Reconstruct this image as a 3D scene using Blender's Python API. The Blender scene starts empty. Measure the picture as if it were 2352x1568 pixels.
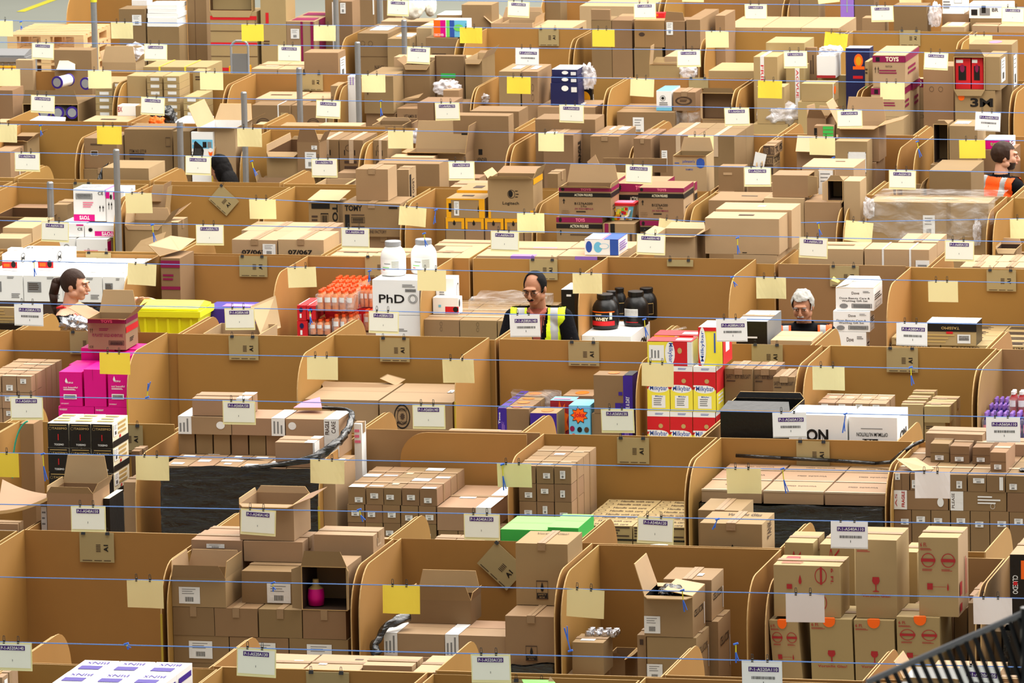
import bpy, bmesh, math, random
from mathutils import Vector, Matrix, noise
random.seed(7)
S = bpy.context.scene
COL = S.collection
PI = math.pi
# ------------------------------------------------ camera, world, lights, exposure
FPX, TH, PSI, ROLL, CZ = 16000.0, 0.160117, 0.233225, 0.0195, 9.18
Fv = Vector((-math.sin(PSI)*math.cos(TH), math.cos(PSI)*math.cos(TH), -math.sin(TH)))
_R = Vector((math.cos(PSI), math.sin(PSI), 0)); _D = Fv.cross(_R)
Rv = _R*math.cos(ROLL)+_D*math.sin(ROLL); Dv = _D*math.cos(ROLL)-_R*math.sin(ROLL)
CAM = Vector((0, 0, CZ))
cd = bpy.data.cameras.new('camera'); cam = bpy.data.objects.new('camera', cd); COL.objects.link(cam)
cd.sensor_width = 36; cd.lens = FPX/2352*36; cd.clip_end = 300
m3 = Matrix((Rv, -Dv, -Fv)).transposed()
cam.matrix_world = Matrix.Translation(CAM) @ m3.to_4x4()
S.camera = cam
cd.dof.use_dof = True; cd.dof.focus_distance = 44.5; cd.dof.aperture_fstop = 20.0
w = bpy.data.worlds.new('world'); S.world = w; w.use_nodes = True
w.node_tree.nodes['Background'].inputs[0].default_value = (.97, .985, 1, 1)
w.node_tree.nodes['Background'].inputs[1].default_value = .5
def lamp(name, loc, target, sx, sy, e, c=(1, .95, .88)):
    l = bpy.data.lights.new(name, 'AREA'); l.shape = 'RECTANGLE'; l.size = sx; l.size_y = sy; l.energy = e; l.color = c
    o = bpy.data.objects.new(name, l); COL.objects.link(o); o.location = loc
    o.rotation_euler = (Vector(target)-Vector(loc)).to_track_quat('-Z', 'Y').to_euler(); return o
lamp('ceiling_lamp', (12, 68, 22), (-11, 48, 0), 30, 26, 18000)
lamp('ceiling_lamp', (14, 40, 15), (-9, 42, 0), 12, 26, 4600)
lamp('ceiling_lamp', (-11, 54, 20), (-11, 52, 0), 24, 52, 25000)
S.view_settings.view_transform = 'Standard'; S.view_settings.look = 'None'
S.view_settings.gamma = 1; S.view_settings.use_curve_mapping = False
S.view_settings.exposure = -0.32
# ------------------------------------------------ pixel <-> place helpers
def ray(x, y): return Fv+Rv*((x-1176)/FPX)+Dv*((y-784)/FPX)
def onY(x, y, Y): r = ray(x, y); return CAM+r*(Y/r.y)
def onZ(x, y, Z): r = ray(x, y); return CAM+r*((Z-CZ)/r.z)
def proj(p):
    v = Vector(p)-CAM; z = v.dot(Fv); return 1176+FPX*v.dot(Rv)/z, 784+FPX*v.dot(Dv)/z
ROWS = [35.66, 39.30, 42.85, 46.62, 50.34, 54.06, 57.64, 61.31, 64.89, 68.5, 72.1]
TX = dict(a=0, b=570, c=1140, d=1712, o=0); TY = {'0': 0, '1': 230, '2': 500, '3': 820, '4': 1176, 'o': 0}
T = [0, 0, 1.0]
def tl(s):
    T[0] = TX[s[0]]; T[1] = TY[s[1]]; T[2] = 3.675 if s != 'oo' else 1.0
def Z2P(x, y): return T[0]+x/T[2], T[1]+y/T[2]
# ------------------------------------------------ materials
def srgb(c):
    return tuple(((v/255)/12.92 if v/255 <= .04045 else ((v/255+.055)/1.055)**2.4) for v in c)
MATS = {}
def mat(key, col, rough=.7, nz=0, scale=8, bump=0, spec=.3, var=0, metal=0, stretch=None):
    m = bpy.data.materials.new(key); m.use_nodes = True; nt = m.node_tree; n = nt.nodes; b = n['Principled BSDF']
    c = srgb(col)+(1,); b.inputs['Base Color'].default_value = c
    b.inputs['Roughness'].default_value = rough; b.inputs['Metallic'].default_value = metal
    b.inputs['Specular IOR Level'].default_value = spec
    tc = n.new('ShaderNodeTexCoord'); src = tc.outputs['Object']
    if stretch:
        mp = n.new('ShaderNodeMapping'); mp.inputs['Scale'].default_value = stretch; nt.links.new(src, mp.inputs[0]); src = mp.outputs[0]
    if nz or var:
        tx = n.new('ShaderNodeTexNoise'); tx.inputs['Scale'].default_value = scale; tx.inputs['Detail'].default_value = 4
        nt.links.new(src, tx.inputs[0])
        hs = n.new('ShaderNodeHueSaturation'); hs.inputs['Color'].default_value = c
        ma = n.new('ShaderNodeMapRange'); ma.inputs[3].default_value = 1-nz; ma.inputs[4].default_value = 1+nz
        nt.links.new(tx.outputs[0], ma.inputs[0])
        if var:
            oi = n.new('ShaderNodeObjectInfo'); mb = n.new('ShaderNodeMapRange'); mb.inputs[3].default_value = 1-var; mb.inputs[4].default_value = 1+var
            nt.links.new(oi.outputs['Random'], mb.inputs[0]); mu = n.new('ShaderNodeMath'); mu.operation = 'MULTIPLY'
            nt.links.new(ma.outputs[0], mu.inputs[0]); nt.links.new(mb.outputs[0], mu.inputs[1]); nt.links.new(mu.outputs[0], hs.inputs['Value'])
            mh = n.new('ShaderNodeMapRange'); mh.inputs[3].default_value = .5-var*.09; mh.inputs[4].default_value = .5+var*.09
            sn = n.new('ShaderNodeMath'); sn.operation = 'FRACT'; s7 = n.new('ShaderNodeMath'); s7.operation = 'MULTIPLY'; s7.inputs[1].default_value = 7.3
            nt.links.new(oi.outputs['Random'], s7.inputs[0]); nt.links.new(s7.outputs[0], sn.inputs[0]); nt.links.new(sn.outputs[0], mh.inputs[0]); nt.links.new(mh.outputs[0], hs.inputs['Hue'])
        else: nt.links.new(ma.outputs[0], hs.inputs['Value'])
        nt.links.new(hs.outputs[0], b.inputs['Base Color'])
    if bump:
        t2 = n.new('ShaderNodeTexNoise'); t2.inputs['Scale'].default_value = scale*3; t2.inputs['Detail'].default_value = 3; nt.links.new(src, t2.inputs[0])
        bp = n.new('ShaderNodeBump'); bp.inputs['Strength'].default_value = bump; bp.inputs['Distance'].default_value = .02
        nt.links.new(t2.outputs[0], bp.inputs['Height']); nt.links.new(bp.outputs[0], b.inputs['Normal'])
    MATS[key] = m; return m
mat('c', (148, 120, 86), .75, .06, 5, .05, .25, .11)
mat('d', (132, 105, 73), .75, .07, 5, .05, .25, .1)
mat('p', (155, 125, 95), .7, .06, 5, .05, .3, .09)
mat('l', (176, 148, 112), .7, .06, 5, .05, .3, .07)
mat('y', (166, 142, 98), .7, .06, 5, .05, .3, .05)
mat('k', (160, 117, 58), .65, .07, 3, .06, .35, .07)
mat('kd', (148, 114, 74), .7, .07, 3, .06, .3, .07)
mat('edge', (186, 152, 102), .8, .1, 30)
mat('card', (168, 150, 106), .6, .04, 6, .03)
mat('tape', (150, 122, 90), .55, .06, 20, .1, .3)
mat('ctape', (188, 164, 136), .4, .06, 20, .1, .5)
mat('W', (238, 238, 236), .55, .02, 6)
mat('wp', (226, 226, 224), .5, .05, 12, .1)
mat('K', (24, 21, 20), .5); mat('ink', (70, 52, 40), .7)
mat('R', (205, 30, 38), .5, .05, 9); mat('X', (168, 40, 44), .6); mat('M', (214, 0, 130), .45, .05, 6, .05)
mat('V', (132, 20, 70), .5); mat('B', (48, 84, 170), .5); mat('P', (58, 34, 140), .45); mat('H', (74, 40, 120), .5)
mat('LP', (150, 110, 200), .5); mat('Y', (240, 224, 70), .5, .04, 6); mat('G', (60, 178, 78), .55, .04, 5); mat('LG', (120, 210, 90), .5)
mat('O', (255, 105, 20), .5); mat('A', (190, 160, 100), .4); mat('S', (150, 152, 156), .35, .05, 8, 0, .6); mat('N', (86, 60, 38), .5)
mat('yt', (226, 160, 24), .4, .05, 9); mat('sky', (110, 190, 225), .5); mat('DB', (32, 34, 78), .5); mat('pk', (235, 120, 150), .5); mat('cr', (236, 226, 196), .6)
mat('blk', (15, 14, 14), .38, .1, 8, .1, .4); mat('grey', (128, 128, 128), .6); mat('tl', (60, 170, 140), .4)
mat('signy', (255, 246, 186), .45, .03, 8); mat('signb', (255, 232, 80), .4, .03, 8); mat('signw', (250, 250, 250), .45); mat('signc', (250, 250, 236), .35, .02, 8)
mat('steel', (150, 150, 150), .4, .08, 30, .05, .5, 0, .6); mat('clip', (26, 26, 28), .35, 0, 8, 0, .6)
mat('crate', (236, 232, 30), .4, .05, 5, .04, .5)
mat('wood', (214, 176, 128), .75, .16, 3, .1, .2, .06, 0, (1, 8, 8))
mat('concrete', (150, 152, 140), .6, .08, .7, .06)
mat('skin', (214, 160, 132), .5, .04, 20, .02, .4); mat('skin2', (176, 122, 92), .5, .04, 20, .02, .4)
mat('hairb', (52, 34, 25), .6, .25, 60, .2, .2, 0, 0, (1, 1, .15)); mat('hairk', (12, 9, 9), .7, .25, 60, .2, .12, 0, 0, (1, 1, .15)); mat('hairg', (176, 174, 168), .5, .2, 70, .4, .4)
mat('vesty', (214, 240, 30), .55, .05, 20, .1); mat('vesto', (255, 92, 20), .55, .05, 20, .1); mat('reflect', (168, 170, 170), .35, .03, 30, 0, .7)
mat('jacket', (14, 13, 17), .85, .1, 12, .2, .1); mat('shirt', (168, 92, 76), .7, .05, 20, .1); mat('lips', (166, 84, 78), .5); mat('eye', (240, 240, 235), .3)
mat('rope', (104, 144, 214), .6, .1, 60); mat('ropet', (60, 110, 210), .5); mat('yrope', (214, 206, 50), .5); mat('etape', (176, 150, 52), .5)
mat('tubw', (232, 234, 232), .3, .02, 6, 0, .5); mat('botl', (226, 140, 84), .25, .05, 12, 0, .6); mat('cap', (232, 84, 32), .35)
mat('foam', (240, 238, 226), .6, .04, 14, .2)
def film(key, base, alpha, sc, st, rough=.18, bstr=.9, tintdark=False):
    m = bpy.data.materials.new(key); m.use_nodes = True; nt = m.node_tree; n = nt.nodes; b = n['Principled BSDF']
    b.inputs['Base Color'].default_value = srgb(base)+(1,); b.inputs['Roughness'].default_value = rough; b.inputs['Specular IOR Level'].default_value = .8
    tc = n.new('ShaderNodeTexCoord'); mp = n.new('ShaderNodeMapping'); mp.inputs['Scale'].default_value = st
    mp.inputs['Rotation'].default_value = (0, .2, 0)
    t = n.new('ShaderNodeTexNoise'); t.inputs['Scale'].default_value = sc; t.inputs['Detail'].default_value = 6; t.inputs['Distortion'].default_value = .6
    nt.links.new(tc.outputs['Object'], mp.inputs[0]); nt.links.new(mp.outputs[0], t.inputs[0])
    bp = n.new('ShaderNodeBump'); bp.inputs['Strength'].default_value = bstr; bp.inputs['Distance'].default_value = .05
    nt.links.new(t.outputs[0], bp.inputs['Height']); nt.links.new(bp.outputs[0], b.inputs['Normal'])
    if alpha < 1:
        mr = n.new('ShaderNodeMapRange'); mr.inputs[1].default_value = .42; mr.inputs[2].default_value = .72; mr.inputs[3].default_value = alpha*.35; mr.inputs[4].default_value = min(1, alpha*2)
        nt.links.new(t.outputs[0], mr.inputs[0]); nt.links.new(mr.outputs[0], b.inputs['Alpha'])
    MATS[key] = m
film('bfilm', (9, 9, 10), 1, 5, (1, 1, 5), .26, .5)
film('cfilm', (225, 222, 220), .22, 6, (1, 1, 2), .15)
film('bag', (236, 232, 234), .85, 9, (1, 1, 1), .25)
film('bbag', (14, 14, 15), 1, 9, (1, 1, 1), .15)
film('silver', (200, 200, 205), 1, 14, (1, 1, 1), .12)
MATS['silver'].node_tree.nodes['Principled BSDF'].inputs['Metallic'].default_value = .9
# ------------------------------------------------ mesh building
class MB:
    def __init__(s): s.v = []; s.f = []; s.m = []; s.ks = []
    def k(s, key):
        if key not in s.ks: s.ks.append(key)
        return s.ks.index(key)
    def poly(s, pts, key):
        i = len(s.v); s.v += [tuple(p) for p in pts]; s.f.append(tuple(range(i, i+len(pts)))); s.m.append(s.k(key))
    def mesh(s, vs, fs, key):
        i = len(s.v); s.v += [tuple(p) for p in vs]; kk = s.k(key)
        for f in fs: s.f.append(tuple(a+i for a in f)); s.m.append(kk)
    def hexa(s, c, key, keys=None):
        # c: 8 corners, bottom 0-3 ccw from front-left, top 4-7
        fs = [(0, 3, 2, 1), (4, 5, 6, 7), (0, 1, 5, 4), (1, 2, 6, 5), (2, 3, 7, 6), (3, 0, 4, 7)]
        i = len(s.v); s.v += [tuple(p) for p in c]
        for j, f in enumerate(fs):
            s.f.append(tuple(a+i for a in f)); s.m.append(s.k(keys[j] if keys and keys[j] else key))
    def box(s, x0, x1, y0, y1, z0, z1, key, j=0, keys=None):
        c = [(x0, y0, z0), (x1, y0, z0), (x1, y1, z0), (x0, y1, z0), (x0, y0, z1), (x1, y0, z1), (x1, y1, z1), (x0, y1, z1)]
        if j: c = [(p[0]+random.uniform(0, j)*(1 if p[0] == x0 else -1), p[1]+random.uniform(0, j)*(1 if p[1] == y0 else -1), p[2]-(random.uniform(0, j) if p[2] == z1 else 0)) for p in c]
        s.hexa(c, key, keys)
    def tube(s, p, q, r, key, n=8, r2=None):
        p = Vector(p); q = Vector(q); d = (q-p).normalized(); a = d.orthogonal().normalized(); b = d.cross(a); r2 = r if r2 is None else r2
        vs = [p+(a*math.cos(2*PI*i/n)+b*math.sin(2*PI*i/n))*r for i in range(n)]+[q+(a*math.cos(2*PI*i/n)+b*math.sin(2*PI*i/n))*r2 for i in range(n)]
        fs = [(i, (i+1) % n, n+(i+1) % n, n+i) for i in range(n)]+[tuple(range(n-1, -1, -1)), tuple(range(n, 2*n))]
        s.mesh(vs, fs, key)
    def path(s, pts, r, key, n=6):
        for a, b in zip(pts, pts[1:]): s.tube(a, b, r, key, n)
    def lathe(s, c, prof, key, n=20, keyf=None, ax=None):
        c = Vector(c); vs = []; M = ax or Matrix.Identity(3)
        for r, z in prof:
            for i in range(n): vs.append(c+M @ Vector((r*math.cos(2*PI*i/n), r*math.sin(2*PI*i/n), z)))
        for k in range(len(prof)-1):
            fs = [(k*n+i, k*n+(i+1) % n, (k+1)*n+(i+1) % n, (k+1)*n+i) for i in range(n)]
            b = len(s.v)
            if k == 0: s.v += [tuple(v) for v in vs]; base = b
            kk = s.k(keyf(k) if keyf else key)
            for f in fs: s.f.append(tuple(a+base for a in f)); s.m.append(kk)
        s.f.append(tuple(base+i for i in range(n-1, -1, -1))); s.m.append(s.k(keyf(0) if keyf else key))
        s.f.append(tuple(base+(len(prof)-1)*n+i for i in range(n))); s.m.append(s.k(keyf(len(prof)-2) if keyf else key))
    def build(s, name, parent=None, loc=(0, 0, 0), smooth=False, rz=0):
        me = bpy.data.meshes.new(name); me.from_pydata(s.v, [], s.f)
        for kx in s.ks: me.materials.append(MATS[kx])
        me.polygons.foreach_set('material_index', s.m)
        if smooth: me.polygons.foreach_set('use_smooth', [True]*len(s.f))
        me.update(); o = bpy.data.objects.new(name, me); COL.objects.link(o)
        if parent: o.parent = parent
        o.location = loc; o.rotation_euler = (0, 0, rz); return o
def tag(o, label, cat, group=None, kind=None):
    o['label'] = label; o['category'] = cat
    if group: o['group'] = group
    if kind: o['kind'] = kind
    return o
def empty(name, loc, label, cat, group=None, rz=0):
    o = bpy.data.objects.new(name, None); COL.objects.link(o); o.location = loc; o.rotation_euler = (0, 0, rz); o.empty_display_size = .1
    return tag(o, label, cat, group)
def struct(o): o['kind'] = 'structure'; return o
def copy_tree(o, parent=None):
    c = o.copy(); COL.objects.link(c); c.parent = parent
    for ch in list(o.children): copy_tree(ch, c)
    return c
TXT = {}
def tmesh(s, res=1):
    if s not in TXT:
        cu = bpy.data.curves.new('t', 'FONT'); cu.body = s; cu.resolution_u = 4 if len(s) < 5 else 2; cu.offset = .035 if s in ('ON', 'TOMY', '3M', '07/067', 'TOYS', 'FRAGILE', 'Joke', 'A1', 'WHEY') else .012; cu.fill_mode = 'FRONT'
        o = bpy.data.objects.new('t', cu); me = bpy.data.meshes.new_from_object(o)
        vs = [(v.co.x, v.co.y) for v in me.vertices]; fs = [tuple(p.vertices) for p in me.polygons]
        bpy.data.objects.remove(o); bpy.data.meshes.remove(me); bpy.data.curves.remove(cu)
        x0 = min(v[0] for v in vs); x1 = max(v[0] for v in vs); y0 = min(v[1] for v in vs); y1 = max(v[1] for v in vs)
        TXT[s] = ([((x-x0)/(x1-x0), (y-y0)/(y1-y0)) for x, y in vs], fs)
    return TXT[s]
OR = ['zeroth', 'first', 'second', 'third', 'fourth', 'fifth', 'sixth', 'seventh', 'eighth', 'ninth', 'tenth', 'eleventh', 'twelfth']
CC = dict(K='K', i='ink', W='W', R='R', X='X', M='M', V='V', B='B', P='P', Y='Y', G='G', O='O', A='A', S='S', N='N', H='H')
def rc(u, v, rot, u0, v0, u1, v1):
    # unit rect coords -> face uv with rotation of content (deg, multiples of 90)
    if rot == 90: u, v = 1-v, u
    elif rot == 180: u, v = 1-u, 1-v
    elif rot == 270: u, v = v, 1-u
    return u0+u*(u1-u0), v0+v*(v1-v0)
def marks(M, spec, face):
    """face(fc,u,v,off)->point ; returns list of sticker specs to be built as children"""
    ch = []; ci = 0
    for it in spec.split('|'):
        if not it: continue
        q = it.split(','); fc, kd = q[0][0], q[0][1]
        u0, v0, u1, v1 = [float(a) for a in q[1:5]]; col = q[5] if len(q) > 5 and q[5] else 'K'; col = col if col in MATS else CC.get(col, 'K')
        rot = int(q[6]) if len(q) > 6 and q[6] else 0; a = q[7] if len(q) > 7 else ''
        off = .0012+ci*.00025; ci += 1
        P = lambda u, v, o=off: face(fc, *rc(u, v, rot, u0, v0, u1, v1), o)
        if kd in 'Rr': M.poly([P(0, 0), P(1, 0), P(1, 1), P(0, 1)], col)
        elif kd == 'L': ch.append((fc, u0, v0, u1, v1, rot))
        elif kd == 'E':
            M.poly([P(.5+.5*math.cos(t*PI/10), .5+.5*math.sin(t*PI/10)) for t in range(20)], col)
        elif kd == 'C':
            n = 24; wd = .06
            vs = [P(.5+r*math.cos(2*PI*t/n), .5+r*math.sin(2*PI*t/n)) for r in (.5, .5-wd) for t in range(n)]
            M.mesh(vs, [(t, (t+1) % n, n+(t+1) % n, n+t) for t in range(n)], col)
        elif kd == 'T':
            vs, fs = tmesh(a); M.mesh([P(x, y) for x, y in vs], fs, col)
        elif kd == 'b':
            x = 0; rr = random.Random(int(u0*977+v0*313))
            while x < .97:
                wd = rr.choice((.015, .03, .045)); M.poly([P(x, 0), P(min(1, x+wd), 0), P(min(1, x+wd), 1), P(x, 1)], col); x += wd+rr.choice((.015, .03))
        elif kd == 'F':   # frame
            for (a0, b0, a1, b1) in ((0, 0, 1, .06), (0, .94, 1, 1), (0, 0, .03, 1), (.97, 0, 1, 1)): M.poly([P(a0, b0), P(a1, b0), P(a1, b1), P(a0, b1)], col)
        elif kd == 'G':   # goblet
            pts = [(.2, 1), (.8, 1), (.85, .72), (.72, .55), (.55, .48), (.55, .1), (.8, .04), (.8, 0), (.2, 0), (.2, .04), (.45, .1), (.45, .48), (.28, .55), (.15, .72)]
            M.mesh([P(x, y) for x, y in pts], [(0, 13, 2, 1), (13, 12, 3, 2), (12, 11, 4, 3)][:0]+[(0, 13, 12, 11, 4, 3, 2, 1), (11, 10, 5, 4), (10, 9, 6, 5), (9, 8, 7, 6)], col)
        elif kd == 'I':   # lines of small print
            n = int(a or 3)
            for t in range(n):
                y1 = 1-(t+.1)/n; y0 = 1-(t+.6)/n; x1 = random.Random(t*7+int(u0*99)).uniform(.6, 1); M.poly([P(0, y0), P(x1, y0), P(x1, y1), P(0, y1)], col)
        elif kd == 'D':   # drop / flame shape
            M.poly([P(.5, 1), P(.3, .6), P(.2, .3), P(.35, .03), P(.65, .03), P(.8, .3), P(.7, .6)], col)
        elif kd == 'Z':   # star burst
            M.poly([P(.5+(.5 if t % 2 else .33)*math.cos(t*PI/9), .5+(.5 if t % 2 else .33)*math.sin(t*PI/9)) for t in range(18)], col)
        elif kd == 'A':   # up arrow
            M.mesh([P(x, y) for x, y in ((.5, 1), (.1, .55), (.9, .55), (.38, .55), (.62, .55), (.62, 0), (.38, 0))], [(0, 1, 2), (3, 6, 5, 4)], col)
    return ch
def sticker(par, face, sp, name='shipping_label'):
    fc, u0, v0, u1, v1, rot = sp; M = MB()
    P = lambda u, v, o: face(fc, *rc(u, v, rot, u0, v0, u1, v1), o)
    a = [P(0, 0, .0015), P(1, 0, .0015), P(1, 1, .0015), P(0, 1, .0015)]; b = [P(0, 0, .003), P(1, 0, .003), P(1, 1, .003), P(0, 1, .003)]
    M.hexa(a+b, 'wp')
    R = lambda x0, y0, x1, y1, k='K': M.poly([P(x0, y0, .0036), P(x1, y0, .0036), P(x1, y1, .0036), P(x0, y1, .0036)], k)
    for t in range(9): R(.3+t*.045, .12, .325+t*.045, .4)
    for t in range(3): R(.15, .85-t*.13, (.8, .65, .72)[t], .89-t*.13, 'grey')
    o = M.build(name, par); return o
class Box: pass
ITEMS = []
def finish(M, name, label, x0, x1, y0, y1, z0, z1, zv, mk, group, rz, cat='box', lean=0):
    w, d = x1-x0, y1-y0; hv = z1-zv
    if name == 'carton': name = 'small_carton' if w*hv < .022 and w < .2 else 'flat_carton' if hv < .075 and w > .15 else 'tall_carton' if hv > w*1.35 else 'long_carton' if w > 2.4*hv and w > .35 else 'large_carton' if w > .42 else 'carton'
    def face(fc, u, v, off=0):
        z = (zv-z0)+v*(z1-zv)
        if fc == 'f': return (u*w, -off, z)
        if fc == 'r': return (w+off, u*d, z)
        if fc == 'l': return (-off, (1-u)*d, z)
        return (u*w, v*d, z1-z0+off)
    ch = marks(M, mk, face)
    if lean: M.v = [(x+lean*(1-z/(z1-z0)), y, z) for x, y, z in M.v]
    o = M.build(name, None, (x0, y0, z0), False, rz); tag(o, label, cat, group)
    for c in ch: sticker(o, face, c)
    b = Box(); b.o = o; b.x0, b.x1, b.y0, b.y1, b.z0, b.z1 = x0, x1, y0, y1, z0, z1; ITEMS.append(b); return b
ROW = [0]
def row(i): ROW[0] = i
def place(dy, x0, yt, x1, yb, d, yk, on):
    ax, ay = Z2P(x0, yt); bx, by = Z2P(x1, yb)
    if on is not None:
        zb = on if isinstance(on, (int, float)) else on.z1+.002
        Y = onZ(ax, by, zb).y
        if not isinstance(on, (int, float)): pass
        if dy is not None: Y = ROWS[ROW[0]]+dy
    else: Y = ROWS[ROW[0]]+dy; zb = None
    a = onY(ax, ay, Y); X0, Zt = a.x, a.z
    X1 = onY(bx, ay+(bx-ax)*.02, Y).x
    Zb = onY(ax, by, Y).z
    z0 = zb if zb is not None else Zb
    if yk is not None:
        ky = T[1]+yk/T[2]; lo, hi = .04, 1.25
        for _ in range(22):
            mid = (lo+hi)/2
            if proj((X0, Y+mid, Zt))[1] > ky: lo = mid
            else: hi = mid
        d = lo
    return X0, X1, Y, Y+d, z0, Zt, Zb
def B(label, dy, x0, yt, x1, yb, d=.3, m='c', mk='', k=None, on=None, g=None, seam='x', rz=0, group=None, name='carton', top=None, side=None, tm='tape', j=.003, cat='box', h=None, lean=0):
    """solid carton. x0,yt,x1,yb: front face; k: back edge of the top; on: carton it stands on; bottoms hidden behind things reach the floor"""
    X0, X1, Y0, Y1, z0, z1, zv = place(dy, x0, yt, x1, yb, d, k, on)
    if on is None and g is None: g = 1
    if h: z0 = z1-h; g = 0
    if on is not None and not g: zv = z0
    if g: z0 = 0
    if h: zv = z0
    z0 = max(0, z0); w, dd, hh = X1-X0, Y1-Y0, z1-z0
    M = MB(); M.box(0, w, 0, dd, 0, hh, m, j, [None, top, None, side, None, None])
    t = hh+.0035; y = dd/2; x = w/2
    if seam == 'x':
        M.box(.0, w, y-.028, y+.028, t-.004, t-.0005, tm); M.poly([(0, y-.001, t), (w, y-.001, t), (w, y+.001, t), (0, y+.001, t)], 'N')
        if side is None: M.box(w-.002, w+.003, y-.028, y+.028, t-.07, t, tm)
    elif seam == 'y':
        M.box(x-.028, x+.028, 0, dd, t-.004, t-.0005, tm); M.poly([(x-.001, 0, t), (x+.001, 0, t), (x+.001, dd, t), (x-.001, dd, t)], 'N')
        M.box(x-.028, x+.028, -.004, 0, t-.045, t, tm)
    elif seam == 'l':
        M.poly([(0, y-.002, t), (w, y-.002, t), (w, y+.002, t), (0, y+.002, t)], 'N')
    if m in 'cdply' and seam: M.box(-.003, w+.003, -.004, .0, hh*.0, .0, m) if False else None
    return finish(M, name, label, X0, X1, Y0, Y1, z0, z1, zv, mk, group, rz, cat, lean)
def GRID(desc, where, dy, x0, yt, x1, yb, nx, nz, ny=1, d=.3, m='c', mk='', k=None, on=None, g=None, seam='x', group=None, jit=.01, top=None, side=None, tm='tape', name='carton', mks=None, gap=.004, cat='box', skip=()):
    """a block of equal cartons seen from the front: nx across, nz high, ny deep (behind the top layer only)"""
    X0, X1, Y0, Y1, z0, z1, zv = place(dy, x0, yt, x1, yb, d, k, on)
    if on is None and g is None: g = 1
    if on is not None: zv = z0
    w = (X1-X0)/nx; h = (z1-zv)/nz; dd = (Y1-Y0)/ny; out = []; lst = None
    rows = ['top', 'second', 'third', 'fourth', 'fifth', 'sixth']
    for b in range(ny):
        for r in range(nz):
            if b > 0 and r > 0: break
            for c in range(nx):
                if (c, r, b) in skip: continue
                low = (r == nz-1); zb = z1-(r+1)*h; zz0 = 0 if (low and g and b == 0) else zb
                ww, hh, de = w-gap, z1-r*h-zz0-.002, dd-gap; M = MB()
                M.box(0, ww, 0, de, 0, hh, m, .002, [None, top, None, side, None, None]); t = hh+.003
                if seam == 'x': M.box(0, ww, de/2-.02, de/2+.02, t-.003, t-.0005, tm); M.box(ww-.001, ww+.002, de/2-.02, de/2+.02, max(0, hh-h), t, tm)
                if seam == 'y': M.box(ww/2-.02, ww/2+.02, 0, de, t-.003, t-.0005, tm); M.box(ww/2-.02, ww/2+.02, -.003, 0, max(.0, t-h*.35), t, tm)
                kk = mks[(c+r*nx) % len(mks)] if mks else mk
                wd = []
                if nx > 1: wd.append('leftmost' if c == 0 else 'rightmost' if c == nx-1 else OR[c+1]+' from left')
                if nz > 1: wd.append(('topmost' if nx == 1 and r == 0 else rows[r])+('' if nx == 1 and r == 0 else ' layer' if nx > 1 else ' down'))
                if ny > 1 and r == 0: wd.append('front' if b == 0 else 'rearmost' if b == ny-1 else rows[b]+' from front')
                lab = desc+', '+', '.join(wd)+', '+where
                X = X0+c*w+gap/2+random.uniform(-.3, .3)*min(jit, gap); Y = Y0+b*dd+random.uniform(0, 1)*jit*.3
                bx = finish(M, name, lab, X, X+ww, Y, Y+de, zz0, zz0+hh, max(zz0, z1-(r+1)*h), kk, group or desc+' '+where, random.uniform(-.3, .3)*jit*0, cat)
                out.append(bx)
    r0 = Box(); r0.x0, r0.x1, r0.y0, r0.y1, r0.z0, r0.z1 = X0, X1, Y0, Y1, zv, z1; r0.all = out
    return r0
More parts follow.
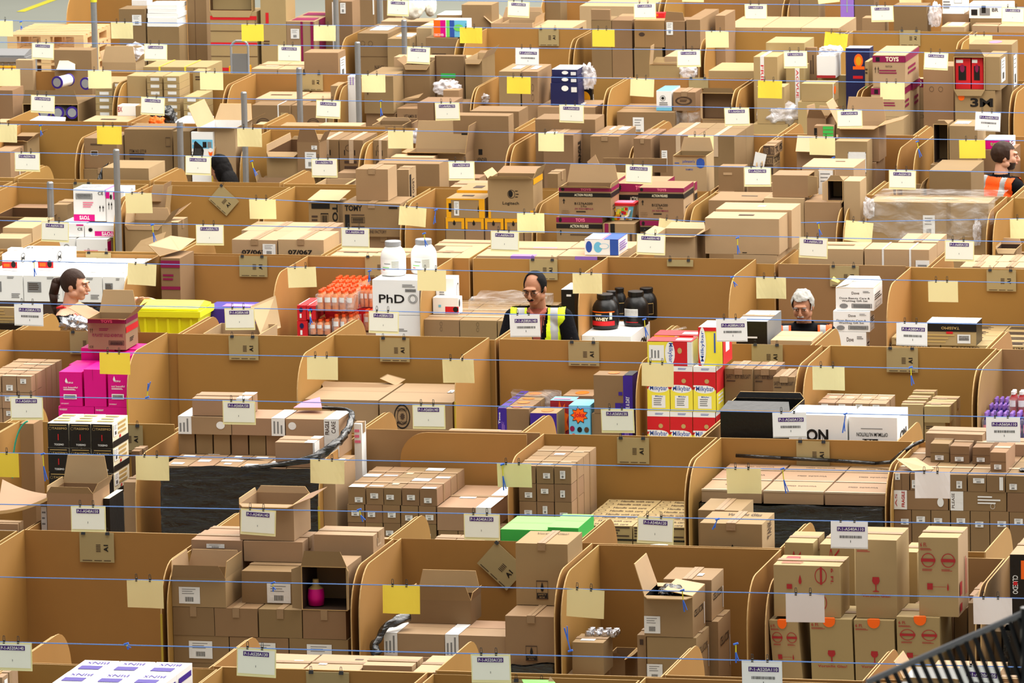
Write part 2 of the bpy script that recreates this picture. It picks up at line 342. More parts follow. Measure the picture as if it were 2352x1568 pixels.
def OPEN(label, dy, x0, yt, x1, yb, d=.3, m='c', mk='', k=None, on=None, g=None, to='up', fl='', rz=0, rx=0, group=None, name='open_carton', inner='d', h=None, cat='box'):
    """hollow carton, flaps: 'f60,.15;r100,.1' = side, opening angle from straight on, length. to: up | front | right"""
    X0, X1, Y0, Y1, z0, z1, zv = place(dy, x0, yt, x1, yb, d, k, on)
    if on is None and g is None: g = 0
    if h: z0 = z1-h
    if g: z0 = 0
    if h or on is not None: zv = z0
    z0 = max(0, z0); W_, D_, H_ = X1-X0, Y1-Y0, z1-z0; t = .006
    if to == 'up': w, dd, hh = W_, D_, H_; f = lambda p: p
    elif to == 'front': w, dd, hh = W_, H_, D_; f = lambda p: (p[0], D_-p[2], p[1])
    else: w, dd, hh = D_, H_, W_; f = lambda p: (p[2], p[0], p[1])
    def tr(M):
        M.v = [f(p) for p in M.v]
        if to == 'front': M.f = [q[::-1] for q in M.f]
        return M
    M = MB(); M.box(0, w, 0, dd, 0, t, m)
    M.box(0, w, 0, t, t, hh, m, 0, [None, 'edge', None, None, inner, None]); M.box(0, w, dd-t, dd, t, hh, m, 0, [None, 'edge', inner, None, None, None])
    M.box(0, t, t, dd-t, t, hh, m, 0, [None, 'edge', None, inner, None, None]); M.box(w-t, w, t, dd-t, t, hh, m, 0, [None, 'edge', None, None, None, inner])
    tr(M)
    b = finish(M, name, label, X0, X1, Y0, Y1, z0, z1, zv, mk, group, rz, cat)
    if rx: b.o.rotation_euler = (rx, 0, rz)
    for q in fl.split(';'):
        if not q: continue
        sd = q[0]; an, ln = [float(a) for a in q[1:].split(',')]; a = math.radians(an); ex = ln*math.sin(a); ez = ln*math.cos(a); tp = .03
        if sd == 'f': base = [(0, 0, hh), (w, 0, hh)]; dv = (0, -ex, ez); inn = [(tp, 0, 0), (-tp, 0, 0)]; th = (0, t*.8, 0)
        elif sd == 'b': base = [(w, dd, hh), (0, dd, hh)]; dv = (0, ex, ez); inn = [(-tp, 0, 0), (tp, 0, 0)]; th = (0, -t*.8, 0)
        elif sd == 'l': base = [(0, dd, hh), (0, 0, hh)]; dv = (-ex, 0, ez); inn = [(0, -tp*.5, 0), (0, tp*.5, 0)]; th = (t*.8, 0, 0)
        else: base = [(w, 0, hh), (w, dd, hh)]; dv = (ex, 0, ez); inn = [(0, tp*.5, 0), (0, -tp*.5, 0)]; th = (-t*.8, 0, 0)
        dv = Vector(dv); th = Vector(th)*math.cos(a)+Vector((0, 0, -t*.8))*math.sin(a)
        p = [Vector(base[0]), Vector(base[1]), Vector(base[1])+dv+Vector(inn[1]), Vector(base[0])+dv+Vector(inn[0])]
        M = MB(); M.hexa(p+[v+th for v in p], m, [m, 'l' if m in ('c', 'd', 'p', 'kd', 'y') else m, 'edge', 'edge', 'edge', 'edge']); tr(M); M.build('flap', b.o)
    return b
# ------------------------------------------------ floor
M = MB(); M.box(-60, 20, 8, 150, -.2, 0, 'concrete'); struct(M.build('floor'))
M = MB()
for (a, b) in (((47, 27), (120, 0)),):
    p, q = onZ(a[0], a[1], .003), onZ(b[0], b[1], .003); d = (q-p); p = p-d*.0; q = q+d*3; n = Vector((-d.y, d.x, 0)).normalized()*.05
    M.hexa([p-n, p+n, q+n, q-n]+[v+Vector((0, 0, .002)) for v in (p-n, p+n, q+n, q-n)], 'yrope')
struct(M.build('trim_1'))
M = MB(); M.box(-60, 20, 150, 150.3, 0, 14, 'concrete'); struct(M.build('wall_back'))
# ------------------------------------------------ cardboard bays
def wing(M, X, Y, D, H, s, key, th=.007, r=.27):
    pts = [(0, 0), (D, 0)]+[(D-r+r*math.cos(a*PI/16), H-r+r*math.sin(a*PI/16)) for a in range(0, 9)]+[(0, H)]
    vs = [(X+o, Y+s*y, z) for o in (0, th) for y, z in pts]; n = len(pts)
    M.mesh(vs, [tuple(range(n)), tuple(range(2*n-1, n-1, -1))], key)
    M.mesh(vs, [(i, n+i, n+(i+1) % n, (i+1) % n) for i in range(n)], 'edge')
def BIN(r, xl, xr, yt, lw=1, rw=1, back=0, D=1.02, m='k', tape='', Hd=0, yr=None):
    Y = ROWS[r]+(.02 if back else 0); s = 1 if back else -1
    a = onY(xl, yt, Y); b = onY(xr, yt+(xr-xl)*.02, Y); X0, X1, H = a.x, b.x, (a.z+b.z)/2+Hd
    o = empty('cardboard_bin', (X0, Y, 0), '', 'bin'); W_ = X1-X0
    M = MB(); vs = []; M.box(0, W_, 0, .008, 0, H, m, .0015, [None, 'edge', None, None, None, None]); M.build('back_panel', o)
    if lw:
        M = MB(); wing(M, .002, 0, D, H, s, m); w_ = M.build('side_panel', o)
        if 'l' in tape: M = MB(); M.box(-.002, .010, s*D-.006 if s < 0 else D, s*D if s < 0 else D+.006, .05, H-.28, 'etape'); M.build('edge_tape', o)
    if rw:
        M = MB(); wing(M, W_-.009, 0, D, H, s, m); M.build('side_panel', o)
        if 'r' in tape: M = MB(); M.box(W_-.011, W_, -D-.003, -D+.006, .05, H-.28, 'etape'); M.build('edge_tape', o)
    BINS.setdefault((r, back), []).append(o); return o
BINS = {}
for r, L in enumerate([
    [(-420, 20, 1518), (30, 500, 1525), (508, 982, 1533), (993, 1470, 1550), (1480, 1960, 1558), (1990, 2440, 1568)],
    [(-400, 40, 1209), (53, 478, 1217, 1, 1, 0, 1.02, 'k', 'r'), (488, 905, 1228), (919, 1362, 1237), (1373, 1795, 1252), (1832, 2308, 1272, 1, 1, 0, 1.02, 'kd'), (2316, 2760, 1278, 1, 1, 0, 1.02, 'kd')],
    [(-380, 36, 962), (43, 400, 967, 1, 0), (408, 824, 990, 1, 1, 0, 1.02, 'k', 'r'), (832, 1240, 985, 0, 0, 0, 1.02, 'kd'), (1247, 1648, 996), (1654, 2100, 1005), (2108, 2520, 1014)],
    [(-360, 20, 750), (27, 385, 757, 1, 1, 0, 1.02, 'k', 'r'), (407, 750, 766, 0, 0), (765, 1124, 768, 1, 1, 0, 1.02, 'k', 'r'), (1147, 1520, 778, 0, 0), (1529, 1890, 786), (1905, 2290, 793), (2299, 2680, 801, 1, 1, 0, 1.02, 'kd')],
    [(-340, 8, 572), (16, 368, 579), (413, 690, 585, 0, 0), (705, 1040, 587), (1087, 1384, 592, 0, 0), (1394, 1737, 589), (1787, 2080, 605, 0, 0, 0, 1.02, 'kd'), (2090, 2440, 613)],
    [(-300, 30, 411), (37, 342, 418, 1, 1, 0, 1.02, 'k', 'r'), (350, 668, 424), (676, 990, 427), (998, 1288, 432), (1295, 1628, 435), (1640, 1975, 441), (1988, 2314, 446), (2326, 2650, 454)],
    [(-280, 38, 281), (46, 250, 285), (258, 560, 288, 1, 1, 0, 1.02, 'k', 'r'), (620, 891, 297), (900, 1222, 300), (1230, 1500, 304), (1505, 1790, 306), (1799, 2108, 306), (2143, 2440, 310, 1, 1, 0, 1.02, 'k', 'l')],
    [(40, 330, 162), (338, 578, 166), (586, 830, 168), (838, 1140, 172), (1144, 1440, 174), (1447, 1730, 176), (1738, 2010, 179), (2018, 2360, 180), (2368, 2700, 184)],
    [(840, 1100, 62), (1117, 1360, 64), (1368, 1655, 65), (1665, 1950, 67), (1958, 2235, 69), (2243, 2560, 72)],
    [(216, 470, -34, 1, 1, 0, 1.02, 'k'), (1290, 1560, -30), (1570, 1840, -28), (1850, 2110, -24), (2118, 2400, -20)],
]):
    for q in L: BIN(r, *q)
for r, L in enumerate([
    ([-420, 35, 488, 1000, 1526, 1990], 1545), ([-400, 53, 470, 892, 1330, 1800], 1245), ([-370, 5, 410, 823, 1195, 1610, 2055], 1000),
    ([-330, 42, 418, 757, 1145, 1500, 1868, 2270], 781), ([-300, 51, 412, 745, 1085, 1440, 1787, 2137], 595),
    ([-270, 40, 352, 650, 960, 1290, 1640, 2000, 2330], 431), ([15, 300, 612, 890, 1190, 1490, 1795, 2100], 298)]):
    X, y = L
    for a, b in zip(X, X[1:]+[X[-1]+(X[-1]-X[-2])]):
        yy = y+(a-1176)*.0195
        BIN(r, a, b-6, yy, 1, 1, 1)
NR = ['bottom', 'second', 'third', 'fourth', 'fifth', 'sixth', 'seventh', 'eighth', 'ninth', 'tenth']
for (r, bk), L in BINS.items():
    for i, o in enumerate(L):
        o['label'] = ('open-backed brown cardboard bay behind the ' if bk else 'open-fronted brown cardboard bay, ')+(OR[i+1]+' from left in the '+NR[r]+' row of bays')
        if bk: o['label'] = 'brown cardboard bay facing away, '+OR[i+1]+' from left behind the '+NR[r]+' row'
        o['group'] = 'cardboard bays'
# ------------------------------------------------ loading cards clipped to the bay backs
def clipmesh(M, x, z, y=0, s=1):
    M.hexa([(x-.012*s, y-.008, z-.012), (x+.012*s, y-.008, z-.012), (x+.012*s, y+.008, z-.012), (x-.012*s, y+.008, z-.012),
            (x-.012*s, y-.002, z+.006), (x+.012*s, y-.002, z+.006), (x+.012*s, y+.002, z+.006), (x-.012*s, y+.002, z+.006)], 'clip')
    M.path([(x-.006, y-.002, z+.004), (x-.004, y-.004, z+.03), (x+.004, y-.004, z+.03), (x+.006, y-.002, z+.004)], .0016, 'clip', 5)
def CARD(r, x, y, rot=0, w=.215, h=.18, blank=0, where=''):
    Y = ROWS[r]-.012; p = onY(x, y, Y); o = empty('notice_card', (p.x, Y, p.z), ('blank beige' if blank else 'beige')+(' card' if blank else ' A1 card')+' clipped to the bay back '+where, 'card', 'A1 notice cards')
    M = MB(); M.box(0, w, -.003, 0, -h, 0, 'card', .001); R = lambda a, b, c, d, k='ink': M.poly([(a*w, -.0045, -h+b*h), (c*w, -.0045, -h+b*h), (c*w, -.0045, -h+d*h), (a*w, -.0045, -h+d*h)], k)
    if not blank:
        for t in range(5): R(.48, .36+t*.055, .61, .385+t*.055)
        vs, fs = tmesh('A1'); M.mesh([(w*(.7+.13*(1-b)), -.0045, -h+h*(.36+.24*a)) for a, b in vs], fs, 'K')
        for t in range(3): R((.08, .42, .7)[t], .05, (.36, .64, .9)[t], .075)
    c = M.build('card_sheet', o)
    if rot: o.rotation_euler = (0, math.radians(rot), 0)
    for cx in ((.12, .82) if not rot else (.03,)):
        M = MB(); clipmesh(M, cx*w, 0, -.002); M.build('binder_clip', o)
    return o
for q in [(1, 182, 1222, 0, .215, .18, 0, 'above the open carton with two labels'), (1, 1140, 1243, 42, .24, .18, 0, 'tilted like a diamond, beside the safety box'), (0, 703, 1541, 0, .24, .18, 1, 'at the bottom edge of the photo'), (0, 1176, 1560, 0, .2, .18, 1, 'at the bottom edge beside a green sheet'),
          (2, 260, 975, 0, .2, .18, 0, 'beside the black coffee cartons'), (2, 1417, 1004, 0, .21, .17, 0, 'in the bay with stacked small cartons'), (2, 1829, 1012, 0, .215, .17, 0, 'above the black-wrapped flat cartons'),
          (3, 160, 761, 0, .2, .16, 0, 'behind the toys carton on pink boxes'), (3, 525, 771, 0, .215, .17, 0, 'left of the orange juice bottles, below'), (3, 872, 775, 0, .215, .17, 0, 'over the two wide coconut cartons'), (3, 1305, 784, 0, .22, .17, 0, 'before the man in yellow'), (3, 1726, 790, 0, .22, .17, 0, 'above the tall safety box cartons'), (3, 2036, 798, 0, .22, .17, 0, 'behind the knotted blue cord'),
          (4, 197, 579, 0, .2, .16, 0, 'above the white boxes at left'), (4, 549, 587, 0, .22, .16, 0, 'below the black hand whisk cartons'), (4, 838, 588, 0, .2, .16, 0, 'behind the two white tubs'), (4, 1216, 595, 0, .215, .155, 0, 'behind the head of the man with glasses'), (4, 1532, 596, 0, .2, .05, 1, 'folded over below the FRAGILE carton'), (4, 1906, 610, 0, .22, .155, 0, 'behind the white gift set boxes'), (4, 2266, 619, 0, .22, .16, 0, 'in the far right bay'),
          (5, 508, 424, 42, .2, .165, 0, 'tilted, right of the open cartons'), (5, 168, 419, 0, .16, .12, 1, 'above the white toys boxes'), (7, 693, 168, 0, .2, .16, 0, 'right of the grey post'), (8, 1237, 65, 0, .2, .17, 0, 'left of the bright yellow sign'), (8, 2066, 69, 0, .2, .15, 0, 'above the maroon banded toys cartons'), (7, 443, 165, 0, .12, .15, 0, 'behind the flat stacked cartons'), (7, 1582, 178, 0, .18, .1, 1, 'left of two taped cartons')]: CARD(*q)
# ------------------------------------------------ blue cords, posts and hanging signs
def sgn(M, w, h, key, bend):
    n = 6; vs = []
    for j in range(3):
        for i in range(n+1):
            u = i/n-.5; vs.append((u*w, bend*(1-4*u*u)*(j/2)-.006, -.004-h*j/2)); 
    k = len(vs); vs += [(a, b+.0015, c) for a, b, c in vs]
    fs = []
    for j in range(2):
        for i in range(n):
            a = j*(n+1)+i; fs += [(a, a+n+1, a+n+2, a+1), (k+a, k+a+1, k+a+n+2, k+a+n+1)]
    M.mesh(vs, fs, key)
CORDS = [  # row, side(-1 front/+1 back), y at x=0, y at x=2352, [(x_centre, text, variant)], blank colours
    (0, -1, 1472, 1530, [(30, 'P-1-A520A140', 'q'), (590, 'P-1-A520A130', 'q'), (1127, 'P-1-A520A120', 'q'), (1750, 'P-1-A520A110', 'b'), (2252, 'P-1-A520A105', 'b')]),
    (0, 1, 1323, 1372, [(333, 'y', 0), (922, 'b', 0), (1346, 'y', 2), (1849, 'w', 0), (2280, 'w', 0)]),
    (1, -1, 1156, 1203, [(203, 'P-1-A540A150', 'q'), (594, 'P-1-A540A140', 'q'), (1107, 'P-1-A540A130', 'q'), (1507, 'P-1-A540A120', 'q'), (1951, 'P-1-A540A110', 'b')]),
    (1, 1, 1038, 1087, [(5, 'b', 0), (350, 'y', 0), (752, 'y', 0), (1181, 'y', 0), (1708, 'y', 0), (2142, 'w', 0)]),
    (2, -1, 907, 957, [(61, 'P-1-A560A160', 'q'), (549, 'P-1-A560A150', 'q'), (985, 'P-1-A560A140', 'q'), (1418, 'P-1-A560A130', 'q'), (1813, 'P-1-A560A120', 'b'), (2304, 'P-1-A560A110', 'b')]),
    (2, 1, 803, 849, [(264, 'b', 0), (741, 'y', 0), (1052, 'y', 0), (1511, 'y', 2), (1903, 'y', 0)]),
    (3, -1, 694, 745, [(66, 'P-1-A580A170', 'b'), (550, 'P-1-A580A160', 'q'), (882, 'P-1-A580A150', 'q'), (1205, 'P-1-A580A140', 'b'), (1680, 'P-1-A580A130', 'b'), (2095, 'P-1-A580A120', 'b')]),
    (3, 1, 597, 648, [(327, 'y', 2), (693, 'y', -4), (992, 'y', 0), (1349, 'y', 0), (1771, 'y', 0), (2166, 'y', 0)]),
    (4, -1, 505, 554, [(127, 'P-1-A600A180', 'q'), (482, 'P-1-A600A170', 'q'), (816, 'P-1-A600A160', 'q'), (1160, 'P-1-A600A150', 'q'), (1496, 'P-1-A600A140', 'q'), (1869, 'P-1-A600A130', 'q'), (2204, 'P-1-A600A120', 'q')]),
    (4, 1, 424, 500, [(318, 'y', 0), (603, 'y', 0), (949, 'y', 4), (1219, 'y', 0), (1546, 'y', 8), (1975, 'y', 6), (2352, 'y', 0)]),
    (5, -1, 348, 395, [(63, 'P-1-A620A190', 'q'), (456, 'P-1-A620A180', 'q'), (745, 'P-1-A620A170', 'q'), (1060, 'P-1-A620A160', 'q'), (1468, 'P-1-A620A150', 'q'), (1740, 'P-1-A620A140', 'q'), (2073, 'P-1-A620A130', 'q')]),
    (5, 1, 284, 322, [(12, 'y', 0), (251, 'b', 0), (573, 'y', 0), (920, 'y', 0), (1266, 'y', 0), (1610, 'y', 0), (1889, 'y', 0), (2233, 'b', 0)]),
    (6, -1, 216, 258, [(99, 'P-1-A640A200', 'q'), (352, 'P-1-A640A190', 'q'), (755, 'P-1-A640A180', 'q'), (1027, 'P-1-A640A170', 'q'), (1313, 'P-1-A640A160', 'q'), (1692, 'P-1-A640A150', 'q'), (1951, 'P-1-A640A140', 'q'), (2270, 'P-1-A640A130', 'b')]),
    (6, 1, 157, 193, [(20, 'y', 0), (229, 'y', 0), (486, 'y', 0), (858, 'y', 0), (1192, 'b', 0), (1476, 'y', 2), (1769, 'b', 0), (2050, 'y', 0)]),
    (7, -1, 96, 122, [(99, 'P-1-A660A210', 'q'), (358, 'P-1-A660A200', 'q'), (665, 'P-1-A660A190', 'q'), (962, 'P-1-A660A180', 'q'), (1211, 'P-1-A660A170', 'b'), (1582, 'P-1-A660A160', 'q'), (1827, 'P-1-A660A150', 'q'), (2151, 'P-1-A660A140', 'q')]),
    (7, 1, 46, 81, [(5, 'y', 0), (280, 'y', 0), (580, 'b', 0), (746, 'y', 0), (1082, 'b', 0), (1386, 'b', 0), (1647, 'y', 0), (1922, 'b', 6), (2253, 'y', 0)]),
    (8, -1, -12, 16, [(915, 'P-1-A680A190', 'q'), (1192, 'P-1-A680A180', 'q'), (1481, 'P-1-A680A170', 'q'), (1736, 'P-1-A680A160', 'q'), (2026, 'P-1-A680A150', 'q'), (2327, 'P-1-A680A140', 'q')]),
    (8, 1, -50, -24, [(1592, 'y', 0), (1900, 'y', -6), (2090, 'y', 0)]),
]
for ci, (r, sd, ya, yb, L) in enumerate(CORDS):
    Y = ROWS[r]+1.05*sd; a = onY(-260, ya-(yb-ya)*.11, Y); b = onY(2612, yb+(yb-ya)*.11, Y)
    kn = [(-300, 412), (0, 426), (600, 456), (1176, 486), (1712, 512), (2352, 501), (2700, 490)] if ci == 9 else [(-300, ya-(yb-ya)*.1276), (2700, yb+(yb-ya)*.148)]
    def cy(x, kn=kn):
        for (x0, y0), (x1, y1) in zip(kn, kn[1:]):
            if x <= x1: return y0+(y1-y0)*(x-x0)/(x1-x0)
        return kn[-1][1]
    M = MB(); n = 30; P = [onY(-300+100*i, cy(-300+100*i), Y)+Vector((0, 0, -.004)) for i in range(n+1)]
    M.path(P, .0033, 'rope', 5); o = M.build('blue_cord')
    nm = OR[ci+1] if ci < 12 else str(ci+1)+'th'
    tag(o, 'thin blue cord stretched across the bays, '+nm+' from the bottom of the photo', 'cord', 'blue cords')
    cord = lambda x: onY(x, cy(x), Y)
    for i, (x, s, v) in enumerate(L):
        p = cord(x); w = .213; h = .152 if s[0] != 'P' or v == 'q' else .156; blank = s[0] != 'P'
        if blank:
            key = dict(y='signy', b='signb', w='signw')[s]
            lab = ('bright yellow' if s == 'b' else 'plain white' if s == 'w' else 'pale yellow')+' blank sign, '+OR[i+1]+' from left on the '+nm+' blue cord from the bottom'
            o = empty('blank_sign', p, lab, 'sign', 'blank hanging signs')
            bend = random.uniform(-.012, .012); h *= random.uniform(.95, 1.05)
            M = MB(); sgn(M, w, h, key, bend); M.build('sign_sheet', o); o.rotation_euler = (random.uniform(-.06, .06), math.radians(v if isinstance(v, (int, float)) else 0)+random.uniform(-.02, .02), random.uniform(-.05, .05))
        else:
            o = empty('hanging_sign', p, ('white' if v == 'b' else 'cream')+' sign reading '+s+' in white on purple, hanging from blue cord', 'sign', 'numbered hanging signs')
            M = MB(); sgn(M, w, h, 'signy' if v == 'q' else 'signw', 0); M.build('sign_border', o)
            M = MB(); m_ = .006 if v == 'q' else .002; M.poly([(-w/2+m_, -.009, -h+m_*2), (w/2-m_, -.009, -h+m_*2), (w/2-m_, -.009, -.012), (-w/2+m_, -.009, -.012)], 'signc' if v == 'q' else 'signw'); M.build('sign_sheet', o)
            M = MB(); hx0, hx1 = (-.071, .069) if v == 'q' else (-.07, .09); ht = -.021 if v == 'q' else -.035
            M.poly([(hx0, -.0105, ht-.025), (hx1, -.0105, ht-.025), (hx1, -.0105, ht), (hx0, -.0105, ht)], 'H')
            vs, fs = tmesh(s); M.mesh([(hx0+.006+(hx1-hx0-.012)*a_, -.012, ht-.021+.017*b_) for a_, b_ in vs], fs, 'W'); M.build('purple_header', o)
            M = MB()
            if v == 'b':
                x_ = -.055
                while x_ < .07: M.poly([(x_, -.0105, -.1), (x_+.003, -.0105, -.1), (x_+.003, -.0105, -.085), (x_, -.0105, -.085)], 'K'); x_ += random.choice((.005, .0065))
                M.poly([(.006, -.0105, -.125), (.009, -.0105, -.125), (.009, -.0105, -.112), (.006, -.0105, -.112)], 'K'); M.build('barcode', o)
            else:
                M.poly([(-.004, -.0105, -.105), (-.001, -.0105, -.105), (-.001, -.0105, -.094), (-.004, -.0105, -.094)], 'grey'); M.build('printed_number', o)
            o.rotation_euler = (random.uniform(-.05, .05), random.uniform(-.03, .05), random.uniform(-.06, .06))
        for cx in (-.05, .03):
            M = MB(); clipmesh(M, cx, 0, 0, .5); M.build('binder_clip', o)
# knotted cord ends
def KNOT(r, sd, x, y, ln, lean, where):
    Y = ROWS[r]+1.05*sd-.01; p = onY(x, y, Y); M = MB(); q = p+Vector((lean*.4, 0, -ln*.45)); e = q+Vector((lean*.6, 0, -ln*.55))
    M.path([p, q],   .0035, 'yrope' if lean >= 0 else 'ropet', 6); M.path([q, e], .0045, 'ropet', 6); M.tube(p-Vector((.012, 0, .004)), p+Vector((.012, 0, .004)), .006, 'ropet', 6); M.tube(q, e+Vector((.015, 0, .01)), .0035, 'ropet', 6)
    tag(M.build('cord_tassel'), 'frayed blue cord end hanging '+where, 'cord end', 'frayed cord ends')
for q in [(0, -1, 1690, 1478, .1, .0, 'right of the opened shake carton at the bottom'), (0, -1, 290, 1478, .03, .01, 'right of sign A520A140'), (0, -1, 1310, 1494, -.12, -.03, 'beside the small carton of clear trays'),
          (0, 1, 1567, 1355, .12, .01, 'on the front of the opened shake carton'), (0, 1, 627, 1338, .05, 0, 'over a shipping label, bottom left'), (1, -1, 1648, 1192, .06, -.03, 'over the safety box carton top'), (1, 1, 98, 1042, .17, .01, 'left of the black coffee cartons'), (1, 1, 1797, 1076, .15, .02, 'over the black-wrapped flat cartons'), (1, 1, 1154, 1066, .16, .005, 'over the pale yellow sign at centre'), (1, -1, 825, 1170, .07, .02, 'over the small cartons with labels'),
          (2, -1, 1942, 950, .12, -.02, 'over the white nutrition cartons'), (2, 1, 2092, 843, .12, .005, 'below the A1 card at right'), (2, -1, 338, 912, -.09, .01, 'on the bay side right of pink boxes'), (3, -1, 1480, 733, .12, .01, 'right of the black protein tubs'), (3, -1, 712, 712, .1, .0, 'over the orange bottle packs'), (3, 1, 849, 622, .08, -.01, 'left of the white tubs'), (3, 1, 1682, 636, .07, .02, 'inside the bay right of the black tubs'), (3, 1, 78, 600, .11, .0, 'above the woman with a ponytail'),
          (4, -1, 350, 516, .13, .01, 'below the grey post at left'), (4, -1, 974, 536, .1, .01, 'above the white tubs'), (4, 1, 1001, 482, .11, -.02, 'left of the yellow-taped cartons'), (4, 1, 1880, 512, .1, .01, 'right of the tall plain carton'), (4, -1, 1694, 546, .12, 0, 'over the tall plain carton'), (5, -1, 578, 370, .12, .03, 'right of the dark haired woman'), (5, 1, 93, 288, .09, 0, 'above the far left cartons'), (5, 1, 2107, 325, .13, .02, 'in the empty bay near the orange vest'), (5, 1, 1914, 362, .12, 0, 'over the wide carton lid'), (6, -1, 874, 232, .13, 0, 'between two grey posts'), (7, 1, 48, 50, .08, 0, 'over the bare floor top left')]: KNOT(*q)
def POST(x, y, r, sd, where):
    Y = ROWS[r]+1.08*sd; p = onY(x, y-2, Y); o = empty('steel_post', (p.x, Y, 0), 'round grey steel post holding the cords, '+where, 'post', 'steel posts')
    M = MB(); M.lathe((0, 0, 0), [(.026, 0), (.026, p.z+.01), (.02, p.z+.02)], 'steel', 16); M.build('pole', o)
    M = MB(); M.box(-.07, .07, -.07, .07, 0, .01, 'steel'); M.build('base_plate', o)
for q in [(115, 425, 4, 1, 'left of the toys boxes, nearest'), (267, 350, 5, -1, 'right of the white toys boxes'), (413, 285, 5, 1, 'left of the white grill pan box'), (560, 218, 6, -1, 'right of the dark haired woman'), (687, 162, 6, 1, 'left of the second A1 card from the top'), (821, 103, 7, -1, 'right of the white paper stack'), (928, 52, 7, 1, 'behind sign A660A180'), (771, -4, 8, -1, 'behind the pale yellow sign top left of centre'), (870, -60, 8, 1, 'at the top edge left of the foam rolls')]: POST(*q)
p = onY(214, -30, ROWS[8]+1.2)
o = empty('steel_post', (p.x, ROWS[8]+1.2, 0), 'round grey steel post with yellow cap, top left by the bare floor', 'post', 'steel posts')
M = MB(); M.lathe((0, 0, 0), [(.03, 0), (.03, p.z)], 'steel', 16); M.build('pole', o); M = MB(); M.lathe((0, 0, p.z-.15), [(.033, 0), (.033, .14)], 'yrope', 16); M.build('cap', o)
# ------------------------------------------------ helpers for soft and round goods
def FILM(label, dy, x0, yt, x1, yb, d, key='bfilm', k=None, amp=.012, group=None, name='stretch_film', g=1, on=None, cat='plastic film', topface=False, h=None):
    """plastic film pulled round a load: closed creased skin"""
    X0, X1, Y0, Y1, z0, z1, zv = place(dy, x0, yt, x1, yb, d, k, on)
    if g: z0 = 0
    if h: z0 = z1-h
    rx = random.Random(int(x0*7+yt)); per = [(X0, Y0), (X1, Y0), (X1, Y1), (X0, Y1)]; pts = []
    for i in range(4):
        a, b = per[i], per[(i+1) % 4]; n = max(3, int(math.hypot(b[0]-a[0], b[1]-a[1])/.03))
        for t in range(n): pts.append((a[0]+(b[0]-a[0])*t/n, a[1]+(b[1]-a[1])*t/n))
    n = len(pts); m = max(3, int((z1-z0)/.03)); cx, cy = (X0+X1)/2, (Y0+Y1)/2; vs = []
    for j in range(m+1):
        z = z0+(z1-z0)*j/m
        for (x, y) in pts:
            q = noise.noise(Vector((x*5, y*5, z*26)))*amp+noise.noise(Vector((x*16, y*16, z*9+x*12)))*amp*.5; q = -abs(q); L = math.hypot(x-cx, y-cy)
            zz = z+(noise.noise(Vector((x*6, y*6, 3)))*amp*1.6 if j == m else 0)
            vs.append((x-X0+(x-cx)/L*q, y-Y0+(y-cy)/L*q, zz-z0))
    M = MB(); M.mesh(vs, [(j*n+i, j*n+(i+1) % n, (j+1)*n+(i+1) % n, (j+1)*n+i) for j in range(m) for i in range(n)], key)
    if topface: M.mesh([vs[m*n+i] for i in range(n)], [tuple(range(n))], key)
    o = M.build(name, None, (X0, Y0, z0), True); tag(o, label, cat, group); b = Box(); b.o = o; ITEMS.append(b); b.x0, b.x1, b.y0, b.y1, b.z0, b.z1 = X0, X1, Y0, Y1, z0, z1; return b
def BLOB(label, dy, x0, yt, x1, yb, d, key, name='plastic_bag', on=None, seed=1, amp=.3, cat='bag', fr=3, g=0):
    X0, X1, Y0, Y1, z0, z1, zv = place(dy, x0, yt, x1, yb, d, None, on)
    if g: z0 = max(0, z0)
    bm = bmesh.new(); bmesh.ops.create_icosphere(bm, subdivisions=4, radius=1); w, dd, h = (X1-X0)/2, (Y1-Y0)/2, (z1-z0)/2
    for v in bm.verts:
        q = 1+amp*(noise.noise(v.co*fr+Vector((seed*3.1, 0, 0)))+.5*noise.noise(v.co*fr*2.7+Vector((seed, 5, 0)))+.25*abs(noise.noise(v.co*fr*6)))
        p = v.co*q; v.co = Vector((w+max(-1, min(1, p.x))*w, dd+max(-1, min(1, p.y))*dd, max(.0, h+p.z*h)))
    me = bpy.data.meshes.new(name); bm.to_mesh(me); bm.free(); me.materials.append(MATS[key]); me.polygons.foreach_set('use_smooth', [True]*len(me.polygons))
    o = bpy.data.objects.new(name, me); COL.objects.link(o); o.location = (X0, Y0, z0); tag(o, label, cat); return o
def SHEET(label, pts, m='c', name='cardboard_sheet', th=.005, cat='cardboard', mk=''):
    """loose board through real points (x,y,z)"""
    P = [Vector(p) for p in pts]; n = (P[1]-P[0]).cross(P[-1]-P[0]).normalized()*th; o0 = P[0]; M = MB(); k = len(P)
    vs = [p-o0 for p in P]+[p-o0+n for p in P]; M.mesh(vs, [tuple(range(k)), tuple(range(2*k-1, k-1, -1))], m)
    M.mesh(vs, [(i, (i+1) % k, k+(i+1) % k, k+i) for i in range(k)], 'edge'); o = M.build(name, None, o0); return tag(o, label, cat)
def ZP(x, y, dy): a, b = Z2P(x, y); return onY(a, b, ROWS[ROW[0]]+dy)
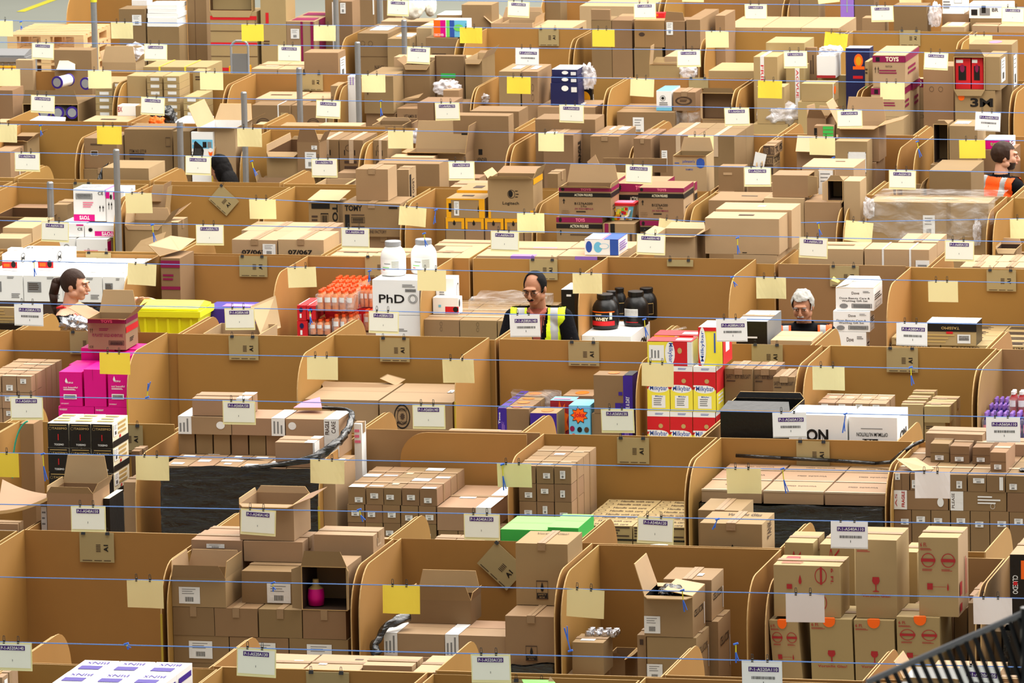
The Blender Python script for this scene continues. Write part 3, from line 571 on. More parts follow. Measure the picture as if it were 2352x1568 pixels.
def ROPE(label, pts, rad, key='bfilm', name='stretch_film', cat='plastic film', nz=.35, seed=0):
    P = []; R_ = []; n = len(pts)
    for i in range(n-1):
        p0, p1, p2, p3 = pts[max(0, i-1)], pts[i], pts[i+1], pts[min(n-1, i+2)]
        for t in range(8):
            t = t/8; P.append(.5*((2*p1)+(p2-p0)*t+(2*p0-5*p1+4*p2-p3)*t*t+(3*p1-p0-3*p2+p3)*t**3)); R_.append(rad[i]*(1-t)+rad[i+1]*t)
    P.append(pts[-1]); R_.append(rad[-1]); k = 14; vs = []
    for i, p in enumerate(P):
        d = (P[min(len(P)-1, i+1)]-P[max(0, i-1)]).normalized(); a = d.cross(Vector((0, 1, .2))).normalized(); b = d.cross(a)
        for j in range(k):
            an = 2*PI*j/k; r = R_[i]*(1+nz*noise.noise(Vector((math.cos(an)*1.5, math.sin(an)*1.5, i*.12+seed)))+nz*.5*math.sin(an*3+i*.5))
            vs.append(p+(a*math.cos(an)+b*math.sin(an))*r)
    o0 = pts[0]; vs = [v-o0 for v in vs]; M = MB(); M.mesh(vs, [(i*k+j, i*k+(j+1) % k, (i+1)*k+(j+1) % k, (i+1)*k+j) for i in range(len(P)-1) for j in range(k)]+[tuple(range(k))[::-1], tuple(range((len(P)-1)*k, len(P)*k))], key)
    return tag(M.build(name, None, o0, True), label, cat)
TASS = 'fC,.06,.72,.2,.84,A|fT,.22,.74,.92,.83,A,0,TASSIMO|fR,.1,.9,.9,.93,A|fR,.48,.3,.52,.55,R|fT,.3,.08,.75,.16,W,0,TOSSIMO'
VORS = 'fT,.04,.88,.22,.93,X,0,6 Fl.|fI,.04,.83,.42,.86,X,0,2|fG,.36,.3,.62,.5,X|fT,.16,.23,.84,.27,X,0,Vorsicht Glas!'
RING = 'fT,.05,.88,.22,.93,X,0,6 Fl.|fI,.05,.83,.42,.86,X,0,2|fC,.08,.62,.42,.8,X|fR,.07,.69,.43,.73,X|fC,.58,.62,.92,.8,X|fR,.57,.69,.93,.73,X|fI,.1,.57,.42,.6,X,0,2|fI,.58,.57,.92,.6,X,0,2|fR,.22,.34,.36,.42,X|fD,.7,.33,.78,.43,X|fR,.36,.375,.7,.38,X'
SAFE = 'fR,.4,.1,.6,.2,K|fT,.42,.16,.58,.19,c,0,SAFETY|fT,.45,.115,.55,.145,c,0,BOX|fD,.45,.22,.55,.38,K|fF,.39,.1,.61,.4,ink|tT,.2,.72,.8,.82,ink,0,Vorsicht Glas!'
# ================================================ ROW 0 (bottom edge)
row(0); tl('a4')
b = GRID('white and purple printed carton', 'at the bottom left edge', -.75, 435, 1437, 1360, 1560, 3, 1, 2, k=1240, m='W', mk='fR,.5,.0,1,.5,P|fR,.1,.1,.4,.3,LP|tR,.15,.2,.75,.5,P|tT,.2,.65,.8,.85,P,180,BINS|rR,.1,.2,.9,.6,P', seam='')
B('plain carton at the bottom left corner beside sign A520A140', -.8, -40, 1390, 20, 1560, k=1300, m='p', mk='rR,.1,.2,.3,.8,wp')
tl('b4'); B('light carton top behind the bottom bay, left of the taped pair', .12, 60, 1325, 440, 1400, k=1190, m='l', mk='tR,.6,.5,.8,.62,wp|tR,.3,.2,.35,.25,N')
B('light carton with white sticker on top at the bottom edge', .12, 462, 1330, 925, 1400, k=1197, m='l', mk='tR,.15,.35,.3,.5,wp|tR,.7,.7,.85,.76,N')
B('light carton with torn edge at bottom, raised above its neighbours', .22, 945, 1285, 1385, 1400, k=1205, m='l', mk='tR,.2,.45,.5,.5,wp', on=None)
B('light carton right of the raised one at the bottom edge', .12, 1392, 1345, 1760, 1400, k=1205, m='l', mk='tR,.1,.5,.3,.55,N')
tl('c4'); SHEET('pale green paper sheet at the bottom edge', [ZP(215, 1410, -.5), ZP(480, 1415, -.5), ZP(500, 1441, -.53), ZP(230, 1441, -.53)], 'LG', 'paper_sheet', .002, 'paper')
SHEET('crumpled kraft paper corner at the bottom edge right of the green sheet', [ZP(430, 1441, -.52), ZP(455, 1385, -.5), ZP(500, 1441, -.52)], 'l', 'kraft_paper', .002, 'paper')
tl('d4'); B('carton with corrugated edge at bottom right behind sign A520A105', .15, 1480, 1420, 2080, 1560, k=1245, m='l', seam='l')
OPEN('white-topped open carton at the bottom right corner', -.3, 1330, 1400, 1830, 1560, .5, 'l', fl='f80,.1;l30,.1', inner='W')
B('carton with printed top at the bottom right corner of the photo', .2, 2150, 1400, 2500, 1560, k=1370, m='l', mk='tI,.1,.3,.5,.7,ink,0,3')
o = empty('mesh_barrier', (0, 0, 0), 'sloping dark mesh panel with steel rail in the bottom right corner', 'barrier'); Yb = 18; p0 = onY(1992, 1566, Yb); p1 = onY(2380, 1395, Yb); o.location = (p0.x, Yb, 0)
M = MB(); q0 = p0-Vector((p0.x, Yb, 0)); q1 = p1-Vector((p0.x, Yb, 0)); M.tube(q0, q1, .009, 'grey', 8); M.build('rail', o)
for i in range(20):
    M = MB(); t = i/19; a = q0.lerp(q1, t); M.tube(a, a+Vector((.3-.12*t, .03, -.62)), .0075, 'blk', 6); M.build('bar', o)
M = MB(); M.tube((q1.x*.95, 0, 0), (q1.x*.95, 0, q1.z), .02, 'blk', 8); M.build('leg', o); M = MB(); M.tube((.1, 0, 0), (.1, 0, q0.z), .02, 'blk', 8); M.build('leg', o)
# ================================================ ROW 1 front
row(1); tl('a4'); LB = 'fL,.13,.1,.52,.68'
b0 = GRID('brown carton', 'bottom of labelled stack', -.93, 1440, 1262, 2900, 1440, 4, 1, 1, .38, 'd')
b1 = GRID('brown carton', 'second layer of labelled stack', -.93, 1432, 1032, 2940, 1262, 3, 1, 1, .38, 'd', on=b0, mks=['fL,.28,.15,.7,.8', 'fL,.35,.15,.78,.8', 'fL,.3,.15,.72,.8'])
b2 = GRID('brown carton', 'directly below the open cartons', -.93, 1437, 792, 2920, 1030, 4, 1, 1, .42, 'd', on=b1, seam='y')
tl('b4'); c1 = B('long brown carton with white shipping label between the two open cartons', -.78, -60, 492, 372, 715, .42, 'd', 'fL,.5,.02,.96,.62', on=b2)
tl('a4'); OPEN('open brown carton with raised flaps and white label, left of the stack', -.93, 1387, 548, 1902, 785, .36, 'c', LB, on=b2, fl='f32,.1;b4,.1;l3,.1;r5,.1')
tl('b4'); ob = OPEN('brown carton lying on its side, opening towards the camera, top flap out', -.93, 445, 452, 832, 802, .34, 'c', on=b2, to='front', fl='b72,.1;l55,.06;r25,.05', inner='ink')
M = MB(); M.lathe((0, 0, 0), [(.0, 0), (.045, .002), (.05, .05), (.045, .1), (.02, .12), (.018, .15), (.017, .155)], 'M', 18, lambda k: 'M' if k < 3 else 'A'); o = M.build('drink_bottle', None, (ob.x0+.06, ob.y0+.1, ob.z0+.008), True); tag(o, 'magenta bottle with gold cap inside the carton lying on its side', 'bottle')
tl('a4'); c2 = B('tan carton at upper left of the stack with a label peeking out', -.5, 1545, 222, 2045, 492, .3, 'p', 'fL,.3,.6,.65,.8', on=c1, g=0)
c2b = B('tan carton rear left, behind the upper left carton', -.15, 1660, 150, 2100, 480, .15, 'p', k=85)
tl('b4'); c3 = B('tan carton in the upper row, under the large open carton', -.5, -40, 240, 458, 490, .34, 'p', on=c1, g=0)
c4 = B('tan carton at upper right of the stack with shiny tape', -.45, 553, 185, 1082, 452, .34, 'p', on=c1, k=112, mk='rR,.35,.5,.65,.8,ctape')
tl('oo'); OPEN('large open carton with wide flaps on top of the left stack', -.48, 549, 1156, 674, 1222, .38, 'p', on=c3, fl='f105,.04;b5,.04;l8,.03;r68,.12', inner='p')
tl('b4')
w0 = GRID('carton with white fragile tape', 'low in the third bay of the bottom row', -.93, 1130, 1215, 2090, 1400, 2, 1, 1, .5, 'p', 'tR,.0,.3,.8,.5,wp')
w1 = GRID('carton with white fragile tape', 'under the plain open carton', -.9, 1140, 1015, 2180, 1195, 2, 1, 2, m='p', k=890, on=w0, mk='fR,.0,.0,.22,1,wp|fI,.02,.1,.2,.9,grey,90,3|tR,0,.0,.22,1,wp', seam='')
OPEN('plain open carton with tall back flap in the third bay', -.6, 1348, 735, 1880, 957, .25, 'd', on=w1, fl='f6,.09;b3,.13;l10,.05;r12,.05', inner='N')
M = MB(); P = [ZP(x, y, dy) for x, y, dy in ((1345, 885, -.75), (1240, 925, -.85), (1170, 950, -.9), (1110, 1060, -.95), (1060, 1120, -.98), (1090, 1205, -1.0))]
ROPE('twisted black film tail beside the fragile taped cartons', P, [.028, .026, .02, .018, .024, .03])
tl('c4'); s1 = B('large light carton with safety box print, lower of the two', -.93, 2, 868, 512, 1285, .46, 'c', SAFE, k=672) if 0 else B('large light carton with safety box print, lower of the two', -.93, -15, 868, 512, 1285, .46, 'c', SAFE, k=672, seam='y')
s2 = B('large light carton with safety box print, upper of the two', -.62, 158, 258, 685, 662, .3, 'c', SAFE.replace('.1,', '.32,', 0), k=152, on=s1, seam='y')
FILM('black stretch film under the lower safety box carton', -.98, 118, 1285, 512, 1400, .04, h=.35, g=0)
ca = B('small narrow carton at the left of the shake cartons', -.9, 1187, 1032, 1262, 1420, .3, 'c', 'fR,.3,.78,.7,.9,ink')
cb = B('brown shake carton, lower front, with white label', -.95, 1268, 1050, 1690, 1420, .36, 'c', 'fL,.0,.0,.31,.38|rT,.15,.55,.85,.72,ink,0,CELLUCOR|rR,.88,.1,.93,.6,wp', k=None, side='l')
cb2 = B('brown shake carton, lower rear, side only in view', -.56, 1452, 910, 1872, 1420, .36, 'c', 'rT,.15,.55,.85,.7,ink,0,CELLUCOR|rR,.88,.1,.93,.6,wp', side='l')
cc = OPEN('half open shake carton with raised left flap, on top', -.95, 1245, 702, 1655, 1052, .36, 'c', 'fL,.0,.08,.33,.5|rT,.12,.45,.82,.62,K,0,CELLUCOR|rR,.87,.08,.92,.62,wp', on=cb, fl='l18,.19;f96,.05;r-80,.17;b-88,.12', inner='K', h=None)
cc2 = B('closed shake carton behind the half open one', -.56, 1405, 560, 1815, 880, .36, 'c', 'rT,.12,.45,.82,.62,K,0,CELLUCOR|rR,.87,.08,.92,.6,wp|tR,.62,.3,.74,.5,wp', on=cb2, seam='y', side='l')
BLOB('black plastic bag showing inside the half open shake carton', -.9, 1340, 640, 1560, 760, .2, 'bbag', 'plastic_bag', amp=.25)
fl_ = B('flat carton under the small carton of clear trays', -.97, 580, 1380, 868, 1420, .3, 'c', seam='')
sc = B('small plain carton with clear plastic trays on top', -.93, 637, 1095, 905, 1376, .3, 'c', 'tR,.2,.2,.65,.6,wp', k=1020, on=fl_, side='c')
M = MB(); X, Yc = sc.x0+.04, sc.y0+.16
for i in range(4):
    for j in range(3):
        M.lathe((X+.02+i*.048, Yc+.02+j*.05, 0), [(.023, 0), (.023, .012), (.018, .03), (.016, .032)], 'silver', 10)
tag(M.build('clear_tray', None, (0, 0, sc.z1), True), 'clear ridged plastic trays on top of the small plain carton', 'tray')
OPEN('low open carton behind the small carton of trays', -.55, 905, 1240, 1085, 1420, .35, 'c', fl='r60,.06;f30,.05')
# bay of wine cartons
row(1); tl('d4')
g = [((115, 908, 440, 1400), RING, .13), ((540, 895, 900, 1425), VORS, .035), ((912, 905, 1255, 1430), VORS, .03), ((1272, 880, 1640, 1400), RING, .03)]
lo = []
for i, ((x0, y0, x1, y1), mk, tilt) in enumerate(g):
    b = B(['leaning wine carton with round no-stack marks, leftmost in the lower row', 'wine carton with red glass symbol, second in the lower row', 'wine carton with red glass symbol, third in the lower row', 'wine carton with crinkled tape and round marks, rightmost lower'][i], -.95, x0, y0, x1, y1, .3, 'y', mk, k=y0-115, side='y', lean=tilt)
    lo.append(b)
    M = MB(); cx = (b.x1-b.x0)*(.47, .46, .5, .55)[i]; zz = b.z1-b.z0
    M.mesh([(cx+.036*math.cos(t*PI/12), -.0035, zz-.012+.036*math.sin(t*PI/12)) for t in range(-12, 1)]+[(cx+.036, -.003, zz+.004), (cx-.036, -.003, zz+.004)], [tuple(range(15))], 'O')
    M.poly([(cx-.036, -.003, zz+.005), (cx+.036, -.003, zz+.005), (cx+.025, .02, zz+.005), (cx-.025, .02, zz+.005)], 'O'); so_ = M.build('orange_sticker', b.o); so_.location.x = 0
bz = max(q.z1 for q in lo)
rb = B('plain carton behind the lower row of wine cartons', -.55, 1420, 790, 1750, 1400, .3, 'd'); rb2 = B('dark plain carton behind the lower wine cartons, right', -.5, 1650, 800, 1870, 1400, .3, 'd')
B('carton standing at the right end with vertical black print', -.85, 1880, 765, 1985, 1400, .35, 'd', 'fT,.6,.1,.85,.6,ink,90,SIROTON')
B('wine carton lying on its side with red marks sideways', -.92, 235, 440, 798, 775, .26, 'y', 'fC,.62,.62,.8,.95,X|fR,.7,.6,.73,.97,X|fC,.62,.05,.8,.4,X|fR,.7,.03,.73,.42,X|fT,.86,.62,.9,.95,X,270,6 Fl.|fD,.36,.6,.44,.8,X|fR,.2,.5,.28,.6,X|tR,.1,.5,.3,.8,X|tI,.1,.1,.5,.3,X,0,2', k=355, on=bz, side='y')
B('tall wine carton with red glass symbol in the upper row', -.9, 925, 228, 1278, 775, .27, 'y', VORS, k=118, on=bz, side='y')
B('tall wine carton with round marks, rightmost in the upper row', -.92, 1457, 208, 1795, 768, .3, 'y', RING+'|rR,.1,.25,.3,.42,X|rR,.1,.05,.3,.15,X|rI,.6,.2,.8,.9,X,90,2', k=112, on=bz, side='l')
B('wine carton at upper left rear with red writing down its front', -.45, 285, 252, 575, 600, .33, 'y', 'fT,.42,.0,.56,.9,X,270,Vorsicht|fT,.28,.4,.36,.9,X,270,Glas', k=158, on=None, h=.5)
B('wine carton behind sign A540A110 with red writing', -.45, 628, 268, 920, 600, .33, 'y', 'fT,.42,.1,.56,.95,X,270,Vorsicht|fT,.28,.5,.36,.95,X,270,Glas', k=150, h=.5)
B('plain wine carton between the two tall upper ones', -.4, 1322, 335, 1480, 660, .35, 'y', 'fI,.1,.05,.4,.5,X,90,2', k=250, h=.5)
B('wine carton behind the rightmost upper one, side in view', -.4, 1640, 330, 1888, 660, .33, 'y', 'rI,.3,.4,.7,.9,ink,0,4', k=270, h=.5, side='l')
B('empty looking carton leaning right of the wine cartons', -.5, 1890, 700, 1990, 900, .4, 'p', h=.4)
cl = B('black game carton with white and red lettering, right edge', -.9, 2232, 352, 2420, 1400, .5, 'blk', 'fT,.12,.68,.36,.83,W,270,CLUEDO|fR,.15,.75,.33,.78,R|fR,.5,.8,1,.95,O', k=190, top='p', seam='x', side='blk')
B('dark carton low in the bottom right bay', -.6, 2010, 1000, 2160, 1400, .3, 'd'); FILM('black wrapped load at the bottom right corner', -.7, 2160, 1010, 2430, 1400, .3)
# ================================================ ROW 1 rear
tl('a3'); OPEN('open carton with bent flaps behind the bottom row, left', .3, 393, 1145, 785, 1420, .35, 'c', h=.4, fl='b4,.17;l2,.04;r25,.07;f5,.04', inner='d')
M = MB(); vs = []; n = 14
for i in range(n+1):
    t = i/n; a, b_ = Z2P(20+380*t, 1030+120*t+25*math.sin(t*3)); p = onY(a, b_, ROWS[1]+.75); q = onY(a-12*(1-t), b_+65*(1-t)+8, ROWS[1]+.3); vs += [p, q]
M.mesh(vs, [(2*i, 2*i+2, 2*i+3, 2*i+1) for i in range(n)], 'p'); vs2 = [v+Vector((0, -.004, -.02)) for v in vs]; M.mesh(vs2, [(2*i+1, 2*i+3, 2*i+2, 2*i) for i in range(n)], 'p')
M.mesh(vs+vs2, [(2*i+1, 2*i+3, 2*n+2+2*i+3, 2*n+2+2*i+1) for i in range(n)], 'edge'); tag(M.build('cardboard_sheet', None, (0, 0, 0), True), 'large bent sheet of cardboard lying in the far left bay', 'cardboard')
B('small carton with white label under the bent cardboard sheet', .35, 297, 1218, 395, 1330, .2, 'y', 'fL,.1,.0,.95,.9', h=.3)
B('flat carton with white label at the lower left edge', .15, -80, 1400, 150, 1440, k=1370, m='p', mk='fR,.3,.1,.95,.8,wp', h=.2)
B('black coffee carton end behind the open carton, left', .5, 858, 1190, 925, 1330, .3, 'blk', top='cr', h=.35, seam='')
tl('c4')
B('bright green carton, left and lower of the pair', .14, 35, 142, 428, 300, k=28, m='G', top='LG', seam='l', side='G')
B('bright green carton, right and taller of the pair', .12, 432, 124, 820, 300, k=12, m='G', top='LG', seam='l', side='G')
tl('b4'); B('flat white topped carton behind the tilted card', .12, 1560, 235, 1740, 300, k=182, m='p'); B('flat carton right of the white topped one, behind the tilted card', .12, 1745, 238, 1985, 300, k=188, m='p')
B('low carton by the bay edge left of the flat cartons', .12, 1040, 245, 1160, 300, k=205, m='p')
tl('c4'); sb = B('light carton with safety box print standing behind the bay, lower half hidden', .12, 1715, 88, 2245, 330, .42, 'c', 'fR,.42,.0,.62,.1,K|fD,.47,.05,.57,.28,K|tT,.3,.65,.85,.85,ink,0,Vorsicht Glas|rT,.4,.3,.7,.9,ink,90,TANK', k=-12, seam='y', side='l')
tl('c3'); B('light carton behind the safety box carton, top taped', .6, 1702, 1287, 2065, 1420, k=1190, m='c', mk='rI,.2,.1,.9,.9,ink,90,4|tR,.4,.4,.5,.55,wp', seam='y', h=.5, side='l')
tl('c4'); SHEET('torn white paper lying behind the bay back below sign A540A120', [ZP(1150, 285, .1), ZP(1455, 262, .25), ZP(1440, 292, .1), ZP(1290, 298, .06)], 'wp', 'paper_sheet', .002, 'paper')
# ================================================ ROW 2 front
row(2); tl('a3')
GRID('black coffee carton', 'of the tall stack at left', -.93, 395, 552, 950, 1172, 3, 3, 1, m='blk', k=472, mk=TASS+'|rL,.05,.45,.3,.95|rR,0,.02,1,.28,K|rI,.35,.4,.95,.95,A,0,3|rR,.42,.3,.5,.42,R|tI,.1,.1,.9,.9,A,0,3', top='cr', side='cr', seam='', name='coffee_carton')
ROWS2 = ROWS[2]
B('tan carton with folded top right of the black coffee cartons', -.9, 1042, 1052, 1225, 1410, k=985, m='p', mk='fR,.8,.1,.81,1,N')
B('brown carton side by the bay edge, behind the pale sign', -.5, 1106, 790, 1180, 1100, .2, 'd')
M = MB(); P = []
for i in range(12):
    t = i/11; a, b_ = Z2P(235-130*math.sin(t*PI/2), 540+480*t**1.3*(.3+.7*t)); P.append(onY(a, b_, ROWS[2]-.75))
M.path(P, .006, 'tl', 6); tag(M.build('packing_strap'), 'loose green packing strap curling in the far left bay', 'strap')
B('plain carton panel in the far left bay behind the green strap', -.6, 165, 560, 285, 1100, .2, 'kd', seam='')
# black wrapped load
base = GRID('carton', 'in black-wrapped load, second bay row', -.92, 1380, 910, 2830, 1000, 7, 1, 2, m='p', k=790, mks=['tR,.2,.2,.7,.45,wp', 'tR,.1,.6,.6,.9,wp', 'tR,.3,.3,.6,.5,wp|tR,.0,.7,.9,.95,wp'], seam='', gap=.005)
FILM('black stretch film round the pallet of cartons, second row left', -.955, 1345, 915, 2800, 1440, .72)
m6 = GRID('small brown carton', 'below the long taped cartons', -.5, 1500, 640, 2392, 790, 6, 1, 1, .3, 'd', on=base, gap=.008)
l1 = GRID('long carton with fragile tape', 'on the black-wrapped load', -.52, 1500, 497, 2860, 640, 3, 1, 1, m='p', k=425, on=m6, mks=['fR,.0,0,.25,1,wp|fI,.02,.1,.22,.9,grey,90,3|fE,.72,.3,.88,.75,wp|tR,0,0,.25,1,wp', 'fR,.75,0,1,1,wp|fI,.78,.1,.98,.9,grey,90,3|tR,.75,0,1,1,wp', 'fE,.05,.35,.2,.8,wp|fR,.72,0,1,1,wp|fT,.74,.1,.82,.9,ink,90,FRAGILE|fT,.86,.2,.94,.9,ink,90,CARE|tR,.72,0,1,1,wp'], seam='')
tl('b3'); B('long carton with fragile tape in front of the small cartons', -.9, 225, 717, 556, 853, .38, 'p', 'fR,.97,0,1,1,wp|tR,.75,0,1,1,wp|rR,0,0,.5,1,wp', k=660, on=base, side='p')
M = MB(); P = []
for x, y, dy in ((-60, 935, -.97), (250, 905, -.97), (520, 860, -.96), (640, 800, -.9), (740, 735, -.85), (820, 640, -.6), (870, 520, -.4), (850, 455, -.2), (700, 428, -.14), (420, 424, -.13)): P.append(ZP(x, y, dy))
ROPE('twisted rope of black film rising over the right end of the wrapped load', P, [.012, .016, .024, .03, .026, .024, .02, .014, .01, .006])
tl('a3'); tc = B('crooked tan carton tilted on the long cartons, behind sign A560A150', -.5, 1620, 345, 2095, 490, .2, 'p', 'fR,.78,.5,1,1,wp|tR,.78,0,1,1,wp', k=290, on=l1, rz=.03)
tl('b3'); B('pale pink carton standing right of the wrapped load', -.2, 890, 560, 955, 830, .12, 'W', 'fI,.1,.6,.9,.9,pk,0,3', h=.35)
SHEET('red and green printed packet on the wrapped load', [ZP(382, 425, -.3), ZP(460, 375, -.2), ZP(605, 335, -.1), ZP(622, 425, -.3)], 'pk', 'printed_packet', .02, 'packet')
# folded panel + small cartons bay
X = ZP(1288, 870, -.06); X2 = ZP(2352, 640, -.06); zt = ZP(1480, 633, -.06).z; r_ = .18
SHEET('loose brown board with rounded corner leaning against the bay back', [(X.x, X.y, .1), (X2.x, X.y, .1), (X2.x, X.y, zt)]+[(X.x+r_-r_*math.sin(a*PI/16), X.y, zt-r_+r_*math.cos(a*PI/16)) for a in range(0, 9)], 'k', 'loose_board', .007)
LBL = ['fL,.4,.2,.85,.5', 'fL,.25,.35,.7,.65', 'fL,.15,.3,.58,.58', 'fL,.3,.3,.75,.6', 'fL,.25,.15,.68,.45']
k3 = GRID('small labelled carton', 'third layer of five-wide stack', -.9, 838, 1390, 1590, 1540, 5, 1, 1, .6, 'd', mks=LBL)
k2 = GRID('small labelled carton', 'lower layer of five-wide stack', -.9, 832, 1238, 1585, 1388, 5, 1, 1, .6, 'd', mks=LBL[1:]+LBL[:1], on=k3)
k1 = GRID('small labelled carton', 'top of five-wide stack', -.9, 838, 1092, 1597, 1236, 5, 1, 2, m='d', mks=['fL,.4,.1,.85,.4|tR,.05,.0,.95,.25,wp', 'fL,.25,.35,.7,.65|tR,.1,.1,.9,.2,wp', 'fL,.15,.3,.58,.58|tR,.2,.3,.6,.5,ctape', 'fL,.3,.3,.75,.6|tR,.0,.7,1,.95,wp', 'fL,.25,.15,.68,.45|tR,.1,.0,.9,.15,wp'], k=918, on=k2, side='p')
GRID('small labelled carton', 'bottom right of the five-wide stack', -.9, 1600, 1408, 2110, 1560, 3, 1, 1, .3, 'd', mks=LBL)
B('wide flat carton right of the five-wide small cartons', -.9, 1592, 1262, 2050, 1405, .6, 'p', 'fR,.72,0,1,1,wp|tR,.72,0,1,1,wp|tR,.2,.4,.5,.5,wp', k=1078, on=None, h=.15, side='p')
B('carton between the small stack and the wide flat one, rear', -.35, 1610, 1165, 1700, 1300, .3, 'p', h=.2, mk='tR,.2,.3,.8,.8,wp')
tl('c3')
n3 = GRID('small labelled carton', 'of the three-wide stack', -.9, 183, 912, 632, 1362, 3, 3, 2, m='d', k=742, mks=['', 'fL,.4,.3,.8,.6|tR,.2,.1,.8,.25,wp', 'fL,.35,.3,.65,.75|tR,.1,.4,.7,.55,ctape', 'fL,.35,.2,.78,.5', 'fL,.25,.45,.68,.72', 'fL,.35,.25,.62,.65', 'fL,.3,.2,.75,.5', 'fL,.35,.3,.62,.75', 'fL,.3,.15,.75,.4'], side='p')
HW = 'fR,0,.0,1,.12,K|fI,.03,.2,.97,.95,ink,0,4|tT,.28,.12,.9,.34,ink,0,Handle with care|tC,.05,.1,.2,.4,ink|tT,.28,.6,.9,.82,ink,0,Handle with care|tC,.05,.58,.2,.88,ink|fR,.4,.0,.55,.12,P'
GRID('flat handle-with-care carton', 'right of three-wide stack', -.93, 690, 1412, 1610, 1540, 2, 1, 4, m='y', k=1195, mk=HW, seam='')
tl('d3')
GRID('flat tan carton', 'in black film, second bay row', -.92, -382, 1112, 1190, 1222, 3, 1, 3, m='p', k=862, mk='tT,.3,.5,.8,.6,ink,180,Vorsicht Glas|tR,0,.0,1,.06,ctape|fR,0,.9,1,1,ctape', seam='l', on=None, g=0, gap=.012)
FILM('black stretch film round the load of flat cartons, second row right', -.955, -395, 1222, 1185, 1560, .9)
M = MB(); P = [ZP(x, y, dy) for x, y, dy in ((-80, 830, -.03), (300, 850, -.03), (700, 870, -.03), (1100, 895, -.04), (1230, 885, -.1), (1330, 800, -.3), (1420, 740, -.25), (1500, 705, -.2))]
M.path(P, .012, 'bfilm', 8); tag(M.build('stretch_film', None, (0, 0, 0), True), 'rolled black film edge along the back of the flat cartons', 'plastic film')
tl('d3')
F3 = GRID('small labelled carton', 'lowest in the right-edge pile', -.93, 1235, 1280, 2560, 1440, 8, 1, 1, .5, 'd', mks=LBL)
F2 = GRID('long carton with fragile tape', 'middle of the right-edge pile', -.93, 1225, 1118, 2700, 1277, 3, 1, 1, .6, 'd', on=F3, mks=['fR,0,0,.24,1,wp|fT,.02,.1,.06,.8,X,90,AS|fT,.14,.1,.2,.95,X,90,FRAGILE|fE,.8,.15,.92,.65,wp', 'fR,.03,0,.25,1,wp|fT,.05,.1,.1,.9,ink,90,PLEASE|fI,.5,.3,.9,.8,wp,0,3|fC,.72,.1,.8,.4,wp', 'fC,.3,.2,.5,.8,wp'], seam='')
F1 = GRID('small labelled carton', 'top of the right-edge pile', -.93, 1225, 975, 2520, 1116, 8, 1, 2, m='d', k=745, on=F2, mks=['fL,.1,.6,.4,1|fR,.49,0,.51,1,N', 'fL,.1,.1,.4,.6', '', 'fL,.45,.15,.75,.6', 'fL,.3,.5,.9,.8', 'fR,.7,.1,.9,.9,wp', 'fL,.2,.15,.6,.5', ''], seam='x', tm='ctape')
for i, (q, lb) in enumerate([((1560, 727, 1722, 880), 'leftmost'), ((1727, 747, 1890, 890), 'second'), ((1915, 757, 2065, 895), 'third'), ((2065, 802, 2200, 960), 'rightmost, largest and nearest')]):
    B('small double carton standing on the far right layer, '+lb, None, *q, .4, 'd', 'fR,0,.48,1,.5,N|fL,.25,.1,.7,.35', k=q[1]-85-(i == 3)*0, on=F1, side='p', tm='ctape')
B('long narrow carton lying behind the small double cartons', -.35, 1517, 640, 2005, 775, .12, 'p', k=580, on=F1, rz=-.04)
B('carton end with open side beyond the small double cartons', -.25, 2190, 735, 2560, 840, .3, 'p', k=665, on=F1)
SHEET('loose cardboard flap lying over the small cartons', [ZP(1270, 862, -.75), ZP(1410, 962, -.9), ZP(1600, 950, -.9), ZP(1440, 852, -.7)], 'l', 'cardboard_sheet', .004)
BLOB('crumpled black film at the right edge on the small cartons', -.8, 2300, 950, 2400, 1010, .1, 'bfilm', 'stretch_film', on=F1, cat='plastic film')
# ================================================ ROW 2 rear
ONW = 'fT,.1,.35,.42,.68,K,0,ON|fR,.12,.3,.5,.33,K|fI,.5,.8,.7,.84,grey,0,1'
tl('d3'); w1 = B('large white carton with bold black ON logo, left', .1, 365, 480, 855, 715, .55, 'W', 'fT,.3,.05,.68,.48,K,0,ON|fR,.32,.02,.75,.05,K', k=400, seam='l', side='W')
B('large white carton with upside-down nutrition lettering, right', .12, 872, 502, 1392, 735, .5, 'W', 'fT,.16,.3,.8,.44,K,180,OPTIMUM NUTRITION|fI,.25,.55,.75,.6,grey,0,1|fT,.32,.0,.62,.2,K,180,ON|fR,.28,.18,.6,.21,K|rT,.25,.05,.8,.4,K,0,ON', k=412, seam='l', side='W')
tl('c3'); OPEN('black plastic tote with folded lid and barcode', .15, 1890, 450, 2500, 715, .5, 'blk', 'fR,.25,.0,.38,.3,wp|fb,.26,.02,.37,.28,K,90', h=.5, fl='b15,.04;f-70,.12', inner='blk', name='plastic_tote', cat='crate')
tl('b3'); B('flat light carton end on the bay back, middle', .15, 1680, 628, 2100, 660, k=600, m='l', h=.1); B('flat light carton end on the bay back, right of middle', .12, 2110, 632, 2380, 660, k=615, m='l', h=.1)
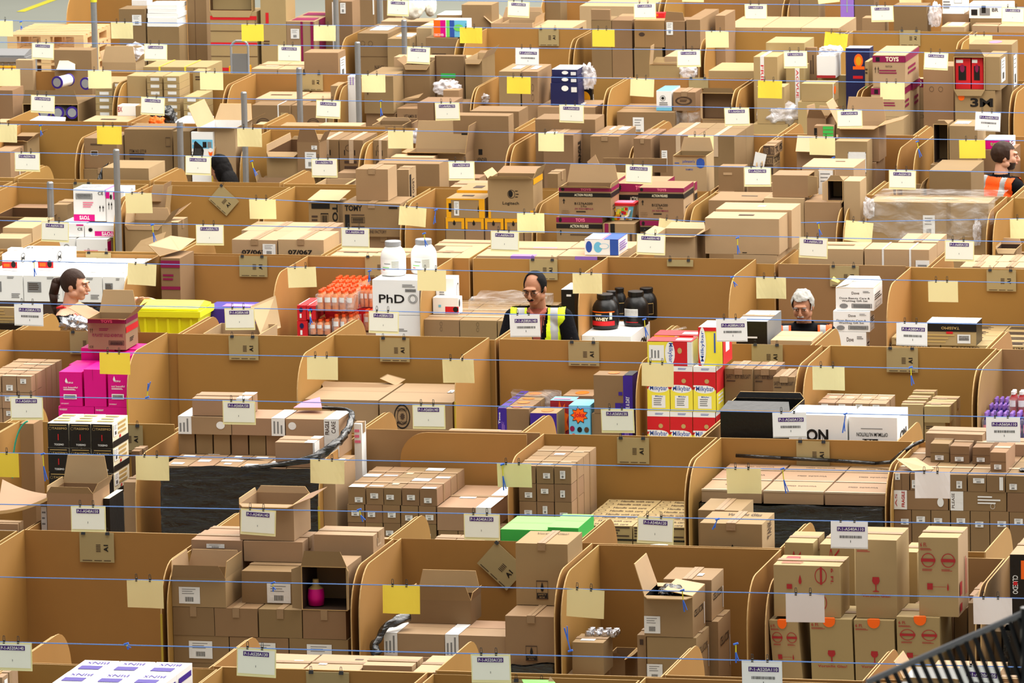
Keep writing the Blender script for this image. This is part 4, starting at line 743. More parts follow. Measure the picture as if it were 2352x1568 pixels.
def TUB(label, dy, x0, yt, x1, yb, on, col='tubw', lab=0, name='plastic_tub'):
    """wide necked powder tub with screw lid; x0..x1 body width, yt lid top, yb foot"""
    X0, X1, Y0, Y1, z0, z1, zv = place(dy, x0, yt, x1, yb, (x1-x0)/T[2]/330, None, on); r = (X1-X0)/2; h = z1-z0
    o = empty(name, (X0+r, Y0+r, z0), label, 'tub'); M = MB(); lr = r*.62
    M.lathe((0, 0, 0), [(r*.86, 0), (r*.97, h*.03), (r, h*.1), (r, h*.52), (r*.97, h*.62), (r*.86, h*.72), (r*.7, h*.8), (lr*.95, h*.84), (lr*.95, h*.87)], col, 28); M.build('tub_body', o, (0, 0, 0), True)
    M = MB(); M.lathe((0, 0, 0), [(lr*1.02, h*.86), (lr*1.02, h*.985), (lr*.96, h)], 'S' if col == 'tubw' else 'blk', 28); M.build('screw_lid', o)
    M = MB(); n = 14; a0, a1 = (-150, -35) if lab != 2 else (-165, -60)
    def band(z0_, z1_, k, A0=a0, A1=a1, off=.0015):
        vs = [((r+off)*math.cos(math.radians(A0+(A1-A0)*i/n)), (r+off)*math.sin(math.radians(A0+(A1-A0)*i/n)), z*h) for z in (z0_, z1_) for i in range(n+1)]
        M.mesh([Vector(v) for v in vs], [(i, i+1, n+2+i, n+1+i) for i in range(n)], k)
    if col == 'tubw': band(.12, .5, 'W'); band(.36, .38, 'grey', -120, -90, .003); band(.25, .27, 'LG', -130, -95, .003); band(.18, .2, 'R', -130, -115, .003); band(.2, .48, 'signc', -85, -50, .003); [band(.22+i*.04, .235+i*.04, 'grey', -84, -52, .004) for i in range(6)]
    elif lab == 1:
        band(.12, .52, 'blk', off=.001); band(.12, .25, 'R', off=.003); band(.5, .53, 'O', off=.003); band(.3, .5, 'cr', -60, -48, .003); band(.42, .46, 'A', -125, -95, .003)
        vs, fs = tmesh('WHEY'); M.mesh([((r+.004)*math.cos(math.radians(-125+60*a)), (r+.004)*math.sin(math.radians(-125+60*a)), h*(.26+.1*b)) for a, b in vs], fs, 'cr')
    elif lab == 2: band(.28, .52, 'W', -140, -70, .003); [band(.3+i*.035, .31+i*.035, 'grey', -138, -72, .004) for i in range(6)]; band(.12, .14, 'R', -130, -70, .003)
    else: band(.2, .55, 'A', -100, -40, .002); band(.22, .53, 'blk', -98, -42, .003)
    M.build('product_label', o); return o
def PACK(label, dy, x0, yt, x1, yb, nx, ny, body='botl', cap='cap', on=None, g=0, k=None, d=.2, group=None, wrap='cfilm', lb='W', h=None):
    """shrink-wrapped tray of bottles: each bottle a part of the pack"""
    X0, X1, Y0, Y1, z0, z1, zv = place(dy, x0, yt, x1, yb, d, k, on)
    if h: z0 = z1-h
    if g: z0 = max(0, z0)
    w = (X1-X0)/nx; h = z1-z0; r = w*.47; o = empty('bottle_pack', (X0, Y0, z0), label, 'bottles', group)
    M = MB(); M.lathe((0, 0, 0), [(r*.9, 0), (r, h*.05), (r*.94, h*.3), (r*.94, h*.45), (r, h*.62), (r*.9, h*.72), (r*.5, h*.84), (r*.48, h*.88)], body, 12)
    b0 = M.build('bottle', o, (w/2, w/2, 0), True); M = MB(); M.lathe((0, 0, h*.87), [(r*.6, 0), (r*.6, h*.11), (r*.52, h*.13)], cap, 12); M.build('bottle_cap', b0)
    M = MB(); n = 6; vs = [((r+.001)*math.cos(math.radians(-150+100*i/n)), (r+.001)*math.sin(math.radians(-150+100*i/n)), z) for z in (h*.42, h*.66) for i in range(n+1)]; M.mesh([Vector(v) for v in vs], [(i, i+1, n+2+i, n+1+i) for i in range(n)], lb); M.build('product_label', b0)
    for i in range(nx):
        for j in range(ny):
            if i or j: c = copy_tree(b0, o); c.location = (w/2+i*w, w/2+j*w, 0); c.rotation_euler = (0, 0, random.uniform(-.5, .5))
    ITEMS.append(Box()); dd = w*ny; bb_ = ITEMS[-1]; bb_.o = o; bb_.x0, bb_.x1, bb_.y0, bb_.y1, bb_.z0, bb_.z1 = X0, X1, Y0, Y0+dd, z0, z1
    M = MB(); M.box(-.003, w*nx+.003, -.003, dd+.003, .0, h*.8, wrap, .003)
    M.v = [(x, y, z) for x, y, z in M.v]; M.build('shrink_wrap', o); b = Box(); b.o = o; b.x0, b.x1, b.y0, b.y1, b.z0, b.z1 = X0, X1, Y0, Y0+dd, z0, z1; return b
# ================================================ ROW 3 front
row(3); tl('a3')
GRID('small tan carton', 'far left edge block', -.93, -115, 155, 262, 700, 3, 4, 3, m='p', k=8, mks=['', 'fL,.3,.1,.75,.45|tR,0,.0,1,.2,ctape', 'fL,.25,.55,.65,.85|tR,0,.0,1,.15,ctape', '', 'fL,.2,.45,.6,.8'], side='p')
PK = 'fT,.3,.66,.6,.72,W,0,itsu|fD,.22,.68,.4,.82,W|fT,.18,.52,.8,.57,W,0,not beautiful|fI,.18,.45,.78,.5,W,0,2|fR,.18,.2,.75,.34,W|fb,.22,.22,.7,.31,K,90|fT,.06,.05,.4,.08,W,0,FOR RESIDENT|rR,.1,.5,.12,.52,W'
row(3)
q3 = GRID('magenta food carton', 'below the three tall ones', -.93, 487, 410, 1105, 700, 2, 1, 1, .5, 'M', 'fT,.04,.88,.25,.93,W,0,FOR RESIDENT', seam='', side='M', name='food_carton')
for i, (q, mk, lb) in enumerate([((497, 122, 690, 410), PK, 'left, with white logo and barcode'), ((705, 100, 890, 402), 'fR,.4,.7,.41,1,V', 'middle, plain side facing out'), ((905, 100, 1085, 402), PK, 'right, with white logo and barcode')]):
    B('tall magenta food carton, '+lb, -.93+.0*i, *q, .32, 'M', mk, k=q[1]-62, on=q3, seam='', side='M', name='food_carton')
zt = ZP(580, 60, -.5).z
B('magenta food carton behind the tall ones, left', -.58, 582, 60, 880, 400, .2, 'M', k=22, seam='l', h=.5, side='M', name='food_carton'); B('magenta food carton behind the tall ones, right', -.6, 900, -10, 1090, 400, .2, 'M', k=-60, seam='l', h=.5, side='M', name='food_carton', mk='rR,.3,.3,.7,.7,W')
tl('a2'); pm = B('magenta food carton carrying the toys carton, rear left', -.36, 682, 1098, 970, 1300, .3, 'M', k=1062, seam='l', h=.5, side='M', name='food_carton')
B('magenta food carton at the back right under the toys carton', -.34, 975, 1105, 1160, 1300, .28, 'M', k=1055, seam='l', h=.5, side='M', name='food_carton')
OPEN('open pink-brown toys carton with maroon band on the magenta boxes', -.42, 738, 852, 1058, 1088, .3, 'p', 'fR,0,.86,1,1,V|fT,.35,.88,.65,.97,pk,0,TOYS|fI,.3,.6,.6,.7,V,0,2|fT,.12,.42,.92,.52,V,0,PS PLAYSET GOLD ADVENTURE|fF,.55,.15,.95,.3,K|fb,.58,.17,.92,.28,K,90|fT,.04,.05,.14,.12,ink,0,CE|fA,.05,.55,.09,.7,ink|fA,.1,.55,.14,.7,ink|rR,0,.55,1,.75,R|rR,0,.85,1,1,V|rI,.3,.2,.7,.35,K', on=pm, fl='f78,.07;b4,.16;l62,.16;r45,.12', inner='c')
tl('b3')
mc = B('wide coconut carton, left, partly open on top', -.93, 475, 352, 1095, 700, .8, 'p', 'fT,.35,.6,.65,.66,ink,0,100% MINERAL OIL|fC,.2,.4,.38,.85,ink|fT,.5,.5,.7,.6,ink,0,OIL', k=205, seam='l', side='d')
B('wide coconut carton, right, with round coconut mark', -.95, 1105, 370, 1725, 700, .8, 'p', 'fC,.2,.3,.42,.93,K|fC,.24,.4,.38,.83,ink|fT,.24,.75,.38,.83,K,0,COCONUT|fT,.24,.42,.38,.5,K,0,MERCHANT|fZ,.28,.52,.35,.72,ink|tL,.75,.5,.82,.65', k=218, seam='l', side='d')
row(3); SHEET('dark raised flap of the left coconut carton', [ZP(610, 200, -.3), ZP(1250, 240, -.3), ZP(1225, 262, -.4), ZP(630, 248, -.42)], 'd', 'cardboard_flap', .004)
SHEET('bright cardboard corner sticking up behind the coconut cartons', [ZP(1110, 178, -.25), ZP(1175, 142, -.2), ZP(1330, 185, -.12), ZP(1250, 240, -.28)], 'l', 'cardboard_sheet', .004)
tl('c3')
OD = 'tE,.3,.3,.7,.7,O'; HB = 'fR,0,0,.28,1,P|fT,.02,.6,.08,.9,W,90,Time|fR,.3,.12,.42,.3,P|fI,.12,.2,.22,.8,LP,90,4'
h0 = GRID('purple-edged tan carton', 'orange dot on top, by comic boxes', -.93, 10, 430, 280, 760, 1, 1, 4, m='d', k=285, mk=HB+'|tE,.35,.2,.75,.75,O|tR,0,0,.25,1,P|tR,.02,.2,.2,.6,K', seam='', side='d')
B('purple chocolate carton with white label on its front', -.97, 283, 470, 510, 760, .2, 'P', 'fR,.08,.3,.65,.6,wp|fb,.12,.3,.55,.45,K,90|fE,.45,.42,.62,.6,grey|tE,.3,.2,.75,.75,O', k=418, top='c', side='d', seam='', h=.3)
B('chocolate carton in clear film behind the comic boxes', -.4, 560, 322, 815, 600, .3, 'c', 'tE,.3,.2,.75,.7,O', k=268, seam='', h=.35); FILM('clear film crumpled along the back of the purple cartons', -.45, 120, 300, 540, 380, .06, 'cfilm', h=.1, g=0, amp=.03)
cm = 'fZ,.08,.55,.92,.98,K|fZ,.12,.58,.88,.95,O|fT,.25,.68,.75,.84,R,0,Joke|'+'|'.join('fE,%.2f,%.2f,%.2f,%.2f,%s' % (x, y, x+.22, y+.13, c) for x, y, c in ((.06, .38, 'V'), (.4, .36, 'K'), (.72, .36, 'N'), (.12, .2, 'R'), (.42, .16, 'A'), (.72, .15, 'pk'), (.2, .02, 'O')))
B('blue comic box with orange starburst and picture circles', -.95, 607, 405, 790, 760, .22, 'sky', cm, k=352, top='sky', seam='', side='sky', name='game_box')
B('red comic box lying behind the blue starburst box', -.65, 452, 362, 655, 600, .18, 'X', 'fR,.05,.2,.3,.5,O|fZ,.1,.0,.8,1,O|tR,.1,.2,.8,.5,pk', k=328, top='sky', seam='', h=.3, name='game_box')
hb = B('low tan carton under the tall purple-edged one', -.92, 798, 475, 1050, 760, .25, 'd', 'fR,.9,.6,.99,.7,P', k=455, seam='')
B('purple box end at the right of the low tan carton', -.93, 1053, 475, 1148, 760, .25, 'P', 'fI,.3,.2,.7,.9,LP,90,3', seam='', side='P', top='P')
B('tall tan carton with purple printed edge and orange dot', -.92, 818, 150, 1148, 452, .22, 'd', 'fR,.76,0,1,1,P|fR,.55,.0,.78,.28,P|fT,.82,.02,.92,.45,W,90,ONE A DAY|fR,.64,.48,.74,.57,P|tE,.3,.3,.6,.8,O|tR,.78,0,1,1,K', k=112, on=hb, seam='', side='P')
tl('c3'); MK = 'fR,0,0,1,1,R|fR,0,.88,1,1,W|fI,.35,.91,.8,.96,B,0,2|fE,.5,.62,.7,.72,A|fR,.0,.54,.4,.58,W'
MU = MK+'|fR,0,0,1,.48,Y|fE,.05,.4,.95,.58,W|fT,.12,.42,.9,.56,B,0,Milkybar|fR,.2,.06,.8,.34,W|fI,.28,.1,.7,.28,grey,0,4|fT,.35,.29,.7,.34,B,0,Milkybar'
SD = '|rR,0,0,1,.4,Y|rR,0,.4,1,1,R|rR,0,.9,1,1,W|rI,.2,.1,.8,.35,W,0,3'
m0 = GRID('red chocolate carton', 'bottom row, right of the orange-dotted cartons', -.93, 1270, 450, 1850, 830, 3, 1, 1, .3, 'Y', MU+SD, seam='', top='W', name='chocolate_carton')
m1 = GRID('red and yellow chocolate carton', 'middle row of its stack', -.93, 1268, 68, 1852, 445, 3, 1, 1, .3, 'Y', MU+SD, on=m0, seam='', top='W', name='chocolate_carton')
tl('c2'); MS = 'fR,.58,0,.9,1,R|fR,.9,0,1,1,wp|fE,.4,.0,.62,1,W|fT,.46,.12,.58,.95,B,270,Milkybar|fR,.04,.2,.38,.85,W|fI,.08,.3,.3,.8,grey,90,3|fE,.68,.5,.78,.75,A|tR,0,0,1,1,R|tR,.6,.3,.95,.7,W'
B('milk chocolate carton lying on its side, front of two', -.93, 1272, 1042, 1648, 1232, .17, 'Y', MS, k=995, on=m1, seam='', side='wp', top='R', name='chocolate_carton')
B('milk chocolate carton lying on its side, behind the front one', -.74, 1330, 992, 1700, 1200, .16, 'Y', MS, k=950, on=m1, seam='', side='Y', top='R', name='chocolate_carton')
B('milk chocolate carton standing upright, top right of the stack', -.9, 1702, 922, 1908, 1215, .17, 'Y', 'fR,0,0,.12,1,R|fR,.0,.9,1,1,R|fE,.02,.0,.32,1,W|fT,.1,.1,.26,.9,B,90,Milkybar|fI,.6,.1,.72,.85,B,270,1|rR,0,.0,1,1,R|rR,.3,.3,.7,.6,W', k=862, on=m1, seam='', top='W', side='R', name='chocolate_carton')
tl('d3'); SBX = 'fT,.06,.86,.94,.92,ink,0,SAFETY BOX BIER/SAFT|fI,.08,.81,.5,.84,ink,0,1|fF,.5,.42,.9,.55,ink|fI,.4,.3,.6,.38,ink,0,2'
for i, q in enumerate([(-177, 95, 58, 700), (68, 100, 262, 700), (230, 162, 425, 700)]):
    B('tall brown beer safety box carton, '+['leftmost of three', 'middle of three', 'rightmost and nearest of three'][i], (-.9, -.88, -.97)[i] if i < 2 else -.97, q[0], q[1], q[2]-(8 if i == 1 else 0)-(35 if i == 1 else 0), q[3], (.28, .2, .25)[i], 'd', SBX, k=q[1]-65, seam='y', mk_=None) if False else B('tall brown beer safety box carton, '+['leftmost of three', 'middle of three', 'rightmost and nearest of three'][i], (-.7, -.66, -.97)[i], q[0], q[1], q[2], q[3], .25, 'd', SBX, k=q[1]-65, seam='y')
GRID('small tan carton', 'by the white ON cartons', -.85, 612, 380, 1190, 600, 4, 1, 1, m='p', k=305, mk='fL,.2,.75,.6,.95|tR,.3,.4,.8,.7,ctape|tR,0,.9,1,1,ctape', side='p')
j = 'tR,.2,.3,.6,.6,ctape'
jb = B('small battered carton, lower left of the jumbled group', -.8, 1490, 548, 1690, 700, .25, 'y', 'fI,.1,.6,.5,.8,ink,0,2'); 
B('small battered carton, front left of the jumbled group', -.82, 1312, 395, 1500, 545, .16, 'y', j, k=362, h=.3); B('small battered carton, middle left of the jumbled group', -.6, 1365, 350, 1540, 545, .16, 'y', j, k=318, h=.35); B('small battered carton, top rear of the jumbled group', -.4, 1405, 300, 1590, 545, .16, 'y', j, k=268, h=.4)
B('small battered carton, front right of the jumbled group', -.82, 1508, 412, 1725, 548, .2, 'y', j, k=368, on=jb); B('small battered carton, rear right of the jumbled group', -.55, 1560, 365, 1775, 548, .2, 'y', j, k=322, h=.35)
row(3); PP = dict(body='P', cap='LP', lb='pk')
for i, q in enumerate([(2000, 470, 2270, 640, -.93, 5, 3), (2275, 470, 2560, 640, -.93, 5, 3), (2045, 405, 2290, 560, -.68, 5, 3), (2080, 350, 2310, 500, -.43, 5, 3)]):
    PACK('wrapped pack of purple-labelled bottles at the right edge, '+['front left', 'front right', 'second from front', 'rear'][i], q[4], *q[:4], q[5], q[6], **PP, h=.24)
PACK('wrapped pack of pink-labelled cans raised above the others, right edge', -.75, 2222, 290, 2500, 440, 4, 2, body='X', cap='wp', lb='W', h=.18)
# ================================================ ROW 3 rear / aisle goods
row(3); tl('a2')
def CRATE(label, dy, x0, yt, x1, yb, d, key='crate', lid=1, on=None, g=1, k=None):
    X0, X1, Y0, Y1, z0, z1, zv = place(dy, x0, yt, x1, yb, d, k, on); z0 = 0 if g and on is None else z0; w, dd, h = X1-X0, Y1-Y0, z1-z0
    o = empty('plastic_crate', (X0, Y0, z0), label, 'crate'); M = MB(); t = .015; tp = .025
    def ring(z, e): return [(e, e, z), (w-e, e, z), (w-e, dd-e, z), (e, dd-e, z)]
    for a, b in ((ring(0, tp), ring(h-.05, 0)),): M.hexa(a+b, key)
    for i in range(5): x = w*(.12+.19*i); M.box(x-.008, x+.008, -.006, .02, .03, h-.06, key)
    M.build('crate_body', o); M = MB(); M.box(-.02, w+.02, -.02, dd+.02, h-.05, h-.005, key, .002); M.build('rim', o)
    M = MB(); M.hexa([(0, 0, h-.003), (w, 0, h-.003), (w, dd*.5, h-.003), (0, dd*.5, h-.003), (0, 0, h+.01), (w, 0, h+.01), (w, dd*.5, h+.05), (0, dd*.5, h+.05)], key); M.hexa([(0, dd*.5, h-.003), (w, dd*.5, h-.003), (w, dd, h-.003), (0, dd, h-.003), (0, dd*.5, h+.05), (w, dd*.5, h+.05), (w, dd, h+.01), (0, dd, h+.01)], key); M.build('folding_lid', o)
    M = MB(); M.box(w-.05, w-.02, -.012, 0, h*.3, h*.4, 'S'); M.build('latch', o); b = Box(); b.x0, b.x1, b.y0, b.y1, b.z0, b.z1 = X0, X1, Y0, Y1, z0, z1; return b
cr0 = CRATE('bright yellow plastic crate, lower one, seen in the gap between bays', 1.25, 1180, 1085, 1490, 1300, .35)
CRATE('bright yellow plastic crate with lid, upper one, behind the toys carton', 1.25, 1162, 775, 1672, 1080, .35, on=cr0, g=0)
B('blue-purple box with printed top standing in the aisle, left', 1.6, 1725, 765, 2190, 1300, .3, 'P', 'tR,.25,.3,.9,.7,LP|tI,.4,.4,.8,.6,W,0,2|fD,.25,.3,.33,.6,K', k=705, seam='', side='P', top='P')
row(3); OPEN('open carton behind the bay with its side flaps folded out, left', .2, 1712, 978, 2190, 1010, .4, 'l', k=888, h=.5, fl='f80,.02', inner='l')
SHEET('large raised cardboard flap left of the orange bottle bay', [ZP(2115, 745, .6), ZP(2325, 655, .9), ZP(2372, 925, .85), ZP(2200, 985, .5)], 'l', 'cardboard_flap', .005)
B('dark coffee carton with tan patterned top band, far left', .3, -140, 890, 205, 1100, .3, 'blk', 'fT,.6,.55,.95,.75,W,0,TOSSIMO', k=860, seam='', h=.2)
B('tan patterned coffee carton stacked above, far left edge', .35, -140, 752, 125, 885, .3, 'y', 'fI,.02,.1,.98,.9,A,0,5', k=745, seam='', h=.14)
BLOB('crumpled clear and silver film in front of the woman with a ponytail', .15, 480, 850, 745, 1000, .2, 'silver', 'plastic_film', amp=.55, fr=4, g=1, cat='plastic film')
tl('d2')
dk = OPEN('silver and black nutrition carton behind the bay, left of the grey haired man', .3, 0, 868, 185, 1080, .4, 'blk', h=.4) if False else B('black and silver nutrition carton left of the grey haired man', .25, -80, 872, 185, 1100, .42, 'blk', 'fT,.42,.36,.75,.6,W,0,ON|fI,.35,.68,.75,.74,W,0,1|tR,.35,.5,.8,.75,wp', k=775, top='S', side='grey', seam='x', h=.4)
B('light carton in front of the grey haired man', .12, 212, 1032, 622, 1100, .5, 'l', k=952, seam='l', h=.5)
tl('c2'); SHEET('clear blister film lying over the bay edge above the chocolate cartons', [ZP(1470, 945, .2), ZP(1600, 915, .4), ZP(1610, 930, .4), ZP(1500, 955, .2)], 'cfilm', 'plastic_film', .004, 'plastic film')
# ================================================ ROW 4 front
row(4); tl('a2')
WB = 'fR,.1,.35,.45,.75,grey|fI,.13,.42,.42,.7,ink,0,4|fI,.6,.85,.85,.95,grey,0,2|fI,.7,.1,.95,.3,grey,0,3|tR,.5,.4,.7,.5,signc'
u0 = B('wide brown shelf carton under the white boxes', -.93, -140, 700, 1180, 1000, .9, 'ink', seam='')
u = GRID('large white printed carton', 'behind the ponytailed woman', -.93, -142, 478, 1200, 692, 4, 1, 2, m='W', k=320, on=u0, mk=WB, seam='', side='W')
NB = 'fR,0,.12,1,.5,R|fE,.6,.15,.9,.55,K|fR,.1,.2,.5,.4,O|rC,.3,.3,.7,.9,K|rT,.38,.45,.62,.7,K,0,M|tI,.3,.5,.7,.7,ink,0,2'
B('small long white box with orange stripe, left of the pair', None, 15, 305, 143, 440, .5, 'W', NB, k=257, on=u, seam='', name='coffee_box'); B('small long white box with orange stripe, right of the pair', None, 318, 290, 448, 440, .5, 'W', NB, k=238, on=u, seam='', name='coffee_box')
B('small white box lying behind the two orange striped ones', -.3, 165, 270, 570, 400, .12, 'W', 'tT,.05,.3,.2,.7,K,0,BEN', k=232, on=u, seam='', name='coffee_box'); B('small white rounded box behind, at the left edge', -.2, 60, 262, 160, 400, .12, 'W', k=245, on=u, seam='', name='coffee_box')
tc_ = B('brown toys carton with maroon stripes standing in the gap between bays', -.45, 1355, 340, 1517, 1000, .5, 'd', 'fR,0,.88,1,.97,V|fR,0,.6,1,.64,V|fI,.1,.7,.8,.8,V,0,2', seam='', k=275)
row(4); SHEET('wide light flap folded out from the maroon striped carton', [ZP(1252, 228, -.5), ZP(1440, 150, .0), ZP(1652, 178, .1), ZP(1520, 275, -.3), ZP(1350, 325, -.45)], 'l', 'cardboard_flap', .005)
SHEET('dark upright cardboard flap left of the striped carton', [ZP(1110, 285, .1), ZP(1190, 190, .2), ZP(1400, 118, .3), ZP(1330, 285, .1)], 'd', 'cardboard_flap', .005)
tl('b2')
lo1 = [PACK('wrapped pack of orange drink bottles, lower row, '+t, dy, x0, 812, x1, 1000, nx, ny, on=None, h=.155) for t, dy, x0, x1, nx, ny in (('left', -.93, 510, 690, 3, 3), ('middle', -.93, 708, 890, 3, 4), ('right', -.7, 975, 1060, 2, 3))]
zb = lo1[0].z1
pl = B('carton base under the orange bottle packs', -.93, 405, 985, 1065, 1100, .85, 'd', seam='')
for b in lo1: b.o.location.z = pl.z1+.001; b.z0 = pl.z1; b.z1 = b.z0+.155
for t, dy, x0, yt, x1, nx, ny in (('front left', -.93, 570, 612, 885, 5, 3), ('second', -.7, 640, 578, 905, 4, 3), ('front right', -.6, 918, 580, 1050, 3, 3), ('third', -.45, 690, 540, 910, 4, 3), ('rearmost', -.22, 720, 505, 990, 5, 3)):
    b = PACK('wrapped pack of orange drink bottles, upper row, '+t, dy, x0, yt, x1, 790, nx, ny, on=None, h=.155); 
    if dy > -.9:
        B('carton riser under the '+t+' upper orange bottle pack', dy, x0+5, yt+ (1+.155*330*3.675*.97) - 0, x1-5, 1000, .15, 'R', seam='', h=b.z0-pl.z1-.004)
rb_ = None
for i, (q, lb) in enumerate([((410, 738, 488, 860), 'upper left'), ((492, 740, 570, 860), 'upper right'), ((412, 868, 500, 1000), 'lower')]):
    B('red wrapped drink carton pack beside the orange bottles, '+lb, -.93, *q, .45, 'R', 'fE,.25,.5,.65,.85,DB|fR,.3,.1,.5,.4,W|tR,.1,.1,.2,.9,W', k=q[1]-65, seam='', g=(1 if i == 2 else 0), side='X', h=None if i == 2 else .105, name='drink_pack')
PH = 'fT,.14,.34,.68,.58,K,0,PhD|fC,.76,.33,.96,.6,grey|fC,.79,.36,.93,.57,K|fb,.7,.66,.93,.75,K,90|fI,.64,.78,.92,.88,grey,0,2'
ph0 = B('white nutrition carton, lower of two, behind sign A580A150', -.95, 1070, 818, 1458, 1100, .42, 'W', 'fI,.5,.5,.7,.6,grey,0,2', seam='l', side='W')
ph1 = B('white nutrition carton with thin black PhD lettering', -.95, 1045, 522, 1442, 805, .42, 'W', PH, k=470, on=ph0, seam='l', side='W')
TUB('white powder tub with silver lid, left of the pair', None, 1090, 208, 1300, 495, ph1); TUB('white powder tub with silver lid, right of the pair', None, 1345, 192, 1560, 478, ph1)
wr = GRID('tan wrapped carton', 'left of the man with glasses', -.93, 1465, 855, 2420, 1300, 3, 1, 3, m='c', k=680, mk='fC,.45,.88,.52,.96,K|fC,.45,.78,.52,.86,K|fC,.43,.5,.55,.66,ink|fC,.44,.3,.54,.42,ink', seam='x', tm='ctape')
B('white coffee box with orange picture, lower and nearer', None, 1557, 672, 1775, 808, .28, 'W', 'fR,.48,.05,1,.45,R|fE,.78,.1,.98,.45,K|rC,.1,.4,.35,.9,K|rE,.12,.43,.33,.87,K|fR,.22,.4,.32,.55,sky', k=622, on=wr, seam='', name='coffee_box')
B('white coffee box stacked behind the nearer one', -.55, 1530, 510, 1735, 668, .25, 'W', 'rC,.5,.3,.9,.8,K|fI,.2,.4,.5,.6,grey,0,3', k=480, on=wr, seam='', name='coffee_box')
tl('b2'); FILM('clear film pulled over the tan wrapped cartons', -.5, 1850, 690, 2480, 780, .4, 'cfilm', h=.05, g=0, amp=.02, topface=True)
tl('c2')
B('black box with small white print and pale top, beside the bay edge', -.55, 545, 602, 660, 1100, .3, 'blk', 'fI,.4,.85,.9,.92,W,0,1|fI,.4,.45,.9,.55,W,0,1', k=545, top='wp', seam='', side='blk')
wc = B('white carton carrying the black protein tubs', -.95, 700, 990, 1135, 1200, .62, 'W', 'rT,.5,.2,.8,.6,K,0,ON', k=868, seam='l', side='W', tm='ctape')
for q, lb, t in [((965, 598, 1085, 862), 0, 'rear left, behind two others'), ((1160, 600, 1335, 868), 3, 'rear right, with gold striped label'), ((890, 625, 1020, 900), 0, 'middle left, mostly hidden'), ((1050, 632, 1258, 918), 2, 'front right, with white facts panel'), ((785, 655, 1002, 945), 1, 'front left, with red WHEY label')]:
    TUB('large black protein tub, '+t, None, *q, wc, 'blk', lb)
tl('d2'); DV = 'fT,.42,.72,.62,.84,ink,0,Dove|fT,.1,.48,.9,.59,K,0,Dove Beauty Care &|fT,.16,.36,.84,.47,K,0,Washbag Gift Set|fF,.42,.1,.95,.3,K|fb,.45,.12,.92,.28,K,90|fE,.1,.08,.32,.3,grey|fI,.72,.78,.92,.88,grey,0,2|rI,.1,.4,.9,.7,ink,0,3|rF,.2,.1,.8,.3,K'
d0 = B('white beauty gift set carton, lowest of three in the stack', -.93, 735, 960, 1022, 1250, .42, 'W', DV, seam='l', side='W', k=935, g=1)
d1 = B('white beauty gift set carton, middle of three in the stack', -.93, 738, 785, 1050, 950, .42, 'W', DV, on=d0, seam='l', side='W', k=750)
OPEN('white beauty gift set carton with raised flap, top of the stack', -.9, 762, 592, 1082, 757, .42, 'W', DV, on=d1, k=530, fl='f-80,.12;b60,.06;l-75,.1', inner='W')
SHEET('torn yellow sticky note on the gift set stack', [ZP(725, 525, -.8), ZP(745, 495, -.75), ZP(800, 535, -.8), ZP(780, 548, -.82)], 'signb', 'paper_note', .002, 'paper')
g4 = GRID('flat patterned coffee carton', 'under black and white box', -.93, 1230, 1062, 2900, 1300, 4, 1, 4, m='y', k=895, mk='fI,.02,.5,.98,.95,A,0,3|tI,.05,.2,.9,.8,ink,0,4|fT,.2,.85,.8,.95,ink,0,TASSIMO', seam='', name='coffee_carton')
B('tan coffee carton lying left of the black and white box', -.95, 1232, 1008, 1500, 1060, .3, 'y', 'fT,.1,.3,.9,.7,ink,0,TASSIMO', on=g4, seam='', name='coffee_carton')
B('black and tan coffee box with white top and label, right bay', -.95, 1526, 882, 1950, 1060, .3, 'y', 'fR,0,.6,1,1,K|fT,.3,.7,.66,.82,A,180,TASSIMO|fR,.4,.5,.53,.6,R|fR,.62,.08,.88,.48,wp|fb,.65,.2,.85,.42,K,90|fI,.0,.05,.6,.5,A,0,3', on=g4, k=835, top='W', side='blk', seam='', name='coffee_carton')
# ================================================ ROW 4 rear
row(4); tl('b2'); BH = 'fT,.22,.1,.75,.38,K,0,07/067|fT,.15,-.04,.85,.06,K,0,BLACK HAND WHISK'
b1_ = B('light carton printed 07/067 in black, left, with white label', .12, -140, 182, 245, 320, k=105, m='l', mk=BH+'|fL,.68,.05,.96,.75', seam='y'); b2_ = B('light carton printed 07/067 in black, right', .12, 250, 182, 650, 320, k=105, m='l', mk=BH, seam='y', side='l')
B('light carton behind the printed ones, left', .6, -60, 105, 490, 300, k=30, m='l', seam='y', h=.4); B('light carton behind the printed ones, right', .6, 495, 105, 690, 300, k=38, m='p', seam='y', h=.4)
B('light carton with open top right of the printed ones', .12, 690, 318, 1040, 360, k=248, m='l', h=.4, mk='tI,.2,.3,.6,.6,ink,0,2'); B('light carton behind the white tubs', .12, 1050, 318, 1330, 360, k=250, m='l', h=.4)
GAPC = B('wide light carton standing between the bays behind the man with glasses', .1, 1728, 340, 1893, 1100, .5, 'l', k=235, seam='', side='l')
B('large light carton behind sign A600A150, left', .14, 1500, 340, 1724, 400, .5, 'l', k=235, h=.4, mk='tI,.3,.4,.7,.6,N,0,2'); B('flat light carton far behind the white tubs', .8, 1570, 232, 2050, 300, .3, 'l', k=180, h=.3)
tl('c2')
B('light carton with purple tape on its front edge, left', .1, -230, 318, 505, 420, .7, 'l', 'fR,.43,.8,.73,1,LP|tR,.43,0,.73,.12,LP|tR,.55,.5,.85,.58,LP', k=190, h=.5)
pt = B('light carton with purple tape on its front edge, right', .1, 522, 322, 1030, 420, .7, 'l', 'fR,.28,.8,.7,1,LP|fR,.65,.85,.9,1,N', k=192, h=.5, side='l')
